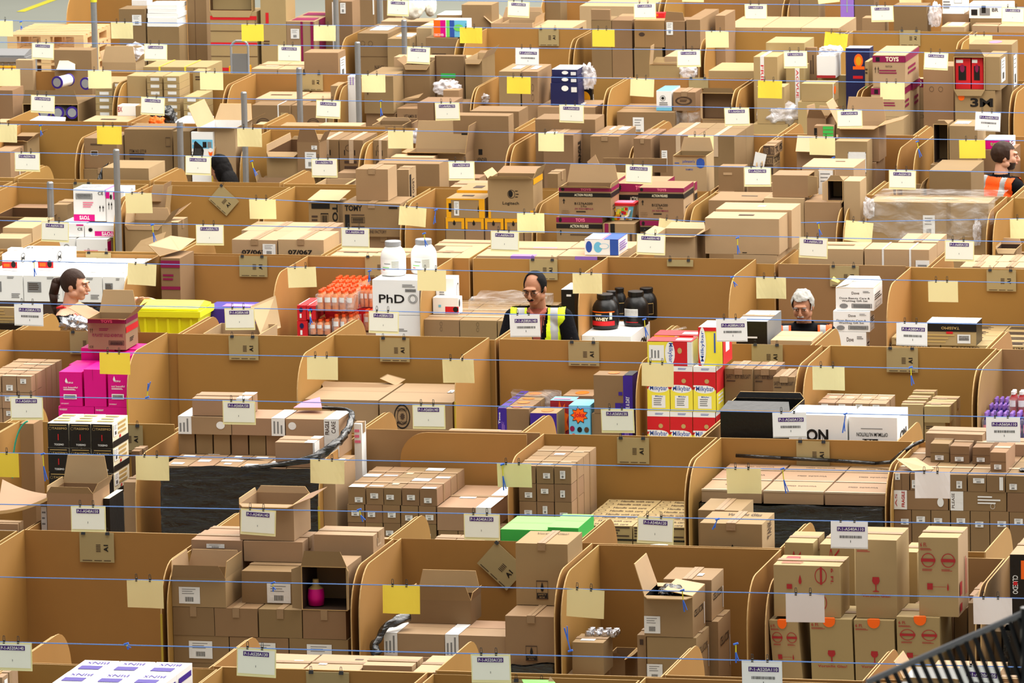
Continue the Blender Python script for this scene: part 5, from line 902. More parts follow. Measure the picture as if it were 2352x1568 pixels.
B('pink and blue toilet trainer box with oval logo on the light carton', None, 745, 182, 1030, 312, .28, 'pk', 'fR,.0,0,.75,1,W|fE,.03,.15,.22,.9,B|fE,.27,.15,.52,.85,sky|fE,.42,.4,.72,.75,W|fC,.42,.4,.72,.75,sky|fR,.75,0,1,1,B|tR,.55,0,1,1,B|tR,0,0,.5,1,W|rI,.1,.2,.9,.8,LP,0,4', k=128, on=pt, side='W', seam='', name='toy_box')
fr = OPEN('light carton stamped FRAGILE with torn flaps', .1, 1330, 152, 1675, 345, .4, 'l', 'fT,.3,.04,.68,.2,K,0,FRAGILE|fR,0,.1,.04,.16,K', h=.45, fl='f86,.05;b70,.1;r62,.12;l75,.08', inner='l')
tl('d2')
t0 = B('huge plain carton, lower, standing in the gap left of the grey haired man', .15, -100, 308, 272, 900, .6, 'l', seam='')
t1 = B('huge plain carton, upper front, beside sign A600A130', .15, -344, 75, 285, 306, .28, 'l', 'fI,.5,.0,.6,.05,K,0,1', k=None, h=.74) if False else None
tl('d1')
t1 = B('huge plain carton, upper front one of two', .15, -344, 992, 285, 1312, .3, 'l', 'fI,.5,.02,.6,.06,K,0,1|tI,.4,.3,.7,.6,ink,0,1', k=928, on=t0, seam='', side='l')
B('huge plain carton, upper rear one of two', .5, -250, 918, 390, 1290, .3, 'l', 'tR,.5,.4,.6,.6,wp', k=860, on=t0, seam='', side='l')
tl('d2')
B('light carton with loose open flaps in the right rear bay', .15, 445, 256, 995, 400, .5, 'l', k=196, h=.4, seam='l', mk='tI,.3,.3,.9,.7,d,0,1')
st = B('light carton with two white straps and a white label', .15, 1005, 262, 1552, 410, .35, 'l', 'fR,.27,0,.3,1,wp|fR,.69,0,.72,1,wp|tR,.27,0,.3,1,wp|tR,.69,0,.72,1,wp|fL,.79,.05,1,.8', k=205, h=.4, seam='', side='l')
B('light carton behind the white strapped one, slightly taller', .55, 1285, 200, 1620, 400, .4, 'l', k=130, h=.5, seam='y', side='l')
B('flat light carton at right, front left of four', .12, 1810, 412, 2090, 440, k=368, m='l', h=.3, seam='y'); B('flat light carton at right, front right of four', .12, 2095, 414, 2370, 440, k=370, m='l', h=.3, seam='y')
B('flat light carton at right, rear left of four', .45, 1830, 366, 2110, 420, k=312, m='l', h=.3, seam='y'); B('flat light carton at right, rear right of four', .45, 2115, 366, 2400, 420, k=310, m='l', h=.3, seam='y')
# ================================================ ROW 5 front
row(5); tl('a1')
TW = 'fR,0,.0,.66,.2,V|fT,.18,.04,.5,.16,W,180,TOYS|fF,.08,.68,.6,.86,K|fb,.11,.7,.57,.84,K,90|fT,.78,.82,.95,.92,K,0,CE|fI,.3,.4,.7,.6,pk,0,3|fA,.8,.3,.87,.5,K|fA,.9,.3,.97,.5,K|rR,0,.8,1,1,LP|rI,.1,.3,.8,.5,K,0,2|tI,.1,.2,.9,.9,W,0,2'
TV = TW.replace('V', 'M')
t3 = B('white toys carton with purple print, bottom right of the stack', -.93, 642, 1170, 905, 1400, .3, 'W', 'fI,.25,.45,.75,.6,pk,0,2|fI,.3,.2,.75,.32,grey,0,1|rR,.0,.1,.3,.9,M', k=1120, seam='', side='W', name='toys_carton')
t4 = B('white toys carton, bottom left, round mark on its front', -.9, 478, 1165, 634, 1400, .3, 'W', 'fC,.3,.3,.75,.8,grey', k=1120, seam='', side='W', name='toys_carton')
t5 = B('white toys carton, middle left, behind sign A600A180', -.85, 500, 1040, 705, 1170, .3, 'W', 'fR,.7,.85,1,.95,M|fT,.75,.5,.95,.7,K,0,CE', k=985, on=t3, seam='', side='W', name='toys_carton')
t6 = B('white toys carton, middle right, with upside-down TOYS band', -.84, 712, 1052, 1000, 1170, .3, 'W', 'fR,.3,.1,1,.5,M|fT,.5,.15,.85,.45,W,180,TOYS|fZ,.1,.4,.25,.8,K', k=1020, on=t3, seam='', side='W', name='toys_carton')
B('white toys carton, top left, with barcode and upside-down TOYS', -.7, 616, 748, 886, 978, .35, 'W', TV, k=708, on=t5, seam='', side='W', name='toys_carton', tm='W')
B('white toys carton, top right, half hidden by the grey post', -.68, 892, 762, 1092, 978, .35, 'W', 'fR,0,.75,.2,.95,M|fR,.4,.72,.8,.95,M|fZ,.2,.7,.35,.9,K|fA,.1,.4,.2,.65,K|fA,.25,.4,.35,.65,K', k=715, on=t6, seam='', side='W', name='toys_carton')
sm = B('plain small carton with white label left of the toys boxes', -.6, 447, 880, 617, 1045, .3, 'c', 'fL,.1,.05,.5,.5', k=832, h=.4)
row(5); OPEN('wide carton with torn top flaps at the far left', -.7, -80, 985, 395, 1100, .5, 'p', h=.5, k=905, fl='f80,.12;b84,.12;r70,.06', inner='N')
row(4); B('light carton at the far left edge, front corner rounded', .12, -80, 1165, 180, 1330, .3, 'l', k=1060, seam='', h=.5, side='l'); B('light carton behind sign A600A180, side in view', .4, 20, 1075, 285, 1250, .3, 'l', k=985, seam='', h=.5, side='l')
row(5)
o1 = OPEN('tall brown carton with all flaps open, front of the cluster', -.93, 1052, 1050, 1366, 1400, .28, 'c', h=.6, fl='b4,.1;l-4,.1;r38,.14;f178,.04', inner='c')
OPEN('brown carton behind the cluster, flaps standing up', -.5, 1200, 935, 1490, 1100, .3, 'c', h=.4, fl='b2,.12;l5,.1;r12,.2', inner='d')
OPEN('upper brown carton with flap sticking up against the bay edge', -.35, 1160, 850, 1365, 1000, .25, 'c', h=.35, fl='r10,.14;b5,.1;f80,.03', inner='d')
B('brown carton with pale flap at the right of the cluster', -.6, 1368, 1030, 1500, 1400, .3, 'd', k=985, mk='tR,0,0,1,1,l')
SHEET('dark cardboard flap pointing up right of the cluster', [ZP(1330, 1050, -.6), ZP(1400, 990, -.5), ZP(1612, 862, -.3), ZP(1500, 960, -.5)], 'd', 'cardboard_flap', .004)
tl('b1')
TM = 'fT,.04,.76,.34,.93,K,0,TOMY|fR,.04,.1,.12,.65,K|fI,.15,.68,.5,.62,ink,0,1|fF,.15,.4,.38,.58,K|fb,.17,.42,.36,.56,K,90|fT,.15,.1,.75,.2,ink,0,DESC FOAM CONE FACTORY|fI,.15,.24,.5,.32,ink,0,1|fR,.8,.84,.95,.9,K'
tb = B('brown carton under the printed toy maker carton, right', -.9, 1000, 1148, 1290, 1400, .3, 'c', seam='y')
to = B('large brown carton with black TOMY lettering across the top', -.93, 795, 865, 1285, 1135, .35, 'd', TM, k=805, h=.25 if 0 else None, on=tb, seam='y', side='c')
tv = B('brown carton with TOMY lettering running down, left', -.7, 508, 860, 765, 1200, .25, 'c', 'fT,.78,.15,.96,.95,K,270,TOMY|fR,.1,.85,.7,.97,K|fI,.1,.45,.35,.7,ink,0,3|fF,.4,.35,.65,.75,K|fb,.43,.4,.62,.7,K,0', seam='', h=.35)
SHEET('raised printed flap above the left toy maker carton', [ZP(500, 845, -.72), ZP(770, 850, -.72), ZP(868, 762, -.5), ZP(610, 758, -.5)], 'l', 'cardboard_flap', .004)
pb = B('plain square carton standing on the large lettered carton', None, 905, 580, 1178, 845, .25, 'c', k=538, on=to, seam='y', side='l')
B('carton end printed with black stripe behind the plain square one', -.3, 1250, 585, 1355, 820, .3, 'c', 'rR,.1,.0,.3,.9,K|rT,.45,.1,.7,.8,ink,270,LEGO AWARD', k=550, h=.45, side='l')
B('light flat carton behind, right of the plain square one', -.25, 1140, 735, 1300, 800, .2, 'l', h=.2)
B('upright printed carton behind the raised flap, left of centre', -.2, 580, 800, 640, 860, .1, 'c', h=.2)
LG = 'fC,.43,.5,.6,.72,K|fE,.45,.53,.55,.7,K|fT,.32,.32,.68,.42,K,0,Logitech|fR,.6,.68,.66,.7,K|fR,.62,.6,.68,.62,K|fR,.6,.53,.66,.55,K|fR,0,0,.06,.2,yt|fR,.93,0,1,.2,yt|rR,0,0,.5,.12,yt|rR,0,.85,1,1,yt'
yc = GRID('tan carton with yellow tape', 'under the black C-logo carton', -.93, 1660, 990, 2490, 1300, 5, 1, 1, .3, 'c', 'fR,0,.7,.15,1,yt|fR,.85,.7,1,1,yt|fR,0,.9,1,1,yt|fD,.35,.8,.6,.95,K|fR,.0,.0,.03,1,ink', mks=None, seam='')
yl = B('tan carton with yellow taped corners and white label, left', -.93, 1672, 828, 1995, 985, .32, 'c', 'fR,0,0,.12,1,yt|fR,.85,0,1,1,yt|fL,.2,.1,.33,.85|fR,.06,.3,.13,.75,K|fD,.8,.3,.87,.65,K|tR,.3,.4,.6,.6,ink|fR,0,.93,1,1,yt', k=755, on=yc, seam='')
B('tan carton with yellow tape behind the left taped one', -.6, 1760, 758, 2020, 960, .3, 'c', 'fR,0,.9,1,1,yt|tR,.4,.3,.7,.6,ink', k=695, h=.35, seam='')
OPEN('large open tan computer mouse carton with black logo', -.93, 2022, 660, 2420, 985, .33, 'c', LG, on=yc, fl='f60,.05;b70,.12;l40,.06;r25,.09', inner='d')
tl('c1')
AF = 'fR,.0,.87,1,1,V|fT,.42,.9,.62,.97,pk,0,TOYS|fZ,.03,.87,.12,1,K|fR,0,.68,1,.82,K|fT,.3,.71,.65,.79,cr,0,ACTION FIGURES|fA,.06,.45,.13,.62,K|fT,.3,.42,.65,.5,K,0,B1276AS00|fT,.42,.34,.54,.4,K,0,2 Pcs.|fT,.3,.24,.66,.31,V,0,JW INDOMINUS REX|fT,.33,.16,.62,.21,K,0,JURASSIC WORLD|fI,.05,.1,.25,.25,c,0,3|rR,0,.87,1,1,V|rR,0,.66,1,.82,K|rI,.2,.2,.8,.4,ink,0,2'
AF = AF.replace('JW INDOMINUS REX', 'JW INDOMINUS').replace('|fT,.33,.16,.62,.21,K,0,JURASSIC WORLD', '|fI,.33,.14,.62,.21,K,0,1')
a0 = B('toys carton with maroon and black bands, bottom left', -.93, 505, 985, 895, 1300, .35, 'c', 'fR,0,.86,1,.99,V|fT,.42,.88,.62,.97,pk,0,TOYS|fR,0,.7,1,.82,K|fT,.3,.72,.7,.8,cr,0,ACTION FIGURES|fA,.06,.52,.13,.66,K|fI,.3,.5,.9,.55,ink,0,1|fZ,.05,.85,.13,1,K', seam='')
a1 = B('toys carton with maroon and black bands, bottom right', -.93, 1212, 1010, 1600, 1300, .35, 'c', 'fR,0,.84,1,.98,V|fZ,.03,.82,.12,.98,K|fR,0,.66,1,.8,K|fT,.32,.68,.7,.78,cr,0,ACTION FIGURES|fA,.06,.46,.13,.6,K', seam='')
OPEN('open toys carton with black action figures band and raised flap', -.93, 527, 735, 965, 980, .3, 'c', AF, on=a0, fl='f65,.04;b3,.15;r8,.03', inner='d')
B('toys carton with TOYS band, behind sign A620A150', -.55, 1010, 702, 1400, 990, .3, 'c', AF, k=635, h=.5, seam='')
B('toys carton with maroon TOYS band, front right of the pile', -.93, 1197, 737, 1632, 1005, .4, 'c', AF, k=662, on=a1, seam='', side='l')
B('toys carton behind the front right one, only top and side seen', -.5, 1240, 690, 1680, 960, .4, 'c', 'rR,0,.87,1,1,V|rR,0,.66,1,.82,K', k=618, h=.5, seam='', side='l')
B('toys carton behind the open one, maroon strip showing', -.45, 900, 668, 1040, 950, .3, 'c', 'fR,0,.7,1,.95,V|rR,0,.75,1,1,V', k=608, h=.4, seam='')
st_ = B('small carton with maroon and black stripes under the toy tub', -.97, 898, 1040, 1165, 1300, .16, 'c', 'fR,.06,0,.18,1,V|fR,.24,0,.38,1,K|fR,.85,.2,.92,.7,ink', k=1005, seam='', side='c')
X0, X1, Y0, Y1, z0, z1, zv = place(None, 968, 868, 1160, 1012, .14, None, st_)
o = empty('toy_tub', (X0, Y0, z0), 'colourful toy brick tub with red rim and blue side on a small carton', 'toy tub'); w, h = X1-X0, z1-z0
M = MB(); M.hexa([(.02, .01, 0), (w-.02, .01, 0), (w-.02, .13, 0), (.02, .13, 0), (0, 0, h*.85), (w, 0, h*.85), (w, .15, h*.85), (0, .15, h*.85)], 'cr')
rr = random.Random(3)
for i in range(34): u, v = rr.uniform(.04, .7), rr.uniform(.08, .8); e = .012; M.poly([(u*w-e, -.001-.0001*i+.01*(1-v), v*h*.85-e), (u*w+e, -.001-.0001*i+.01*(1-v), v*h*.85-e), (u*w+e, -.001-.0001*i+.01*(1-v), v*h*.85+e), (u*w-e, -.001-.0001*i+.01*(1-v), v*h*.85+e)], rr.choice(['yt', 'B', 'R', 'LG', 'Y', 'K']))
M.poly([(w*.7, .003, h*.1), (w-.02, .006, h*.1), (w, -.004, h*.8), (w*.78, -.004, h*.8)], 'sky'); M.build('tub_body', o)
M = MB(); M.box(-.01, w+.01, -.01, .16, h*.85, h, 'R', .002); M.build('rim', o); M = MB(); M.box(.01, w-.01, .01, .14, h, h+.004, 'pk'); M.build('lid', o)
M = MB(); M.path([(w*.62, -.008, h*.2), (w*.75, -.012, h*.25), (w*.85, -.012, h*.6)], .008, 'W', 8); M.build('handle', o)
B('brown carton at the right of the toys pile inside the bay edge', -.4, 1500, 970, 1790, 1100, .3, 'd', h=.4)
row(5); B('large tan carton behind the huge plain ones, opened tape on top', -.6, 1790, 842, 2245, 1000, .4, 'c', k=770, h=.5, mk='tR,.5,.5,.8,.55,K', seam='')
tl('d1')
fl0 = B('tan carton under the two small open cartons, right', -.8, 497, 855, 895, 1200, .6, 'c', k=790, seam='', h=None)
B('tan flat carton under the open-ended one', -.75, 155, 825, 495, 1000, .4, 'l', k=790, h=.3, seam='')
so = OPEN('small tan carton on its side with its right end open', -.7, 228, 632, 526, 803, .25, 'c', k=590, to='right', fl='f5,.02;l-30,.08;r80,.1', inner='d', h=.165)
OPEN('small tan carton turned to show a dark open end and side', -.75, 690, 675, 825, 838, .2, 'c', k=640, to='front', fl='b85,.04;l40,.05;f80,.04', inner='ink', h=.165)
B('small tan carton closed end beside the dark open one', -.75, 826, 680, 970, 835, .2, 'l', k=640, h=.165, seam='')
row(5); B('small white labelled carton by the rope ends, right of centre', -.3, 615, 590, 745, 700, .1, 'c', 'fL,.0,.1,.95,1', h=.25)
wb = B('large tan carton wrapped in clear film in its own bay', -.85, 1045, 855, 2090, 1400, .75, 'c', 'fR,.65,0,.68,1,d|fL,.45,.45,.55,.8|tI,.2,.4,.8,.6,l,0,1', k=806, seam='')
# clear film skirt with curved lower edge
M = MB(); W_ = wb.x1-wb.x0; n, m = 40, 16; vs = []; H_ = wb.z1
for i in range(n+1):
    u = i/n; dr = .1+.38*math.sin(PI*(.12+.82*u))**.8+.02*math.sin(u*40)
    for j in range(m+1):
        v = j/m; vs.append((u*W_*1.02-.01*W_, -.012-.012*noise.noise(Vector((u*9, v*6, 2)))-.01*math.sin(v*PI)*noise.noise(Vector((u*20, v*4, 1))), H_+.003-dr*v*.72 if j else H_+.003))
M.mesh(vs, [(i*(m+1)+j, (i+1)*(m+1)+j, (i+1)*(m+1)+j+1, i*(m+1)+j+1) for i in range(n) for j in range(m)], 'cfilm')
M.mesh([(-.01, -.012, H_+.006), (W_+.01, -.012, H_+.006), (W_+.01, .7, H_+.006), (-.01, .7, H_+.006)], [(0, 1, 2, 3)], 'cfilm')
o = M.build('clear_film', None, (wb.x0, wb.y0, 0), True); tag(o, 'clear plastic film draped over the large wrapped carton, hanging in a curve', 'plastic film')
BLOB('bunched clear film at the left corner of the wrapped carton', -.9, 990, 840, 1085, 1000, .06, 'bag', 'plastic_film', amp=.5, cat='plastic film'); BLOB('white crumpled film at the right edge of the wrapped carton', -.9, 1915, 1020, 1985, 1230, .06, 'bag', 'plastic_film', amp=.5, cat='plastic film', seed=4)
OPEN('low dark open carton at the far right, flaps wide', -.9, 2025, 1250, 2290, 1330, .25, 'p', h=.25, fl='f150,.04;b20,.05;r60,.12;l20,.05', inner='ink')
B('carton base carrying the low dark open carton', -.88, 2020, 1320, 2330, 1400, .3, 'd', seam='')
# ================================================ ROW 5 rear
tl('a1'); B('carton with white label by the grey post, light top', .15, 862, 570, 1255, 720, .42, 'c', 'fL,.4,.1,.65,.6', k=503, h=.4, side='l', seam='')
SHEET('black plastic strap ends left of the labelled carton', [ZP(805, 705, .3), ZP(860, 570, .35), ZP(925, 520, .5), ZP(855, 690, .3)], 'bbag', 'plastic_strap', .006, 'strap')
tl('b1'); OPEN('low carton with raised flaps above the lettered cartons', .15, 545, 720, 800, 760, .3, 'l', k=660, h=.3, fl='f85,.03;r70,.05', inner='l')
B('tall brown carton behind, with shiny light top', .25, 1082, 532, 1612, 1200, .35, 'd', k=487, seam='', side='c', mk='fR,.3,.1,.31,.9,d')
B('light carton between the tall brown one and the yellow taped ones', .15, 1690, 735, 1960, 820, .4, 'p', k=672, h=.4)
B('small brown carton flap behind sign A620A160', .8, 1700, 655, 1950, 760, .2, 'd', k=620, h=.4, seam='')
tl('c1'); B('flat light carton left of the toy figures carton', .15, 430, 620, 520, 700, .3, 'd', h=.3)
OPEN('carton printed with blue baby care lettering and raised flap', .2, 1490, 468, 1772, 760, .3, 'l', 'fT,.28,.86,.65,.93,B,0,johnson\'s|fE,.7,.78,.95,.96,B|fR,.72,.8,.93,.94,B|fT,.38,.74,.6,.77,B,0,SHAMPOO|fI,.05,.85,.25,.88,B,0,1', h=.45, fl='b2,.11;f70,.02', inner='d')
SHEET('large dark brown board standing behind sign A620A150', [ZP(902, 600, .6), ZP(1440, 610, .6), ZP(1440, 490, .6), ZP(902, 487, .6)], 'd', 'cardboard_sheet', .005)
SHEET('small light cardboard flap pointing up, left of the dark board', [ZP(765, 520, .7), ZP(835, 460, .7), ZP(880, 560, .7), ZP(790, 570, .7)], 'l', 'cardboard_flap', .005)
B('light topped carton right of the blue lettered one', .15, 1775, 562, 2085, 720, .2, 'd', k=535, h=.4, seam='', mk='fI,.2,.8,.6,.9,l,0,1'); B('light carton top in front of the light topped carton', .1, 1765, 770, 2000, 790, k=692, m='p', h=.3, seam='')
tl('d1'); B('very wide light carton with warped top, right rear', .3, 475, 562, 915, 850, .7, 'l', k=488, h=.6, seam='', side='l', mk='tI,.5,.6,.8,.7,N,0,1')
B('dark printed toy carton glimpsed at the bay edge', .2, 20, 705, 215, 790, .3, 'c', 'fT,.2,.3,.9,.7,K,0,PRE-SCHOOL', k=690, h=.3)
OPEN('low carton flaps between sign A620A130 and the wrapped bay', .15, 1325, 750, 1475, 800, .3, 'c', h=.3, fl='r20,.06;l5,.05')
B('large brown carton behind the man in the orange vest', .3, 1550, 590, 1905, 900, .4, 'd', k=500, seam='', side='d')
# ================================================ ROW 6 front
row(6); tl('a1')
B('tall tan carton with loose top at the far left edge', -.9, -60, 430, 88, 900, .5, 'c', k=350, seam='', side='c', tm='wp', mk='rR,.6,.0,.65,.9,wp')
OPEN('brown carton at the far left with flaps lifted', -.5, -60, 345, 230, 700, .35, 'c', h=.6, fl='r62,.14;f75,.06;l40,.1;b80,.1', inner='N')
B('brown carton with small barcode label behind the yellow sign', -.9, 655, 318, 985, 570, .35, 'd', 'fF,.2,.42,.42,.58,W|fb,.22,.44,.4,.56,K,90|fI,.2,.75,.6,.82,ink,0,2', k=262, seam='', h=.26)
B('brown carton under the one with the small barcode', -.93, 668, 572, 990, 900, .4, 'd', seam='y')
bb = B('large brown printed carton left of the grill pan box', -.7, 1000, 243, 1452, 900, .4, 'd', 'fI,.1,.4,.5,.7,ink,0,5|fT,.1,.7,.45,.74,ink,0,ITEM NO 57718|fF,.86,.78,.96,.9,ink', k=192, seam='', side='c')
gb = B('white box picturing a black grill pan with blue band', -.95, 1612, 268, 1952, 900, .3, 'W', 'fR,.03,.78,.5,.9,sky|fR,.5,.78,.98,.9,sky|fR,.52,.79,.7,.87,K|fR,.74,.79,.92,.87,grey|fE,.78,.68,.97,.79,O|fE,.78,.73,.97,.79,W|fT,.05,.83,.2,.86,W,0,GRILL', k=258, seam='', side='W', name='kitchenware_box')
M = MB(); w = gb.x1-gb.x0; zt = gb.z1; pts = [(.06, -.235), (.13, -.09), (.2, -.075), (.52, -.13), (.57, -.16), (.5, -.24)]
M.mesh([(x*w, -.004, zt+z) for x, z in pts], [tuple(range(6))[::-1]], 'K')
for i in range(5): M.poly([((.12+.075*i)*w, -.005, zt-.225), ((.135+.075*i)*w, -.005, zt-.225), ((.2+.06*i)*w, -.005, zt-.14), ((.19+.06*i)*w, -.005, zt-.14)], 'grey')
M.build('pan_picture', gb.o)
B('brown carton between the printed carton and the grill pan box', -.8, 1460, 260, 1606, 900, .3, 'd', 'fI,.3,.7,.6,.8,ink,0,2|rR,.2,.3,.5,.6,wp', seam='')
OPEN('wide brown carton with all flaps folded out, above the grill pan box', -.9, 1665, 235, 1985, 262, .4, 'l', k=165, h=.05, fl='f75,.05;b35,.16;l25,.2;r62,.14', inner='wp')
tl('b1')
oo_ = OPEN('brown carton on its side, dark inside, with flap hanging out', -.93, 155, 435, 428, 640, .3, 'c', h=.23, to='up', k=330, fl='f115,.07;b2,.03;l4,.06', inner='N')
OPEN('low brown open carton in front of the dark one', -.97, 72, 690, 440, 720, .2, 'p', h=.25, fl='f5,.04;l15,.08;r5,.06;b2,.03', inner='N')
B('carton base under the low open carton and its neighbour', -.8, 160, 640, 440, 900, .3, 'd', seam='') 
OPEN('tilted brown carton with white labels and flaps up', -.95, 412, 352, 605, 612, .18, 'd', 'fL,.35,.2,.85,.7|fL,.65,.78,.9,.9', h=.28, fl='f5,.11;r28,.1;b30,.05', inner='c', rz=-.1)
B('brown carton under the tilted labelled one', -.9, 445, 620, 565, 900, .25, 'd', 'fC,.2,.5,.5,.8,ink', seam='')
GRID('brown carton with sideways print', 'right of tilted labelled carton', -.7, 560, 330, 1175, 900, 3, 1, 1, .3, 'd', 'fR,.2,.77,.24,.85,K|fR,.62,.77,.66,.85,K|fI,.2,.3,.8,.7,ink,0,5|fC,.25,.83,.6,.93,ink', k=265, seam='y', tm='ctape')
B('low light carton in front of the sideways printed cartons', -.93, 755, 612, 1000, 900, .3, 'p', k=580, seam='')
vb = B('large brown carton in the gap with black lettering', -.2, 1727, 128, 2197, 1100, .5, 'd', 'fT,.45,.66,.52,.71,K,0,1|fT,.42,.6,.6,.635,K,0,VENDER|fT,.65,.35,.84,.38,ink,0,VarStar|fI,.15,.82,.4,.85,K,0,1', k=75, seam='', side='c', tm='tape')
B('brown carton behind the large black lettered one', .2, 1870, 90, 2300, 500, .4, 'd', k=45, seam='', side='d')
OPEN('wide carton with tall back flap and light opened top', -.5, 1340, 445, 1835, 560, .35, 'c', h=.25, fl='b3,.24;r8,.24;f80,.12;l82,.05', inner='l')
B('light carton in front of the wide opened one, flat top', -.7, 1200, 478, 1560, 700, .3, 'l', k=440, h=.3, seam='')
BLOB('white printed plastic bag behind the pale sign, centre', -.15, 1360, 245, 1540, 390, .15, 'bag', 'plastic_bag', seed=5, amp=.4, g=1)
tl('c1')
B('brown carton with light top by the bay side panel, left', -.6, 325, 158, 835, 600, .35, 'd', k=112, seam='', side='c')
B('tall brown carton with black writing down its side', -.95, 395, 290, 650, 700, .55, 'd', 'rT,.5,.35,.8,.8,K,90,FRAGILE|tR,.0,0,.35,.5,wp', k=202, seam='y', side='c')
B('brown carton with white papers on top, centre right', -.85, 790, 302, 1035, 700, .5, 'd', 'tR,.3,.6,.9,.9,wp', k=213, seam='y', side='d'); B('brown carton in front, right of the one with white papers', -.93, 1042, 322, 1305, 700, .5, 'd', k=238, seam='y', side='d')
GRID('tan taped carton', 'behind the baby care carton', -.85, 1375, 296, 2010, 800, 2, 1, 2, m='d', k=165, mks=['fL,.05,.5,.2,.75', ''], seam='y', side='c', tm='ctape')
row(6)
tl('d1'); FP = 'fR,.0,.1,1,.98,ink|fT,.08,.2,.45,.75,c,0,fisher toys|fT,.62,.15,.95,.9,c,0,TOYS|rT,.1,.2,.9,.8,K,0,TOYS'
FP2 = 'fR,.0,.05,1,.95,ink|fT,.05,.15,.95,.85,c,0,PRE-SCHOOL|rT,.1,.2,.9,.8,K,0,TOYS'
f0 = B('dark printed preschool toy carton, lowest of three', -.93, 5, 555, 235, 900, .3, 'c', 'fR,0,.8,1,.97,ink|fI,.1,.84,.9,.93,c,0,1', seam='')
f1 = B('dark printed preschool toy carton, middle, with hanging white label', -.93, 5, 468, 235, 552, .3, 'c', FP2, on=f0, seam='')
f2 = B('dark printed toy carton, top of the preschool stack', -.93, 12, 380, 245, 465, .3, 'c', FP.replace('fisher toys', 'PLAYSET'), k=332, on=f1, seam='x')
SHEET('grey white shipping tag hanging on the preschool toy cartons', [ZP(85, 435, -.96), ZP(180, 458, -.96), ZP(155, 575, -.96), ZP(65, 552, -.96)], 'wp', 'shipping_tag', .002, 'tag')
tc3 = B('tan carton with white barcode label and open front flaps, lower', -.93, 755, 345, 1030, 560, .45, 'c', 'fF,.4,.1,.95,.7,wp|fR,.42,.12,.93,.68,wp|fb,.45,.3,.9,.5,K,90', k=250, seam='', h=.3, side='c')
B('tan carton whose side shows below the labelled open one', -.7, 800, 490, 1100, 800, .4, 'c', k=430, seam='', h=.4)
OPEN('large tan carton behind, flaps wide open, dark lettering', -.65, 760, 215, 1125, 345, .35, 'c', h=.3, fl='b2,.2;l30,.22;r75,.22;f100,.08', inner='l')
B('light carton with wide front flap left of the labelled open one', -.85, 430, 385, 745, 600, .4, 'c', 'fI,.1,.05,.9,.4,N,0,3', k=290, seam='', h=.3, side='c')
SHEET('light flap hanging from the left open carton', [ZP(424, 435, -.93), ZP(750, 445, -.93), ZP(745, 310, -.7), ZP(440, 300, -.7)], 'l', 'cardboard_flap', .004)
B('small box of green packets perched on the open cartons', -.7, 580, 215, 745, 312, .14, 'c', 'fR,.45,.05,.98,.3,G|fR,.45,.36,.98,.62,G|fR,.45,.68,.98,.95,G|fR,.0,.2,.15,.8,blk', k=200, h=.1, seam='', name='packet_box')
OPEN('curved brown open carton leaning behind the green packets', -.4, 520, 150, 690, 230, .2, 'c', h=.2, fl='r40,.12;b10,.08;l5,.1;f20,.08', inner='d', rz=-.2)
B('tall tan carton with open dark left side, upper right', -.8, 1718, 215, 1960, 510, .3, 'c', k=160, h=.32, seam='', mk='tR,.1,.3,.6,.7,wp', side='c'); OPEN('dark hollow carton end left of the tall tan carton', -.78, 1585, 200, 1712, 500, .3, 'd', k=165, h=.32, to='front', inner='ink', fl='b85,.03')
B('brown carton base under the tall tan carton', -.85, 1560, 512, 1905, 900, .35, 'd', seam='', h=None)
B('magenta and white toy box above the man in the orange vest', -.5, 1942, 330, 2230, 400, .3, 'M', 'fT,.25,.2,.75,.7,LG,0,toys|rR,0,0,1,1,W|rI,.2,.2,.7,.7,V,0,2', k=290, top='W', side='W', seam='', h=.08, name='toy_box')
B('light carton under the magenta toy box', -.55, 1915, 402, 2260, 900, .4, 'd', seam='')
B('dark clothed figure-like black stack at the right edge', -.9, 2262, 320, 2420, 900, .3, 'blk', 'fR,.0,.1,.1,.5,wp', seam='', name='black_carton') if 0 else None
# ================================================ ROW 6 rear
tl('b1'); B('open tan tray carton, low, with a second one behind it', .12, 20, 225, 230, 260, k=182, m='l', h=.2, seam=''); B('flat tan carton with small white label above the bay', .12, 250, 222, 590, 250, k=185, m='c', h=.06 if 0 else .3, mk='fR,.75,.3,.95,.9,wp|fI,.2,.3,.6,.7,ink,0,1', seam=''); B('flat tan carton right of the white labelled one', .12, 592, 212, 945, 260, k=185, m='l', h=.3, seam='')
OPEN('shallow open tan tray carton, nearer of two', .14, 1045, 210, 1305, 280, .3, 'c', h=.3, fl='b3,.03', inner='d'); OPEN('shallow open tan tray carton behind the nearer one', .5, 1120, 190, 1385, 240, .3, 'c', h=.4, inner='d', fl='l60,.05')
B('brown carton right of the trays, standing by the bay', .2, 1425, 20, 1720, 280, .4, 'd', 'fR,.48,0,.5,1,N', h=.4, seam='')
tl('a1'); B('wide light carton top behind the yellow sign, left', .2, 655, 195, 1050, 300, k=100, m='l', h=.4, seam='', mk='tI,.3,.4,.7,.6,ink,0,1')
br = B('red and white box on the wide light carton', .75, 990, 45, 1195, 130, .15, 'W', 'fR,0,.0,.25,.4,X|fT,.02,.75,.2,.95,X,0,BX|fE,.35,0,.6,.25,K|fE,.7,0,.95,.25,K', h=.22, seam='', name='printed_box'); B('brown carton right of the red and white box', .55, 1052, 45, 1260, 200, .2, 'c', h=.3, seam='')
BLOB('black bin bag bundle on the carton left of the second post', .1, 1245, 65, 1445, 240, .25, 'bbag', 'bin_bag', seed=3, amp=.35, g=1); BLOB('bright orange plastic bag lying on the black bin bag', -.1, 1240, 150, 1370, 270, .1, 'O', 'plastic_bag', seed=6, amp=.45, g=1)
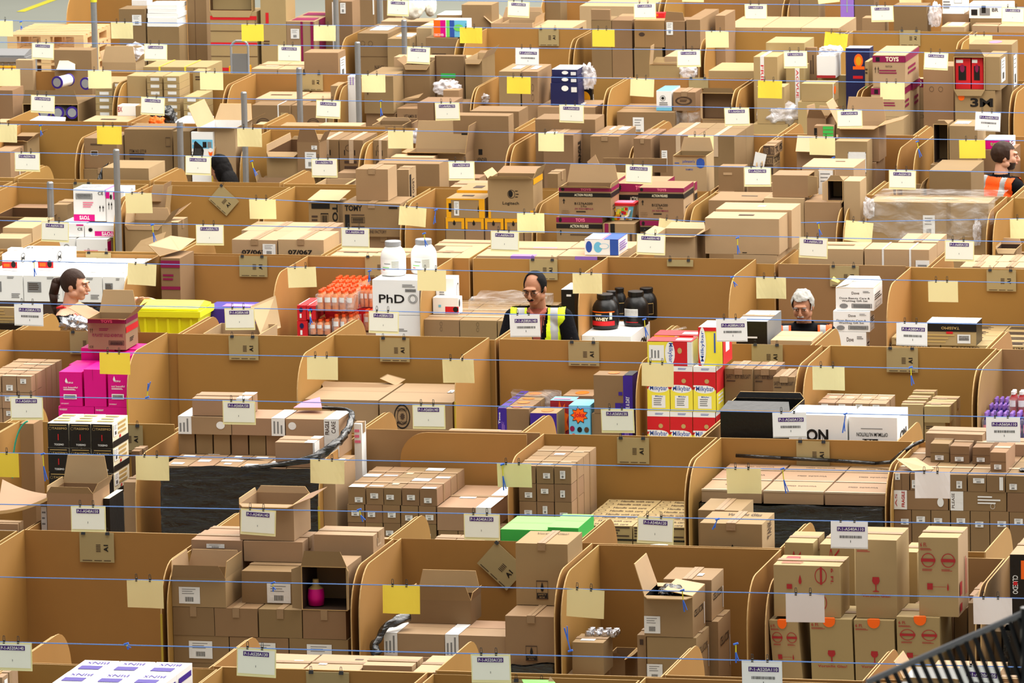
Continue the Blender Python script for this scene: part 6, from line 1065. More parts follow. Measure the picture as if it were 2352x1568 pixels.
SHEET('white paper pad on the carton at the far left', [ZP(250, 182, .2), ZP(550, 188, .2), ZP(555, 155, .45), ZP(330, 143, .45)], 'wp', 'paper_pad', .012, 'paper')
B('light carton top at the far left edge behind the cord', .15, -60, 185, 145, 260, k=155, m='l', h=.4, seam='')
B('grey brown paper-topped carton right of the black bag', .3, 1440, 190, 1680, 300, k=130, m='wp', h=.4, seam='')
# ================================================ ROW 7 front
row(7); tl('a0')
B('brown crumpled carton at the far left edge, upper rows', -.85, -60, 760, 105, 1300, .4, 'd', k=720, seam='', side='c')
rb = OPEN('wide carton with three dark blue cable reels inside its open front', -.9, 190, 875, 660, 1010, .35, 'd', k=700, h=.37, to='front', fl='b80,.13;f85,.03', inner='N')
def REEL(label, x, y, r, dy, L, rz):
    p = ZP(x, y, dy); o = empty('cable_reel', (p.x, p.y, p.z-r), label, 'reel'); A = Matrix.Rotation(rz, 3, 'Z') @ Matrix.Rotation(PI/2, 3, 'X')
    A = Matrix.Rotation(rz, 3, 'Z') @ Matrix.Rotation(-PI/2, 3, 'X'); M = MB(); M.lathe((0, 0, r), [(r*.88, 0), (r*.88, L)], 'W', 24, ax=A); M.build('roll', o)
    for e, nm in ((-.008, 'flange'), (L-.004, 'flange')): M = MB(); M.lathe(Vector((0, 0, r))+A @ Vector((0, 0, e)), [(r, 0), (r, .012)], 'P', 24, ax=A); M.lathe(Vector((0, 0, r))+A @ Vector((0, 0, e-.003)), [(r*.7, 0), (r*.7, .002)], 'S', 20, ax=A); M.build(nm, o)
REEL('white cable reel with blue toothed end on the wide carton, left', 485, 695, .058, -.75, .2, -.25); REEL('white cable reel with blue end, half behind the pale sign', 725, 705, .058, -.75, .2, -.25)
for i, x in enumerate((375, 490, 610)): REEL('dark cable reel inside the wide open carton, '+['left', 'middle', 'right'][i], x, 950, .058, -.88, .25, 0)
row(7)
FLt = 'fR,.25,.3,.8,.75,wp'
for nm, x0, x1, yt, nz, dy, kk in (('far left stack', 800, 945, 700, 6, -.8, 640), ('second stack', 945, 1065, 690, 6, -.75, 600), ('third stack', 1235, 1370, 640, 6, -.75, 600), ('fourth stack', 1378, 1515, 640, 6, -.78, 600), ('rightmost stack', 1545, 1680, 815, 4, -.9, 760)):
    GRID('flat tan carton with white label', nm+' behind the bags', dy, x0, yt, x1, yt+nz*58, 1, nz, 1, m='y', k=kk, mk=FLt, seam='', side='y')
B('flat tan carton pile behind sign A640A190', -.7, 1070, 640, 1232, 1200, .3, 'y', seam='', side='y')
pr = B('pale yellow strapped long box lying across, upper left', .1, 1208, 562, 1750, 640, .25, 'y', 'fR,.24,0,.27,1,Y|fR,.64,0,.67,1,Y|fR,.74,.0,.88,.4,wp|tR,.24,0,.27,1,Y|tR,.64,0,.67,1,Y', k=505, seam='', side='y', h=.3)
B('tan carton with printed side behind the rightmost flat stack', -.3, 1625, 600, 1740, 900, .2, 'y', 'fI,.2,.7,.7,.85,ink,0,2', h=.3, seam='')
tl('b0')
B('tan carton with open flap, front of the second A1 card', -.6, 60, 830, 400, 1000, .3, 'l', k=770, h=.3, seam='', mk='tI,.2,.4,.8,.6,N,0,1'); B('light carton with open top left of the white papers', -.5, 400, 830, 700, 1000, .35, 'l', k=770, h=.3, seam='')
BA = 'fC,.1,.3,.5,.65,ink|fC,.12,.35,.48,.6,ink|fT,.1,.0,.95,.14,K,0,FT-908|fR,.68,0,.71,1,wp|tR,.68,0,.71,1,wp|fR,.76,.35,.95,.8,y'
B('strapped brown carton with oval mark, left', -.9, 30, 885, 350, 1200, .35, 'd', BA, k=838, seam='', side='d'); B('strapped brown carton with oval mark, right', -.9, 462, 888, 828, 1200, .35, 'd', BA.replace('FT-908', 'FT-1.00'), k=838, seam='', side='d', ) ; B('brown carton filling between the strapped pair', -.85, 355, 888, 458, 1200, .35, 'd', seam='')
pw = B('brown carton carrying a stack of white papers', -.65, 695, 722, 905, 900, .3, 'c', k=690, h=.4, seam='', side='c')
PAPS = B('stack of white printed leaflets on the brown carton', None, 705, 640, 905, 722, .2, 'W', 'fI,.0,.1,1,.9,wp,0,4|fR,.3,.1,.4,.9,LP|fR,.65,.1,.75,.9,LP', k=625, on=pw, seam='', side='W', name='leaflet_stack', cat='paper')
b_ = B('brown carton with printed bottom under the big bulging one', -.85, 995, 955, 1248, 1400, .35, 'd', seam='')
bg = B('big bulging brown carton right of the tall grey post', -.88, 975, 640, 1225, 945, .4, 'd', 'fR,.1,.5,.15,.9,N', k=560, on=b_, seam='', side='c', tm='ctape')
B('brown carton with small print right of the bulging one', -.9, 1255, 915, 1450, 1300, .3, 'd', 'fT,.3,.8,.95,.87,ink,0,VITAMIN B T', k=870, seam='')
OPEN('big carton with flaps out and dark inside', -.5, 1225, 545, 1530, 870, .4, 'd', k=430, to='up', h=.35, fl='f115,.09;l60,.1;b80,.1;r5,.02', inner='N', g=0)
B('brown carton back wall with green item, middle', -.3, 1535, 470, 1820, 800, .2, 'd', 'fR,.2,.5,.7,.6,G|fR,.0,.0,.05,1,N', k=440, seam='', h=.4)
OPEN('wide carton with front flap folded down, upper middle', -.5, 1830, 500, 2110, 860, .4, 'd', k=370, h=.4, fl='f110,.1;r50,.12;b82,.12', inner='l')
B('light topped carton behind the wide flapped ones', -.2, 1230, 480, 1850, 700, .45, 'l', k=375, h=.4, seam='', mk='tR,.2,.5,.35,.7,wp')
BLOB('pile of crumpled white and blue plastic in the open bay', -.7, 1545, 690, 1770, 810, .2, 'bag', 'plastic_bag', seed=8, amp=.5, g=1); BLOB('pink and clear plastic at the bay side panel', -.7, 1890, 800, 2015, 880, .15, 'bag', 'plastic_bag', seed=9, amp=.5, g=1)
B('small brown carton on the pile below the white plastic', -.8, 1645, 760, 1780, 860, .15, 'c', h=.1, seam='', g=0); SHEET('long curved brown flap reaching up from the bay', [ZP(1240, 880, -.8), ZP(1320, 830, -.75), ZP(1480, 785, -.6), ZP(1440, 825, -.7)], 'd', 'cardboard_flap', .004)
B('wide flat base of cartons under the plastic pile', -.9, 1450, 870, 1990, 1200, .7, 'd', k=830, seam='', side='d')
tl('c0')
CEb = 'fC,.6,.72,.75,.82,K|fC,.6,.58,.75,.68,K|fI,.1,.1,.9,.25,ink,90,4'
B('tall tan carton behind the bright yellow sign, left of pair', -.85, 18, 600, 202, 1200, .35, 'c', 'fI,.1,.25,.9,.33,ink,90,4|tR,.4,.3,.8,.7,wp', k=535, seam='', side='c'); B('tall tan carton with CE mark, right of pair', -.85, 210, 602, 378, 1200, .35, 'c', CEb+'|tR,.3,.3,.7,.7,wp', k=538, seam='', side='c')
gk = B('black kitchen appliance box with white lettering', -.88, 378, 795, 705, 1100, .35, 'blk', 'fT,.05,.72,.3,.88,W,0,George|fT,.05,.5,.25,.65,W,0,PORT|fE,.6,.5,.95,.9,yt|rT,.3,.2,.8,.8,W,90,George|tR,.5,.1,.8,.6,grey', k=728, seam='', top='S', side='blk', name='appliance_box')
sx = None
for i in range(3): sx = B('dark blue boxed game set wrapped in clear bag, '+['lowest', 'middle', 'top'][i], -.8+.02*i, 455+5*i, 700-58*i, 690-4*i, 758-58*i, .25, 'DB', 'fE,.4,.2,.65,.75,W|fR,.75,.1,.95,.6,wp', k=None if i < 2 else 545, seam='', top='W' if i == 2 else None, side='DB', name='game_box', on=gk if i == 0 else sx, h=None)
BLOB('clear plastic bag bulging round the dark blue game sets', -.6, 690, 560, 820, 760, .15, 'bag', 'plastic_bag', seed=11, amp=.5, g=1)
B('wide tan carton with crumpled wrap, centre', -.9, 345, 900, 835, 1200, .35, 'c', 'tI,.2,.3,.8,.6,W,0,2', k=838, seam='', side='c', tm='ctape')
cb_ = B('wide tan carton with white label under the small boxes', -.8, 1015, 878, 1500, 1200, .4, 'd', 'fL,.28,.3,.47,.85', k=810, seam='x', side='c')
B('small white and blue electronics box with black dial', -.7, 1348, 765, 1480, 925, .2, 'W', 'fC,.25,.45,.6,.75,K|fE,.33,.53,.52,.68,K|fR,0,0,1,.12,sky|fI,.2,.2,.8,.4,grey,0,2', k=720, seam='', top='sky', side='W', name='electronics_box', h=.17)
B('small tan carton with oval printed mark beside the blue box', -.7, 1490, 775, 1680, 930, .25, 'c', 'fC,.1,.3,.85,.75,ink|fC,.14,.35,.8,.7,ink|fI,.3,.45,.7,.6,ink,0,2', k=740, seam='y', h=.17)
FILM('clear film hanging below the small tan oval mark carton', -.75, 1325, 930, 1730, 1030, .3, 'cfilm', h=.12, g=0, amp=.02)
OPEN('wide tan carton open at the front with a smaller carton inside', -.8, 1735, 782, 2110, 1000, .35, 'd', k=690, to='front', h=.24, fl='b60,.05;l20,.05', inner='N')
B('small carton with red fragile tape inside the open fronted one', -.7, 1932, 795, 2070, 930, .12, 'c', 'fR,0,.05,1,.3,wp|fT,.1,.08,.9,.27,R,0,FRAGIL', h=.14, seam='')
B('carton base below the open fronted carton', -.8, 1740, 1003, 2140, 1200, .35, 'c', seam='')
tl('d0'); FRG = 'fR,.28,0,.44,1,wp|fT,.3,.05,.42,.75,R,270,FRILE|tR,.28,0,.44,1,wp'
fb = B('tan carton with red and white fragile tape, lower one', -.9, 95, 730, 330, 890, .25, 'y', seam='', side='y', h=None, g=0)
B('tan carton with red and white fragile tape, upper one', -.5, 68, 478, 270, 690, .3, 'y', FRG, k=425, seam='', side='y', h=.3)
B('tan carton with sideways red tape behind sign A660A150', -.4, 342, 560, 495, 700, .25, 'y', 'fR,.5,0,.75,1,wp|fT,.55,.05,.7,.9,R,270,AGVUE', k=530, seam='', h=.3)
B('tan carton in the upper bay with open right flap', -.1, 172, 360, 498, 440, .3, 'y', k=308, seam='', h=.3); B('tan carton with dark printed right side, upper bay', -.05, 498, 400, 600, 600, .2, 'c', 'fR,.0,.2,.1,.9,K|fI,.4,.2,.8,.8,ink,90,2', k=385, seam='', h=.3)
g2 = B('plain tan carton, lower, in the stack with orange dot', -.9, 442, 860, 738, 1080, .25, 'y', seam='', k=None)
B('plain tan carton with orange dot and white tape, upper', -.88, 470, 705, 745, 845, .25, 'y', 'fR,.98,0,1,1,wp|rE,.0,.4,.4,.85,O', on=g2, seam='', side='y')
B('white plastic bagged goods pile with red edge, upper right', -.3, 600, 470, 760, 570, .2, 'W', 'fR,0,0,1,.12,X', k=440, h=.2, seam='', name='bagged_goods'); BLOB('clear bag on top of the white goods pile', -.3, 605, 395, 805, 480, .2, 'bag', 'plastic_bag', seed=12, amp=.35, g=1)
B('dark navy box with orange round emblem', -.2, 845, 405, 1055, 600, .25, 'DB', 'fE,.35,.5,.72,.85,O|fE,.42,.55,.65,.78,yt|fR,.3,.45,.78,.53,O|fI,.3,.15,.8,.3,R,0,1', k=365, top='S', side='DB', h=.35, seam='', name='printed_box')
B('light wide carton in front of the navy box', -.1, 605, 630, 940, 720, k=560, m='y', h=.3, seam='')
TYS = 'fR,0,.78,1,.98,V|fT,.4,.81,.8,.95,cr,0,TOYS|fR,.1,.8,.22,.94,K|fI,.2,.4,.8,.55,V,0,2|fA,.05,.45,.12,.65,ink|fA,.14,.45,.21,.65,ink|fT,.4,.62,.6,.68,ink,0,PATCH|fF,.4,.02,.85,.1,K|rR,0,.78,1,.98,V|rI,.2,.3,.8,.6,V,0,2'
ty1 = B('tan toys carton with maroon band, lower front of the stack', -.9, 1060, 738, 1335, 1010, .35, 'l', TYS.replace('|fT,.4,.81,.8,.95,cr,0,TOYS', ''), seam='', side='l')
B('tan toys carton with maroon TOYS band, top front of the stack', -.9, 1073, 465, 1348, 728, .35, 'l', TYS, k=385, on=ty1, seam='', side='l')
for i, (dx, dyy) in enumerate(((60, -.5), (170, -.1))): B('tan toys carton with maroon band behind the front stack, '+['nearer', 'farther'][i], dyy, 1073+dx+110*0, 690-30*i, 1348+dx+30*i, 1000, .33, 'l', TYS, k=640-30*i, seam='', side='l')
B('tan carton with recycling mark left of the toys stack', -.5, 1008, 520, 1068, 700, .3, 'y', 'fR,.1,.0,.9,.25,G|fI,.1,.6,.9,.8,ink,0,2', h=.3, seam='')
M3 = B('tall tan carton with bold black 3M lettering', -.8, 1768, 760, 2110, 1200, .35, 'c', 'fT,.38,.68,.94,.85,K,0,3M|fE,.08,.8,.24,.93,O', k=None, seam='', side='c')
OPEN('tan carton with open front showing two red packaged goods', -.82, 1758, 478, 2020, 735, .33, 'c', on=M3, to='front', fl='b62,.08;f85,.05', inner='N')
for i, x in enumerate((1772, 1908)): B('red packaged goods box with black figure shape, '+['left', 'right'][i], -.78, x, 490, x+(130, 100)[i], 720, .1, 'R', 'fR,.2,.3,.7,.75,K|fE,.3,.55,.6,.8,V|fR,.05,.85,.5,.95,W', on=M3, seam='', side='X', name='red_packet')
B('tan carton side right of the red goods, with white labels', -.8, 2022, 478, 2150, 735, .35, 'c', 'rL,.1,.2,.6,.9', k=400, on=M3, seam='', side='c')
B('tall tan carton behind the red goods, with orange dot on top', -.35, 1885, 372, 2250, 900, .35, 'c', 'tE,.4,.2,.7,.8,pk|rL,.2,.3,.7,.8', k=325, seam='', side='c')
B('tan carton between the toys stack and the lettered tall one', -.5, 1500, 555, 1755, 1100, .35, 'c', 'fC,.2,.6,.35,.68,ink|fC,.5,.6,.65,.68,ink', k=515, seam='', side='c')
BLOB('white plastic bag lying on cartons below the bright yellow sign', -.92, 75, 875, 465, 1070, .25, 'bag', 'plastic_bag', seed=13, amp=.3, g=1)
B('tan carton under the white plastic bag', -.9, 60, 1045, 360, 1200, .3, 'y', seam='', side='y'); B('tan carton right of the white plastic bag', -.85, 370, 1010, 530, 1200, .3, 'y', seam='', side='y')
tl('a0'); oc = B('large tan carton behind the reels, with open side', -.2, 455, 420, 770, 700, .35, 'c', k=392, seam='', side='c', mk='fR,.05,.0,.3,.2,N')
B('tan carton left of the tilted card, upper left', -.1, 130, 505, 275, 620, .3, 'l', k=445, h=.3, seam='', side='l'); SHEET('tilted grey card printed A1 leaning at upper left', [ZP(475, 590, -.25), ZP(635, 590, -.25), ZP(635, 500, -.15), ZP(525, 445, -.15)], 'cr', 'notice_card', .003, 'card')
# ================================================ ROW 7 rear, ROW 8, ROW 9
OPEN('light carton with torn flaps and clear bags, upper left', .2, 862, 525, 1145, 600, .3, 'l', h=.3, fl='f-10,.15;l15,.1;r40,.1;b5,.12', inner='l'); BLOB('clear and silver bags stuffed in the torn carton, upper left', .45, 1010, 385, 1230, 540, .2, 'bag', 'plastic_bag', seed=14, amp=.4, g=1)
tl('b0'); B('light carton pair behind the bay, upper left, left one', .15, 25, 580, 245, 640, k=515, m='l', h=.3, mk='tR,.3,.3,.8,.5,ctape'); B('light carton pair behind the bay, upper left, right one', .15, 248, 582, 465, 640, k=517, m='l', h=.3)
B('plain square carton with white side label beside the tall post', .15, 468, 442, 760, 640, .2, 'c', 'rL,.2,.2,.9,.8', k=412, seam='', side='c', h=.3)
row(8)
def PALLET(label, x, y, r, dy, W_=1.2, D_=.8, z=0):
    p = ZP(x, y, dy); o = empty('wooden_pallet', (p.x, ROWS[r]+dy, z), label, 'pallet', 'wooden pallets')
    for i in range(7): M = MB(); yy = i*(D_-.1)/6; M.box(0, W_, yy, yy+.1, .122, .144, 'wood', .002); M.build('deck_board', o)
    for i in range(3):
        M = MB(); xx = (0, W_/2-.05, W_-.1)[i]; M.box(xx, xx+.1, 0, D_, .1, .122, 'wood'); M.build('stringer', o)
        for j in range(3): M = MB(); yy = (0, D_/2-.07, D_-.14)[j]; M.box(xx, xx+.1, yy, yy+.14, .022, .1, 'wood'); M.build('block', o)
        M = MB(); M.box(xx, xx+.1, 0, D_, 0, .022, 'wood'); M.build('bottom_board', o)
tl('a0')
def ZF(x, y, z): a, b = Z2P(x, y); return onZ(a, b, z)
for i in range(5):
    p = ZF(55, 300, .75); p = onY(*Z2P(60, 300), 66.6)
zt = onY(*Z2P(60, 262), 66.6).z
for i in range(int(zt/.144)): PALLET('wooden pallet in the stack by the bare floor, '+['lowest', 'second from bottom', 'third', 'fourth', 'fifth', 'sixth', 'seventh', 'eighth', 'ninth'][min(i, 8)], 60, 300, 8, 66.6-ROWS[8], .8, .95, i*.145+(.0))
PALLET('single wooden pallet lying on the floor in the top left corner', -60, 40, 9, 5.5, 1.2, .8)
tl('a0'); row(7)
CRATE('dark grey plastic crate with open top at the far left edge', .3, -60, 475, 205, 560, .4, 'grey', lid=0); B('yellow edged tray under the dark grey crate', .2, -60, 562, 130, 590, .4, 'yt', seam='', h=.5, g=0) 
row(8); tl('a0')
B('brown carton with square white label, upper left by the post', -.5, 1002, 75, 1225, 700, .4, 'd', 'fL,.5,.78,.85,.92', k=38, seam='', side='c')
B('brown carton under the stack of white paper reams', -.5, 1240, 225, 1510, 700, .3, 'd', seam='', side='c')
wz = None
tb8 = B('thick white ream stack, lowest layer, upper left', -.5, 1240, 190, 1500, 222, .3, 'W', seam='', h=.035)
for i, (a, b, c_, dd) in enumerate([(1245, 150, 1495, 188), (1240, 110, 1505, 150), (1245, 75, 1495, 110), (1240, 38, 1495, 75)]):
    B('thick white ream in the stack by the post, '+['second', 'third', 'fourth', 'topmost'][i], -.5+.01*i, a, b, c_, dd, .3, 'W', k=None if i < 3 else 5, seam='', h=(dd-b)/3.675/235, name='paper_ream', side='W')
B('tall brown carton with dark edges right of the white reams', -.2, 1575, -40, 1740, 700, .4, 'd', seam='', side='d', mk='fR,.4,0,.42,1,N')
B('brown clear-bagged carton top at the top edge, left', -.2, 1110, 0, 1240, 60, .2, 'wp', h=.2, seam='')
KB = 'fR,0,.0,1,.04,R|fR,0,.28,1,.33,R|fR,0,.64,1,.7,R'
ks = B('tall olive carton with red bands, upper left', -.7, 1772, 95, 2165, 640, .35, 'y', 'fR,0,.87,1,.93,R|fR,0,.48,1,.52,R|fR,0,.08,1,.13,R|fR,0,.69,1,.7,N|fR,0,.3,1,.31,N', seam='', side='y')
OPEN('tan carton with open front showing a row of white items, top edge', -.7, 1765, -120, 2125, 85, .35, 'y', to='front', on=ks, fl='f75,.06', inner='N')
for i in range(4): B('white upright item in the open carton at the top edge, '+['first', 'second', 'third', 'fourth'][i]+' from left', -.6, 1790+82*i, -30, 1838+82*i, 50, .1, 'W', h=.1, seam='', name='white_packet')
B('tall olive carton with one red mark, upper left of centre', -.7, 2190, -200, 2510, 700, .35, 'y', 'fR,.2,.56,.32,.66,R|fI,.1,.35,.4,.4,N,0,2', seam='', side='y', g=1)
o = empty('hand_trolley', (0, 0, 0), 'grey hand trolley with bent tube handle near the red banded cartons', 'trolley'); p = ZP(1950, 590, 1.0) if 0 else onY(*Z2P(1955, 590), ROWS[7]+1.3); o.location = (p.x, p.y, 0); s = 220
M = MB(); h0 = onY(*Z2P(1955, 345), ROWS[7]+1.3).z; wd = .165; P = [(0, 0, .15), (0, 0, h0-.05), (.02, 0, h0-.02), (.05, 0, h0), (wd-.04, 0, h0), (wd-.01, 0, h0-.02), (wd, 0, h0-.05), (wd, 0, .15)]; M.path(P, .011, 'S', 8); M.build('handle', o)
M = MB(); M.box(.01, wd-.01, -.004, .004, .3, h0-.12, 'grey'); M.build('back_plate', o); M = MB(); M.box(-.2, wd+.2, -.3, .3, .12, .15, 'grey'); M.build('platform', o)
for sx_ in (-.15, wd+.15):
    for sy in (-.2, .2): M = MB(); M.lathe((sx_-.015, sy, .06), [(.06, 0), (.06, .03)], 'blk', 14, ax=Matrix.Rotation(PI/2, 3, 'Y')); M.build('wheel', o)
B('yellow and blue folded items at the foot of the hand trolley', 1.1 if 0 else -.97, 1930, 560, 2090, 640, .15, 'yt', 'fR,.4,0,1,.6,B', seam='', h=.5, g=0, name='folded_bag')
tl('b0')
B('carton with red stripes and white sticker, upper left of centre', -.7, 322, 180, 560, 700, .35, 'p', 'fL,.15,.72,.45,.88|fR,.5,0,.58,1,V|fR,.85,.0,.95,1,V|tR,.1,.1,.9,.35,V|tR,.1,.6,.9,.85,V|rR,.2,0,.6,1,V', k=95, seam='')
B('tall brown carton with label by the post, top edge', -.3, 578, -60, 720, 700, .35, 'd', 'fR,.8,.1,1,.9,wp', seam='', side='d'); B('tall tan carton with white labels right of the post, top edge', -.5, 765, 10, 920, 700, .3, 'd', 'fL,.1,.85,.5,.98', seam='', side='c')
r81 = B('tan carton with two round marks and white paper on top', -.8, 920, 280, 1180, 640, .35, 'd', 'fC,.1,.7,.25,.82,ink|fC,.35,.7,.5,.82,ink|fT,.55,.15,.85,.25,ink,0,NAVY|tR,.2,.3,.8,.8,wp|fR,0,.45,1,.46,N', k=195, seam='')
B('tan carton with white paper on top, second of the upper row', -.85, 1172, 325, 1365, 640, .35, 'c', 'tR,.2,.3,.9,.8,wp', k=270, seam=''); B('tan carton with white paper on top, behind the bay panel', -.6, 1300, 235, 1560, 500, .4, 'l', k=165, h=.4, seam='', mk='tR,.1,.4,.9,.6,wp')
cz = B('tan carton under the colourful striped box', -.85, 1497, 318, 1825, 640, .35, 'd', 'fI,.2,.5,.7,.6,ink,0,1', k=285, seam='')
B('colourful box with orange, pink, green and blue panels', -.8, 1565, 168, 1845, 280, .25, 'sky', 'fR,0,0,.2,1,O|fR,.2,0,.36,1,M|fR,.36,0,.38,1,W|fR,.38,0,.48,1,LG|fR,.48,0,.62,1,B|fE,.6,.35,.9,.75,LG|fT,.02,.05,.3,.2,W,0,DISCOVER', k=148, on=cz, top='cr', side='W', seam='', name='printed_box')
FR_ = BLOB('white foam rolls standing together at the top edge, nearer', -.1, 1240, -60, 1460, 180, .25, 'foam', 'foam_roll', seed=15, amp=.12, g=1, cat='foam'); BLOB('white foam roll farther right at the top edge', .1, 1465, -60, 1555, 150, .25, 'foam', 'foam_roll', seed=16, amp=.12, g=1, cat='foam')
B('tan carton behind the white foam rolls', .3, 1120, 180, 1560, 260, k=150, m='l', h=.4, seam=''); B('white topped carton above the colourful box', .25, 1590, 125, 1800, 200, k=90, m='c', h=.4, seam='', top='W'); B('brown carton above and right of the colourful box', .2, 1800, 40, 2060, 190, .3, 'c', h=.4, seam='')
OPEN('light carton with wide flaps behind the left A1 card, top', .15, 2050, 195, 2400, 250, .4, 'l', k=145, h=.3, fl='l50,.1;b10,.1', inner='l')
tl('c0')
B('light carton with folded top above the left A1 card', .15, 310, 232, 640, 280, k=168, m='l', h=.3, seam='', mk='rI,.1,.1,.9,.9,N,0,2'); OPEN('light open carton behind, with inside showing', .2, 30, 205, 385, 260, .4, 'l', h=.3, fl='b3,.08;r20,.08', inner='l')
p8 = GRID('tan carton', 'by the right A1 card, top', -.9, 797, 168, 1146, 640, 2, 2, 1, .35, 'd', k=None, seam=''); B('open topped tan carton flap in the two-high block', -.9, 797, 80, 960, 165, .05, 'c', seam='', h=.09, g=0)
B('tan carton top with pink orange box, upper middle', -.5, 970, 165, 1145, 300, .4, 'c', k=70, h=.3, seam='')
q0 = B('brown carton in the two-high block, lower middle', -.9, 1162, 400, 1400, 640, .35, 'd', seam=''); q1 = B('dark brown open topped carton in the two-high block', -.9, 1162, 170, 1418, 395, .35, 'kd', 'fE,.15,.4,.35,.55,ink', on=q0, seam='', k=150)
B('bright orange and red packet on the dark brown carton', -.7, 1290, 110, 1418, 158, .12, 'R', 'fR,.0,.3,.6,.8,O', on=q1, seam='', name='red_packet')
B('tan carton with tall white label in the upper block', -.9, 1422, 178, 1592, 640, .35, 'd', 'fL,.08,.75,.4,.98|fR,0,.48,1,.49,N', k=None, seam=''); SHEET('short brown flap standing on the white labelled carton', [ZP(1422, 178, -.85), ZP(1592, 178, -.85), ZP(1575, 105, -.85), ZP(1435, 95, -.85)], 'd', 'cardboard_flap', .005)
B('tan carton at the right end of the upper block', -.9, 1602, 165, 1780, 640, .5, 'd', 'fR,0,.48,1,.49,N', k=70, seam='', side='c'); B('brown dark gap carton right of the upper block', -.5, 1835, 130, 1930, 640, .3, 'c', k=70, seam='', side='c')
row(7)
OPEN('light carton with one tall flap up, right of the upper block', .2, 1290, 545, 1540, 660, .35, 'y', h=.3, fl='l-5,.17;b60,.1;f75,.03', inner='l', k=470); B('light carton by sign A660A160', .35, 1420, 475, 1560, 560, .3, 'l', k=415, h=.3, seam='')
BLOB('clear film spilling from the carton below sign A660A160', .15, 1540, 550, 1680, 660, .12, 'bag', 'plastic_film', seed=17, amp=.5, g=1, cat='plastic film')
B('tan carton with small print above the right bay', .15, 1790, 595, 2175, 700, .4, 'y', 'fI,.3,.3,.5,.5,ink,0,1', k=525, h=.3, seam='')
row(8); tl('c0')
GRID('light long carton', 'across the top right', .15, 1925, 228, 2352+540, 260, 3, 1, 1, m='l', k=135, seam='l')
row(9); tl('d0')
GRID('tall brown carton', 'top edge, right of centre', -.9, 290, -60, 620, 260, 2, 1, 1, .35, 'd', seam=''); B('lilac grey tall box at the top edge', -.85, 800, -60, 915, 105, .3, 'LP', 'fR,.45,0,.55,1,S', seam='', name='tall_box'); B('tall brown carton right of the lilac grey box', -.85, 920, -60, 1085, 240, .3, 'd', seam='')
row(8); B('wide dark tan carton at the top, right of sign A680A150', .2, 1250, 45, 1530, 240, .35, 'd', k=20, h=.6, seam='', tm='ctape'); BLOB('clear wrap hanging on the right of the wide dark tan carton', .2, 1530, 40, 1640, 235, .2, 'bag', 'plastic_film', seed=18, amp=.4, g=1, cat='plastic film')
B('tan carton base under the white printed box, top right', .5, 1660, 105, 1890, 300, .3, 'd', seam='', h=.4); B('white printed box with fine text, top right', .5, 1660, -60, 1845, 103, .3, 'W', 'fI,.05,.2,.5,.9,grey,0,5|fF,.55,.5,.9,.9,grey', seam='', h=.2, g=0, name='printed_box')
pr8 = B('tan carton base under the white printer box, top right', .4, 1895, 135, 2250, 300, .3, 'd', seam='', h=.4); B('white box picturing a black device with BR lettering, top right', .4, 1888, 30, 2240, 132, .3, 'W', 'fT,.55,.45,.7,.7,K,0,BR|fR,.05,.2,.2,.6,K|fR,.25,.2,.5,.7,grey|fR,.3,.35,.4,.85,K', k=5, seam='', side='W', h=.14, g=0, name='printed_box')
B('light carton top below the white device box', .15, 1912, 215, 2130, 300, k=160, m='l', h=.3, seam='x'); B('light carton top at the right edge, upper rows', .15, 2135, 218, 2420, 300, k=165, m='l', h=.3, seam='x'); B('open light carton with white paper at the upper right', .1, 1650, 225, 1850, 280, k=178, m='l', h=.3, seam='', mk='tR,.2,.2,.8,.9,wp')
B('plain brown carton at the top between two signs', .3, 985, 150, 1180, 280, .2, 'c', h=.3, seam='')
row(9); tl('c0')
B('light flat carton at the top edge with folded corner', -.9, 700, 50, 1300, 300, .3, 'l', k=-10, seam='', h=.5); B('tall dark brown carton at the top edge, right', -.5, 2120, -60, 2420, 200, .3, 'kd', seam=''); B('brown carton at the top edge above the colourful cartons', -.8, 400, -40, 540, 300, .3, 'd', seam='')
tl('b0'); B('brown carton at the top edge left of the foam rolls', -.3, 1135, -60, 1240, 160, .3, 'd', seam=''); B('tall white edged brown carton between posts at the top edge', -.4, 930, -60, 1060, 200, .3, 'd', 'fR,.92,.3,1,1,W', seam='')
tl('a0'); row(8); OPEN('small carton pile at the top left corner of the photo', .9, -30, 20, 130, 60, .3, 'l', h=.2) if 0 else None
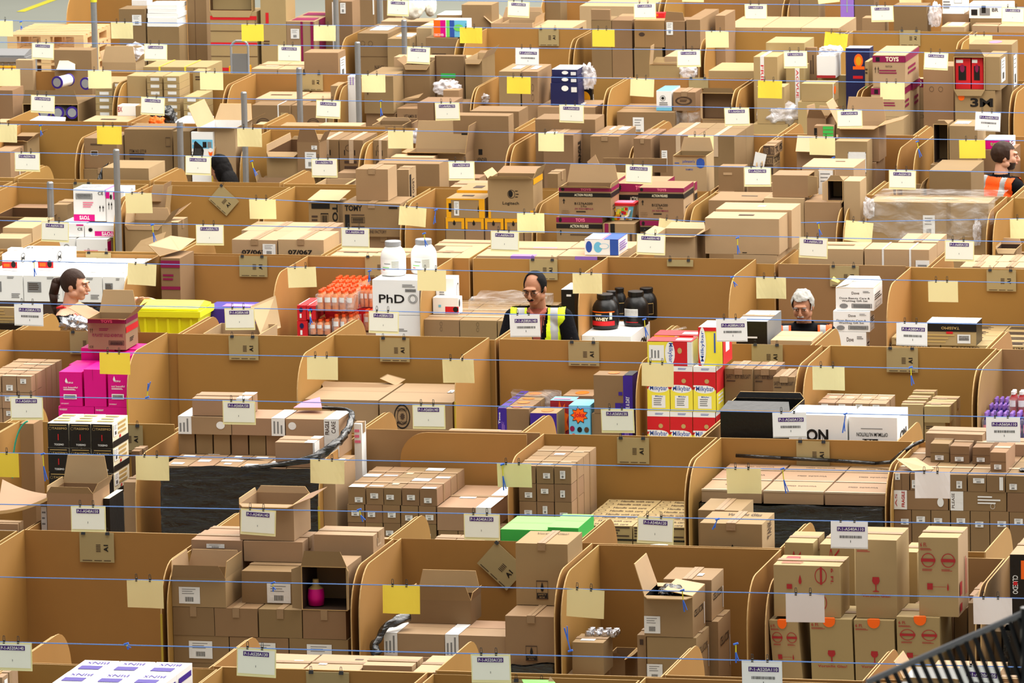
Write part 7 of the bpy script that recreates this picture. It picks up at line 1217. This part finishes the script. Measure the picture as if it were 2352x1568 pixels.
# ================================================ people
def ell(M, c, r, rot=None, n=14):
    vs = []; fs = []
    for i in range(n+1):
        ph = PI*i/n
        for j in range(n*2):
            a = PI*j/n; p = Vector((r[0]*math.sin(ph)*math.cos(a), r[1]*math.sin(ph)*math.sin(a), r[2]*math.cos(ph)))
            if rot: p = rot @ p
            vs.append(Vector(c)+p)
    k = n*2
    for i in range(n):
        for j in range(k): fs.append((i*k+j, (i+1)*k+j, (i+1)*k+(j+1) % k, i*k+(j+1) % k))
    M.mesh(vs, fs, 'skin')
def cap_(M, pts, rs):
    for i in range(len(pts)-1): M.tube(pts[i], pts[i+1], rs[i], 'skin', 16, rs[i+1])
    for p, r in zip(pts, rs): ell(M, p, (r, r, r), n=8)
def remesh(M, vox, smooth, keyf, name, parent, xf=None, keys=('skin',), it=3):
    me = bpy.data.meshes.new('t'); me.from_pydata([tuple(xf @ Vector(v)) for v in M.v] if xf else M.v, [], M.f); me.update()
    o = bpy.data.objects.new('t', me); COL.objects.link(o); r = o.modifiers.new('r', 'REMESH'); r.mode = 'VOXEL'; r.voxel_size = vox
    s = o.modifiers.new('s', 'SMOOTH'); s.factor = .5; s.iterations = it
    bpy.context.view_layer.update(); dg = bpy.context.evaluated_depsgraph_get(); m2 = bpy.data.meshes.new_from_object(o.evaluated_get(dg)); m2.name = name
    bpy.data.objects.remove(o); bpy.data.meshes.remove(me); m2.materials.clear()
    for k in keys: m2.materials.append(MATS[k])
    m2.polygons.foreach_set('use_smooth', [True]*len(m2.polygons))
    if keyf:
        idx = [keys.index(keyf(p.center)) if keyf(p.center) else -1 for p in m2.polygons]
        m2.polygons.foreach_set('material_index', [max(0, i) for i in idx])
        if -1 in idx:
            bm = bmesh.new(); bm.from_mesh(m2); bm.faces.ensure_lookup_table(); bmesh.ops.delete(bm, geom=[bm.faces[i] for i, q in enumerate(idx) if q < 0], context='FACES'); bm.to_mesh(m2); bm.free()
    ob = bpy.data.objects.new(name, m2); COL.objects.link(ob); ob.parent = parent; return ob
def hand(M, w, d, up, s=1, curl=.5):
    d = Vector(d).normalized(); side = d.cross(Vector(up)).normalized(); up = side.cross(d); w = Vector(w)
    R = Matrix((side, d, up)).transposed(); ell(M, w+d*.05, (.04, .052, .016), R)
    for i, (o, l) in enumerate(((-.03, .07), (-.01, .08), (.01, .075), (.028, .058))):
        p = w+d*.09+side*o; q = p+d*l*.5-up*l*.1*curl; e = q+d*l*.45*(1-curl*.4)-up*l*.35*curl; cap_(M, [p, q, e], [.009, .0085, .0075])
    p = w+d*.03-side*.035*s*-1; cap_(M, [p, p+side*.035*s+d*.03, p+side*.04*s+d*.06], [.011, .01, .008])
def PERSON(label, px, py, Y, rz, pitch, turn, skin, arms, clothes, hair, face, Hn=1.75, lean=.05):
    top = onY(px, py, Y); root = empty('person', (top.x, Y, 0), label, 'person', None, rz)
    hx = Matrix.Translation((0, -lean, 1.5)) @ Matrix.Rotation(math.radians(turn), 4, 'Z') @ Matrix.Rotation(math.radians(pitch), 4, 'X') @ Matrix.Translation((0, 0, -1.5))
    C0 = Vector((0, -.02, 1.635)); N = lambda v: hx @ (C0+Vector(v)); R3 = hx.to_3x3()
    tz = max((N((0, y, .115)).z for y in (0, .03, .06)))
    s = top.z/(tz); 
    B_ = MB()
    def torso(M, g=0.0, arms_=True, legs=True, slv=99, neck=True):
        L = lean
        ell(M, (0, 0, .97), (.165+g, .115+g, .13+g)); ell(M, (0, -.0, 1.1), (.145+g, .105+g, .15+g)); ell(M, (0, -L*.5, 1.27), (.165+g, .115+g, .17+g))
        cap_(M, [(-.15, -L*.8+.01, 1.4), (.15, -L*.8+.01, 1.4)], [.062+g, .062+g]); ell(M, (0, -L*.8+.015, 1.4), (.13+g, .085+g, .08+g))
        if neck: cap_(M, [(0, -L*.8+.02, 1.4), N((0, .025, -.06))], [.062+g, .056+g])
        if legs:
            for sx in (-1, 1): cap_(M, [(.09*sx, 0, .92), (.1*sx, -.01, .5), (.1*sx, .02, .09)], [.09+g, .055+g, .042+g])
        if arms_:
            for sx, a in zip((-1, 1), arms):
                sh = Vector((.185*sx, -L*.8+.01, 1.395)); e, w = Vector(a[0]), Vector(a[1])
                P = [sh, e, w]; 
                if slv < 1: P = [sh, sh.lerp(e, slv)]; cap_(M, P, [.056+g, .048+g])
                elif slv < 2: cap_(M, P[:2]+[e.lerp(w, slv-1)], [.054+g, .043+g, .034+g])
                else: cap_(M, P, [.054+g, .043+g, .028+g])
    torso(B_)
    for sx in (-1, 1): ell(B_, (.1*sx, -.06, .04), (.045, .12, .04))
    for sx, a in zip((-1, 1), arms): e, w = Vector(a[0]), Vector(a[1]); hand(B_, w, (w-e) if len(a) < 3 else a[2], a[3] if len(a) > 3 else (0, 0, 1), sx)
    def E(c, r): ell(B_, N(c), r, R3)
    E((0, .02, .02), (.076, .094, .095)); E((0, -.025, -.03), (.06, .062, .078)); E((0, -.052, -.085), (.032, .03, .026)); E((0, -.08, .034), (.052, .018, .012))
    for sx in (-1, 1): E((.036*sx, -.064, -.022), (.024, .024, .028)); E((.076*sx, .012, -.008), (.01, .021, .032)); E((.05*sx, -.0, -.06), (.022, .04, .03))
    cap_(B_, [N((0, -.09, .018)), N((0, -.112, -.018)), N((0, -.112, -.026))], [.008, .012, .013]); E((.011, -.104, -.026), (.008, .01, .007)); E((-.011, -.104, -.026), (.008, .01, .007)); E((0, -.09, -.052), (.024, .014, .012))
    ob = remesh(B_, .0055, 1, None, 'body', root, None, (skin,), 3)
    def small(c, r, key, nm, rot=None):
        M = MB(); ell(M, N(c), r, R3 @ rot if rot else R3, 8); M.ks = [key]; M.build(nm, root, (0, 0, 0), True)
    for sx in (-1, 1):
        small((.031*sx, -.0815, .008), (.0145, .008, .006), 'eye', 'eye'); small((.031*sx, -.0865, .008), (.006, .005, .0055), 'K', 'pupil'); small((.033*sx, -.0925, .028), (.019, .006, .0045), face.get('brow', 'hairk'), 'eyebrow'); small((.031*sx, -.0825, .0135), (.0155, .0085, .0035), skin, 'eyelid')
    small((0, -.0985, -.056), (.021, .0075, .0055), 'lips', 'lips')
    if face.get('mo'): small((0, -.1015, -.044), (.027, .009, .0075), face['mo'], 'moustache')
    if face.get('beard'):
        M = MB(); ell(M, N((0, -.028, -.04)), (.0615, .0645, .078), R3); ell(M, N((0, -.052, -.086)), (.0345, .032, .028), R3); inv = hx.inverted()
        def kf(c): q = inv @ c-C0; return face['beard'] if (q.z < -.045 and not (abs(q.x) < .022 and q.z > -.064 and q.y < -.08)) else None
        remesh(M, .005, 1, kf, 'beard', root, None, (face['beard'],), 1)
    if face.get('glasses'):
        M = MB()
        for sx in (-1, 1):
            P = [N((.031*sx+.021*math.cos(t*PI/8), -.1, .004+.015*math.sin(t*PI/8))) for t in range(17)]; M.path(P, .0013, 'K', 5); M.path([N((.052*sx, -.099, .008)), N((.076*sx, -.04, .008)), N((.08*sx, .012, .004))], .0013, 'K', 5)
        M.path([N((-.01, -.102, .008)), N((.01, -.102, .008))], .0013, 'K', 5); M.build('glasses', root)
    # hair
    hk, hs = hair['key'], hair['style']; M = MB(); g = hair.get('g', .01)
    ell(M, N((0, .024, .024)), (.078+g, .094+g, .094+g), R3, 20)
    if hs == 'long': ell(M, N((0, .06, -.05)), (.1, .085, .14), R3); ell(M, N((0, .11, -.17)), (.11, .06, .14), R3); ell(M, N((.0, .14, -.3)), (.1, .05, .12), R3)
    inv = hx.inverted(); hl = hair.get('line', .045)
    def kh(c):
        q = inv @ c-C0; n_ = noise.noise(q*60)*.006
        if q.y < -.03 and q.z < hl+(-.03-q.y)*-.2+.02+n_ and abs(q.x) < .2: return None
        if q.z < -.02+n_ and q.y < .03 and hs != 'long': return None
        if hs == 'long' and q.y < -.0 and q.z < .02: return None
        if hs == 'short' and q.z < -.05: return None
        if hair.get('bald') and q.y < .0 and abs(q.x) < .045 and q.z > .07: return None
        return hk
    for i, v in enumerate(M.v): q = Vector(v); nn = noise.noise(q*38)*hair.get('rough', .004); M.v[i] = tuple(q+(q-N((0, .02, .0))).normalized()*nn)
    remesh(M, .006, 1, kh, 'hair', root, None, (hk,), 1)
    if hs == 'pony':
        M = MB(); cap_(M, [N((0, .115, .03)), N((0, .16, .0)), N((0, .175, -.09)), N((0, .165, -.18)), N((0, .15, -.25))], [.02, .036, .036, .026, .008]); M.ks = [hk]; M.build('ponytail', root, (0, 0, 0), True)
        M = MB(); cap_(M, [N((0, .112, .028)), N((0, .122, .02))], [.024, .024]); M.ks = ['K']; M.build('hair_band', root, (0, 0, 0), True)
    for nm, gg, slv, legs, kf, keys, arm in clothes:
        M = MB(); torso(M, gg, arm, legs, slv, nm != 'vest'); remesh(M, .009, 1, kf, nm, root, None, keys, 2)
    root.scale = (s, s, s); return root
def shirtf(c): return 'shirt' if c.z > .95 and c.z < 1.47 else None
# man in the yellow vest
dn = [((-.26, -.12, 1.14), (-.2, -.36, 1.08)), ((.27, -.1, 1.14), (.2, -.34, 1.06))]
def jk(c):
    if c.z > 1.475: return None
    if c.y < -.04 and abs(c.x) < .035+.02*(c.z > 1.3)*(c.z-1.3)*10: return 'shirt'
    return 'jacket'
def trz(c): return 'jacket' if c.z < 1.0 else None
def vy(c):
    if c.z > 1.475 or c.z < .86: return None
    if c.y < -.02 and abs(c.x) < .062+.02*max(0, (c.z-1.25)*4): return None
    if abs(c.x) > .2: return None
    if .098 < abs(c.x) < .15: return 'reflect'
    if .95 < c.z < 1.0: return 'reflect'
    return 'vesty'
pm_ = PERSON('man with glasses and moustache in yellow hi-vis vest over dark jacket, looking down', 1236, 617, 48.15, .12, 19, -16, 'skin2', dn,
       [('jacket', .016, 99, False, jk, ('jacket', 'shirt'), True), ('trousers', .014, 99, True, trz, ('jacket',), False), ('vest', .028, 99, False, vy, ('vesty', 'reflect'), False)],
       dict(key='hairk', style='short', line=.075, bald=1, g=.006, rough=.002), dict(brow='hairk', mo='hairk', glasses=1))
M = MB(); M.hexa([(-.075, -.155, 1.455), (-.015, -.17, 1.4), (-.02, -.16, 1.44), (-.06, -.12, 1.48), (-.075, -.16, 1.46), (-.015, -.178, 1.405), (-.02, -.168, 1.445), (-.06, -.125, 1.485)], 'shirt'); M.hexa([(.075, -.155, 1.455), (.015, -.17, 1.4), (.02, -.16, 1.44), (.06, -.12, 1.48), (.075, -.16, 1.46), (.015, -.178, 1.405), (.02, -.168, 1.445), (.06, -.125, 1.485)], 'shirt'); M.build('collar', pm_)
M = MB(); M.path([(-.05, -.16, 1.42), (-.03, -.18, 1.25), (0, -.175, 1.12)], .004, 'K', 6); M.path([(.05, -.16, 1.42), (.03, -.18, 1.25), (0, -.175, 1.12)], .004, 'K', 6); M.build('lanyard', pm_)
# grey haired man
def jo(c):
    if c.z > 1.49: return None
    if c.z < .9: return None
    return 'jacket'
def vo(c):
    if c.z > 1.47 or c.z < .86 or abs(c.x) > .215: return None
    if c.y < 0 and abs(c.x) < .085+.03*max(0, (c.z-1.25)*3): return None
    if .125 < abs(c.x) < .165: return 'reflect'
    return 'vesto'
PERSON('grey haired man with moustache in black jacket and orange hi-vis straps, looking down', 1846, 661, 48.2, .2, 17, -12, 'skin2', dn,
       [('jacket', .018, 99, False, jo, ('jacket',), True), ('trousers', .014, 99, True, trz, ('jacket',), False), ('vest', .03, 99, False, vo, ('vesto', 'reflect'), False)],
       dict(key='hairg', style='short', line=.06, g=.013, rough=.014), dict(brow='grey', mo='hairg'))
# woman with the ponytail
def bt(c):
    if c.z > 1.43 or (c.z > 1.36 and abs(c.x) < .11): return None
    if c.z < .9: return None
    return 'jacket'
wo = PERSON('woman with brown ponytail in black top and red lanyard, reaching to the right', 152, 618, 48.1, 1.5, 6, 0, 'skin',
       [((-.22, -.2, 1.22), (-.16, -.36, 1.4), (.1, -1, .3)), ((.22, -.28, 1.35), (.17, -.5, 1.5), (.0, -1, .15), (.3, 0, 1))],
       [('top', .01, .75, False, bt, ('jacket',), True), ('trousers', .014, 99, True, trz, ('jacket',), False)],
       dict(key='hairb', style='pony', line=.05, g=.009, rough=.002), dict(brow='hairb'), lean=.04)
M = MB(); M.path([(-.06, .06, 1.46), (-.075, .0, 1.47), (-.06, -.08, 1.42), (-.03, -.16, 1.3), (0, -.175, 1.15)], .009, 'R', 6); M.path([(.06, .06, 1.46), (.075, .0, 1.47), (.06, -.08, 1.42), (.03, -.16, 1.3), (0, -.175, 1.15)], .009, 'R', 6); M.path([(-.06, .06, 1.46), (.06, .06, 1.46)], .009, 'R', 6); M.build('lanyard', wo)
# dark haired woman
PERSON('woman with long black hair and glasses, only her head showing, facing left', 519, 357, 55.5, -2.0, 14, 0, 'skin2', dn,
       [('top', .014, 99, False, jo, ('jacket',), True), ('trousers', .014, 99, True, trz, ('jacket',), False)],
       dict(key='hairk', style='long', line=.06, g=.014, rough=.004), dict(brow='hairk', glasses=1))
# man at the right edge
def vr(c):
    if c.z > 1.47 or c.z < .86 or abs(c.x) > .2: return None
    if c.y < 0 and abs(c.x) < .05: return None
    if .085 < c.x < .135 or -.135 < c.x < -.085: return 'reflect'
    return 'vesto'
PERSON('young bearded man in orange hi-vis vest at the right edge, facing right', 2292, 328, 55.4, 2.5, 4, -42, 'skin', dn,
       [('jacket', .014, 99, False, jo, ('jacket',), True), ('trousers', .014, 99, True, trz, ('jacket',), False), ('vest', .028, 99, False, vr, ('vesto', 'reflect'), False)],
       dict(key='hairb', style='short', line=.055, g=.012, rough=.006), dict(brow='hairb', beard='hairb'))
# ================================================ settle neighbours so that solid goods do not run into one another
def settle(ITEMS, PAN):
    A = []
    for it in ITEMS:
        o = it.o
        if abs(o.rotation_euler.z) > .02 or abs(o.rotation_euler.x) > .01: continue
        A.append([o, [o.location.x, o.location.y, o.location.z], [o.location.x+it.x1-it.x0, o.location.y+it.y1-it.y0, o.location.z+it.z1-it.z0]])
    def cut(a, ax, side, amt):
        w = a[2][ax]-a[1][ax]; f = (w-amt)/w
        if f <= 0: return
        a[0].scale[ax] *= f
        if side: a[2][ax] -= amt
        else: a[1][ax] += amt; a[0].location[ax] += amt
    G = .0015
    for rnd in range(4):
        for a in A:
            for pn in PAN:
                if pn[0] is None: continue
                lo, hi = pn[1], pn[2]; p = [min(a[2][i], hi[i])-max(a[1][i], lo[i]) for i in range(3)]
                if min(p) <= 0: continue
                if pn[3] == 's':
                    dl, dr = a[2][0]-lo[0], hi[0]-a[1][0]; dy = (a[2][1]-lo[1]) if pn[4] else (hi[1]-a[1][1])
                    if pn[4] and min(dl, dr) > .1: bpy.data.objects.remove(pn[0]); pn[0] = None; continue
                    if min(dl, dr) < (a[2][0]-a[1][0])*.6: cut(a, 0, dl < dr, min(dl, dr)+G)
                else:
                    if not pn[4] and lo[1]-a[1][1] >= .05: cut(a, 1, True, a[2][1]-lo[1]+G)
                    elif a[2][1]-hi[1] > .04: cut(a, 1, False, hi[1]-a[1][1]+G)
                    elif lo[1]-a[1][1] > .01: cut(a, 1, True, a[2][1]-lo[1]+G)
        A.sort(key=lambda q: q[1][0])
        for i, a in enumerate(A):
            for b in A[i+1:]:
                if b[1][0] >= a[2][0]: break
                p = [min(a[2][k], b[2][k])-max(a[1][k], b[1][k]) for k in range(3)]
                if min(p) <= 0: continue
                f, r = (a, b) if a[1][1] <= b[1][1] else (b, a); same = abs(a[1][1]-b[1][1]) < .04
                up, dn_ = (a, b) if a[1][2] >= b[1][2] else (b, a)
                py = f[2][1]-r[1][1]; df = f[2][1]-f[1][1]
                cx = p[0]*(.5 if not same else 1); cy = py*(.25 if r[2][2] >= f[2][2]-.03 else 1) if df-py > .05 else 9
                pz = dn_[2][2]-up[1][2]; cz = pz*1.2 if pz < .06 and pz > 0 and up[1][2] > .05 and up[1][2] > dn_[1][2]+.02 else 9
                wr = r[2][0]-r[1][0]
                if cx <= cy and cx <= cz and p[0] < .6*wr:
                    t = r if not same else (a if (a[2][0]-a[1][0]) > (b[2][0]-b[1][0]) else b); o_ = f if t is r else r
                    cut(t, 0, (t[1][0]+t[2][0]) < (o_[1][0]+o_[2][0]), p[0]+G)
                elif cy <= cz and cy < 9: cut(f, 1, True, py+G)
                elif cz < 9: cut(dn_, 2, True, pz+G)
                elif r[2][1]-f[2][1] > .05 and f[2][1] > r[1][1]: cut(r, 1, False, f[2][1]-r[1][1]+G)
    for a in A:                                                        # let every bottom reach what carries it
        z0 = a[1][2]
        if z0 < .004 or a[0].type != 'MESH': continue
        best = 0
        for b in A:
            if b is a or b[2][2] > z0+.025: continue
            ox = min(a[2][0], b[2][0])-max(a[1][0], b[1][0]); oy = min(a[2][1], b[2][1])-max(a[1][1], b[1][1])
            if ox > .015 and oy > .01: best = max(best, b[2][2])
        gap = z0-best
        if abs(gap) < .002: continue
        me = a[0].data; sz = a[0].scale.z
        for v in me.vertices:
            if v.co.z < .0065: v.co.z -= (gap-.001)/sz
PAN = []
for (r, bk), L in BINS.items():
    for o in L:
        for c in o.children:
            if not c.name.startswith(('back_panel', 'side_panel')): continue
            xs = [v.co.x for v in c.data.vertices]; ys = [v.co.y for v in c.data.vertices]; zs = [v.co.z for v in c.data.vertices]; l = o.location
            PAN.append([c, [min(xs)+l.x, min(ys)+l.y, 0], [max(xs)+l.x, max(ys)+l.y, max(zs)], 's' if c.name[0] == 's' else 'b', bk])
settle(ITEMS, PAN)
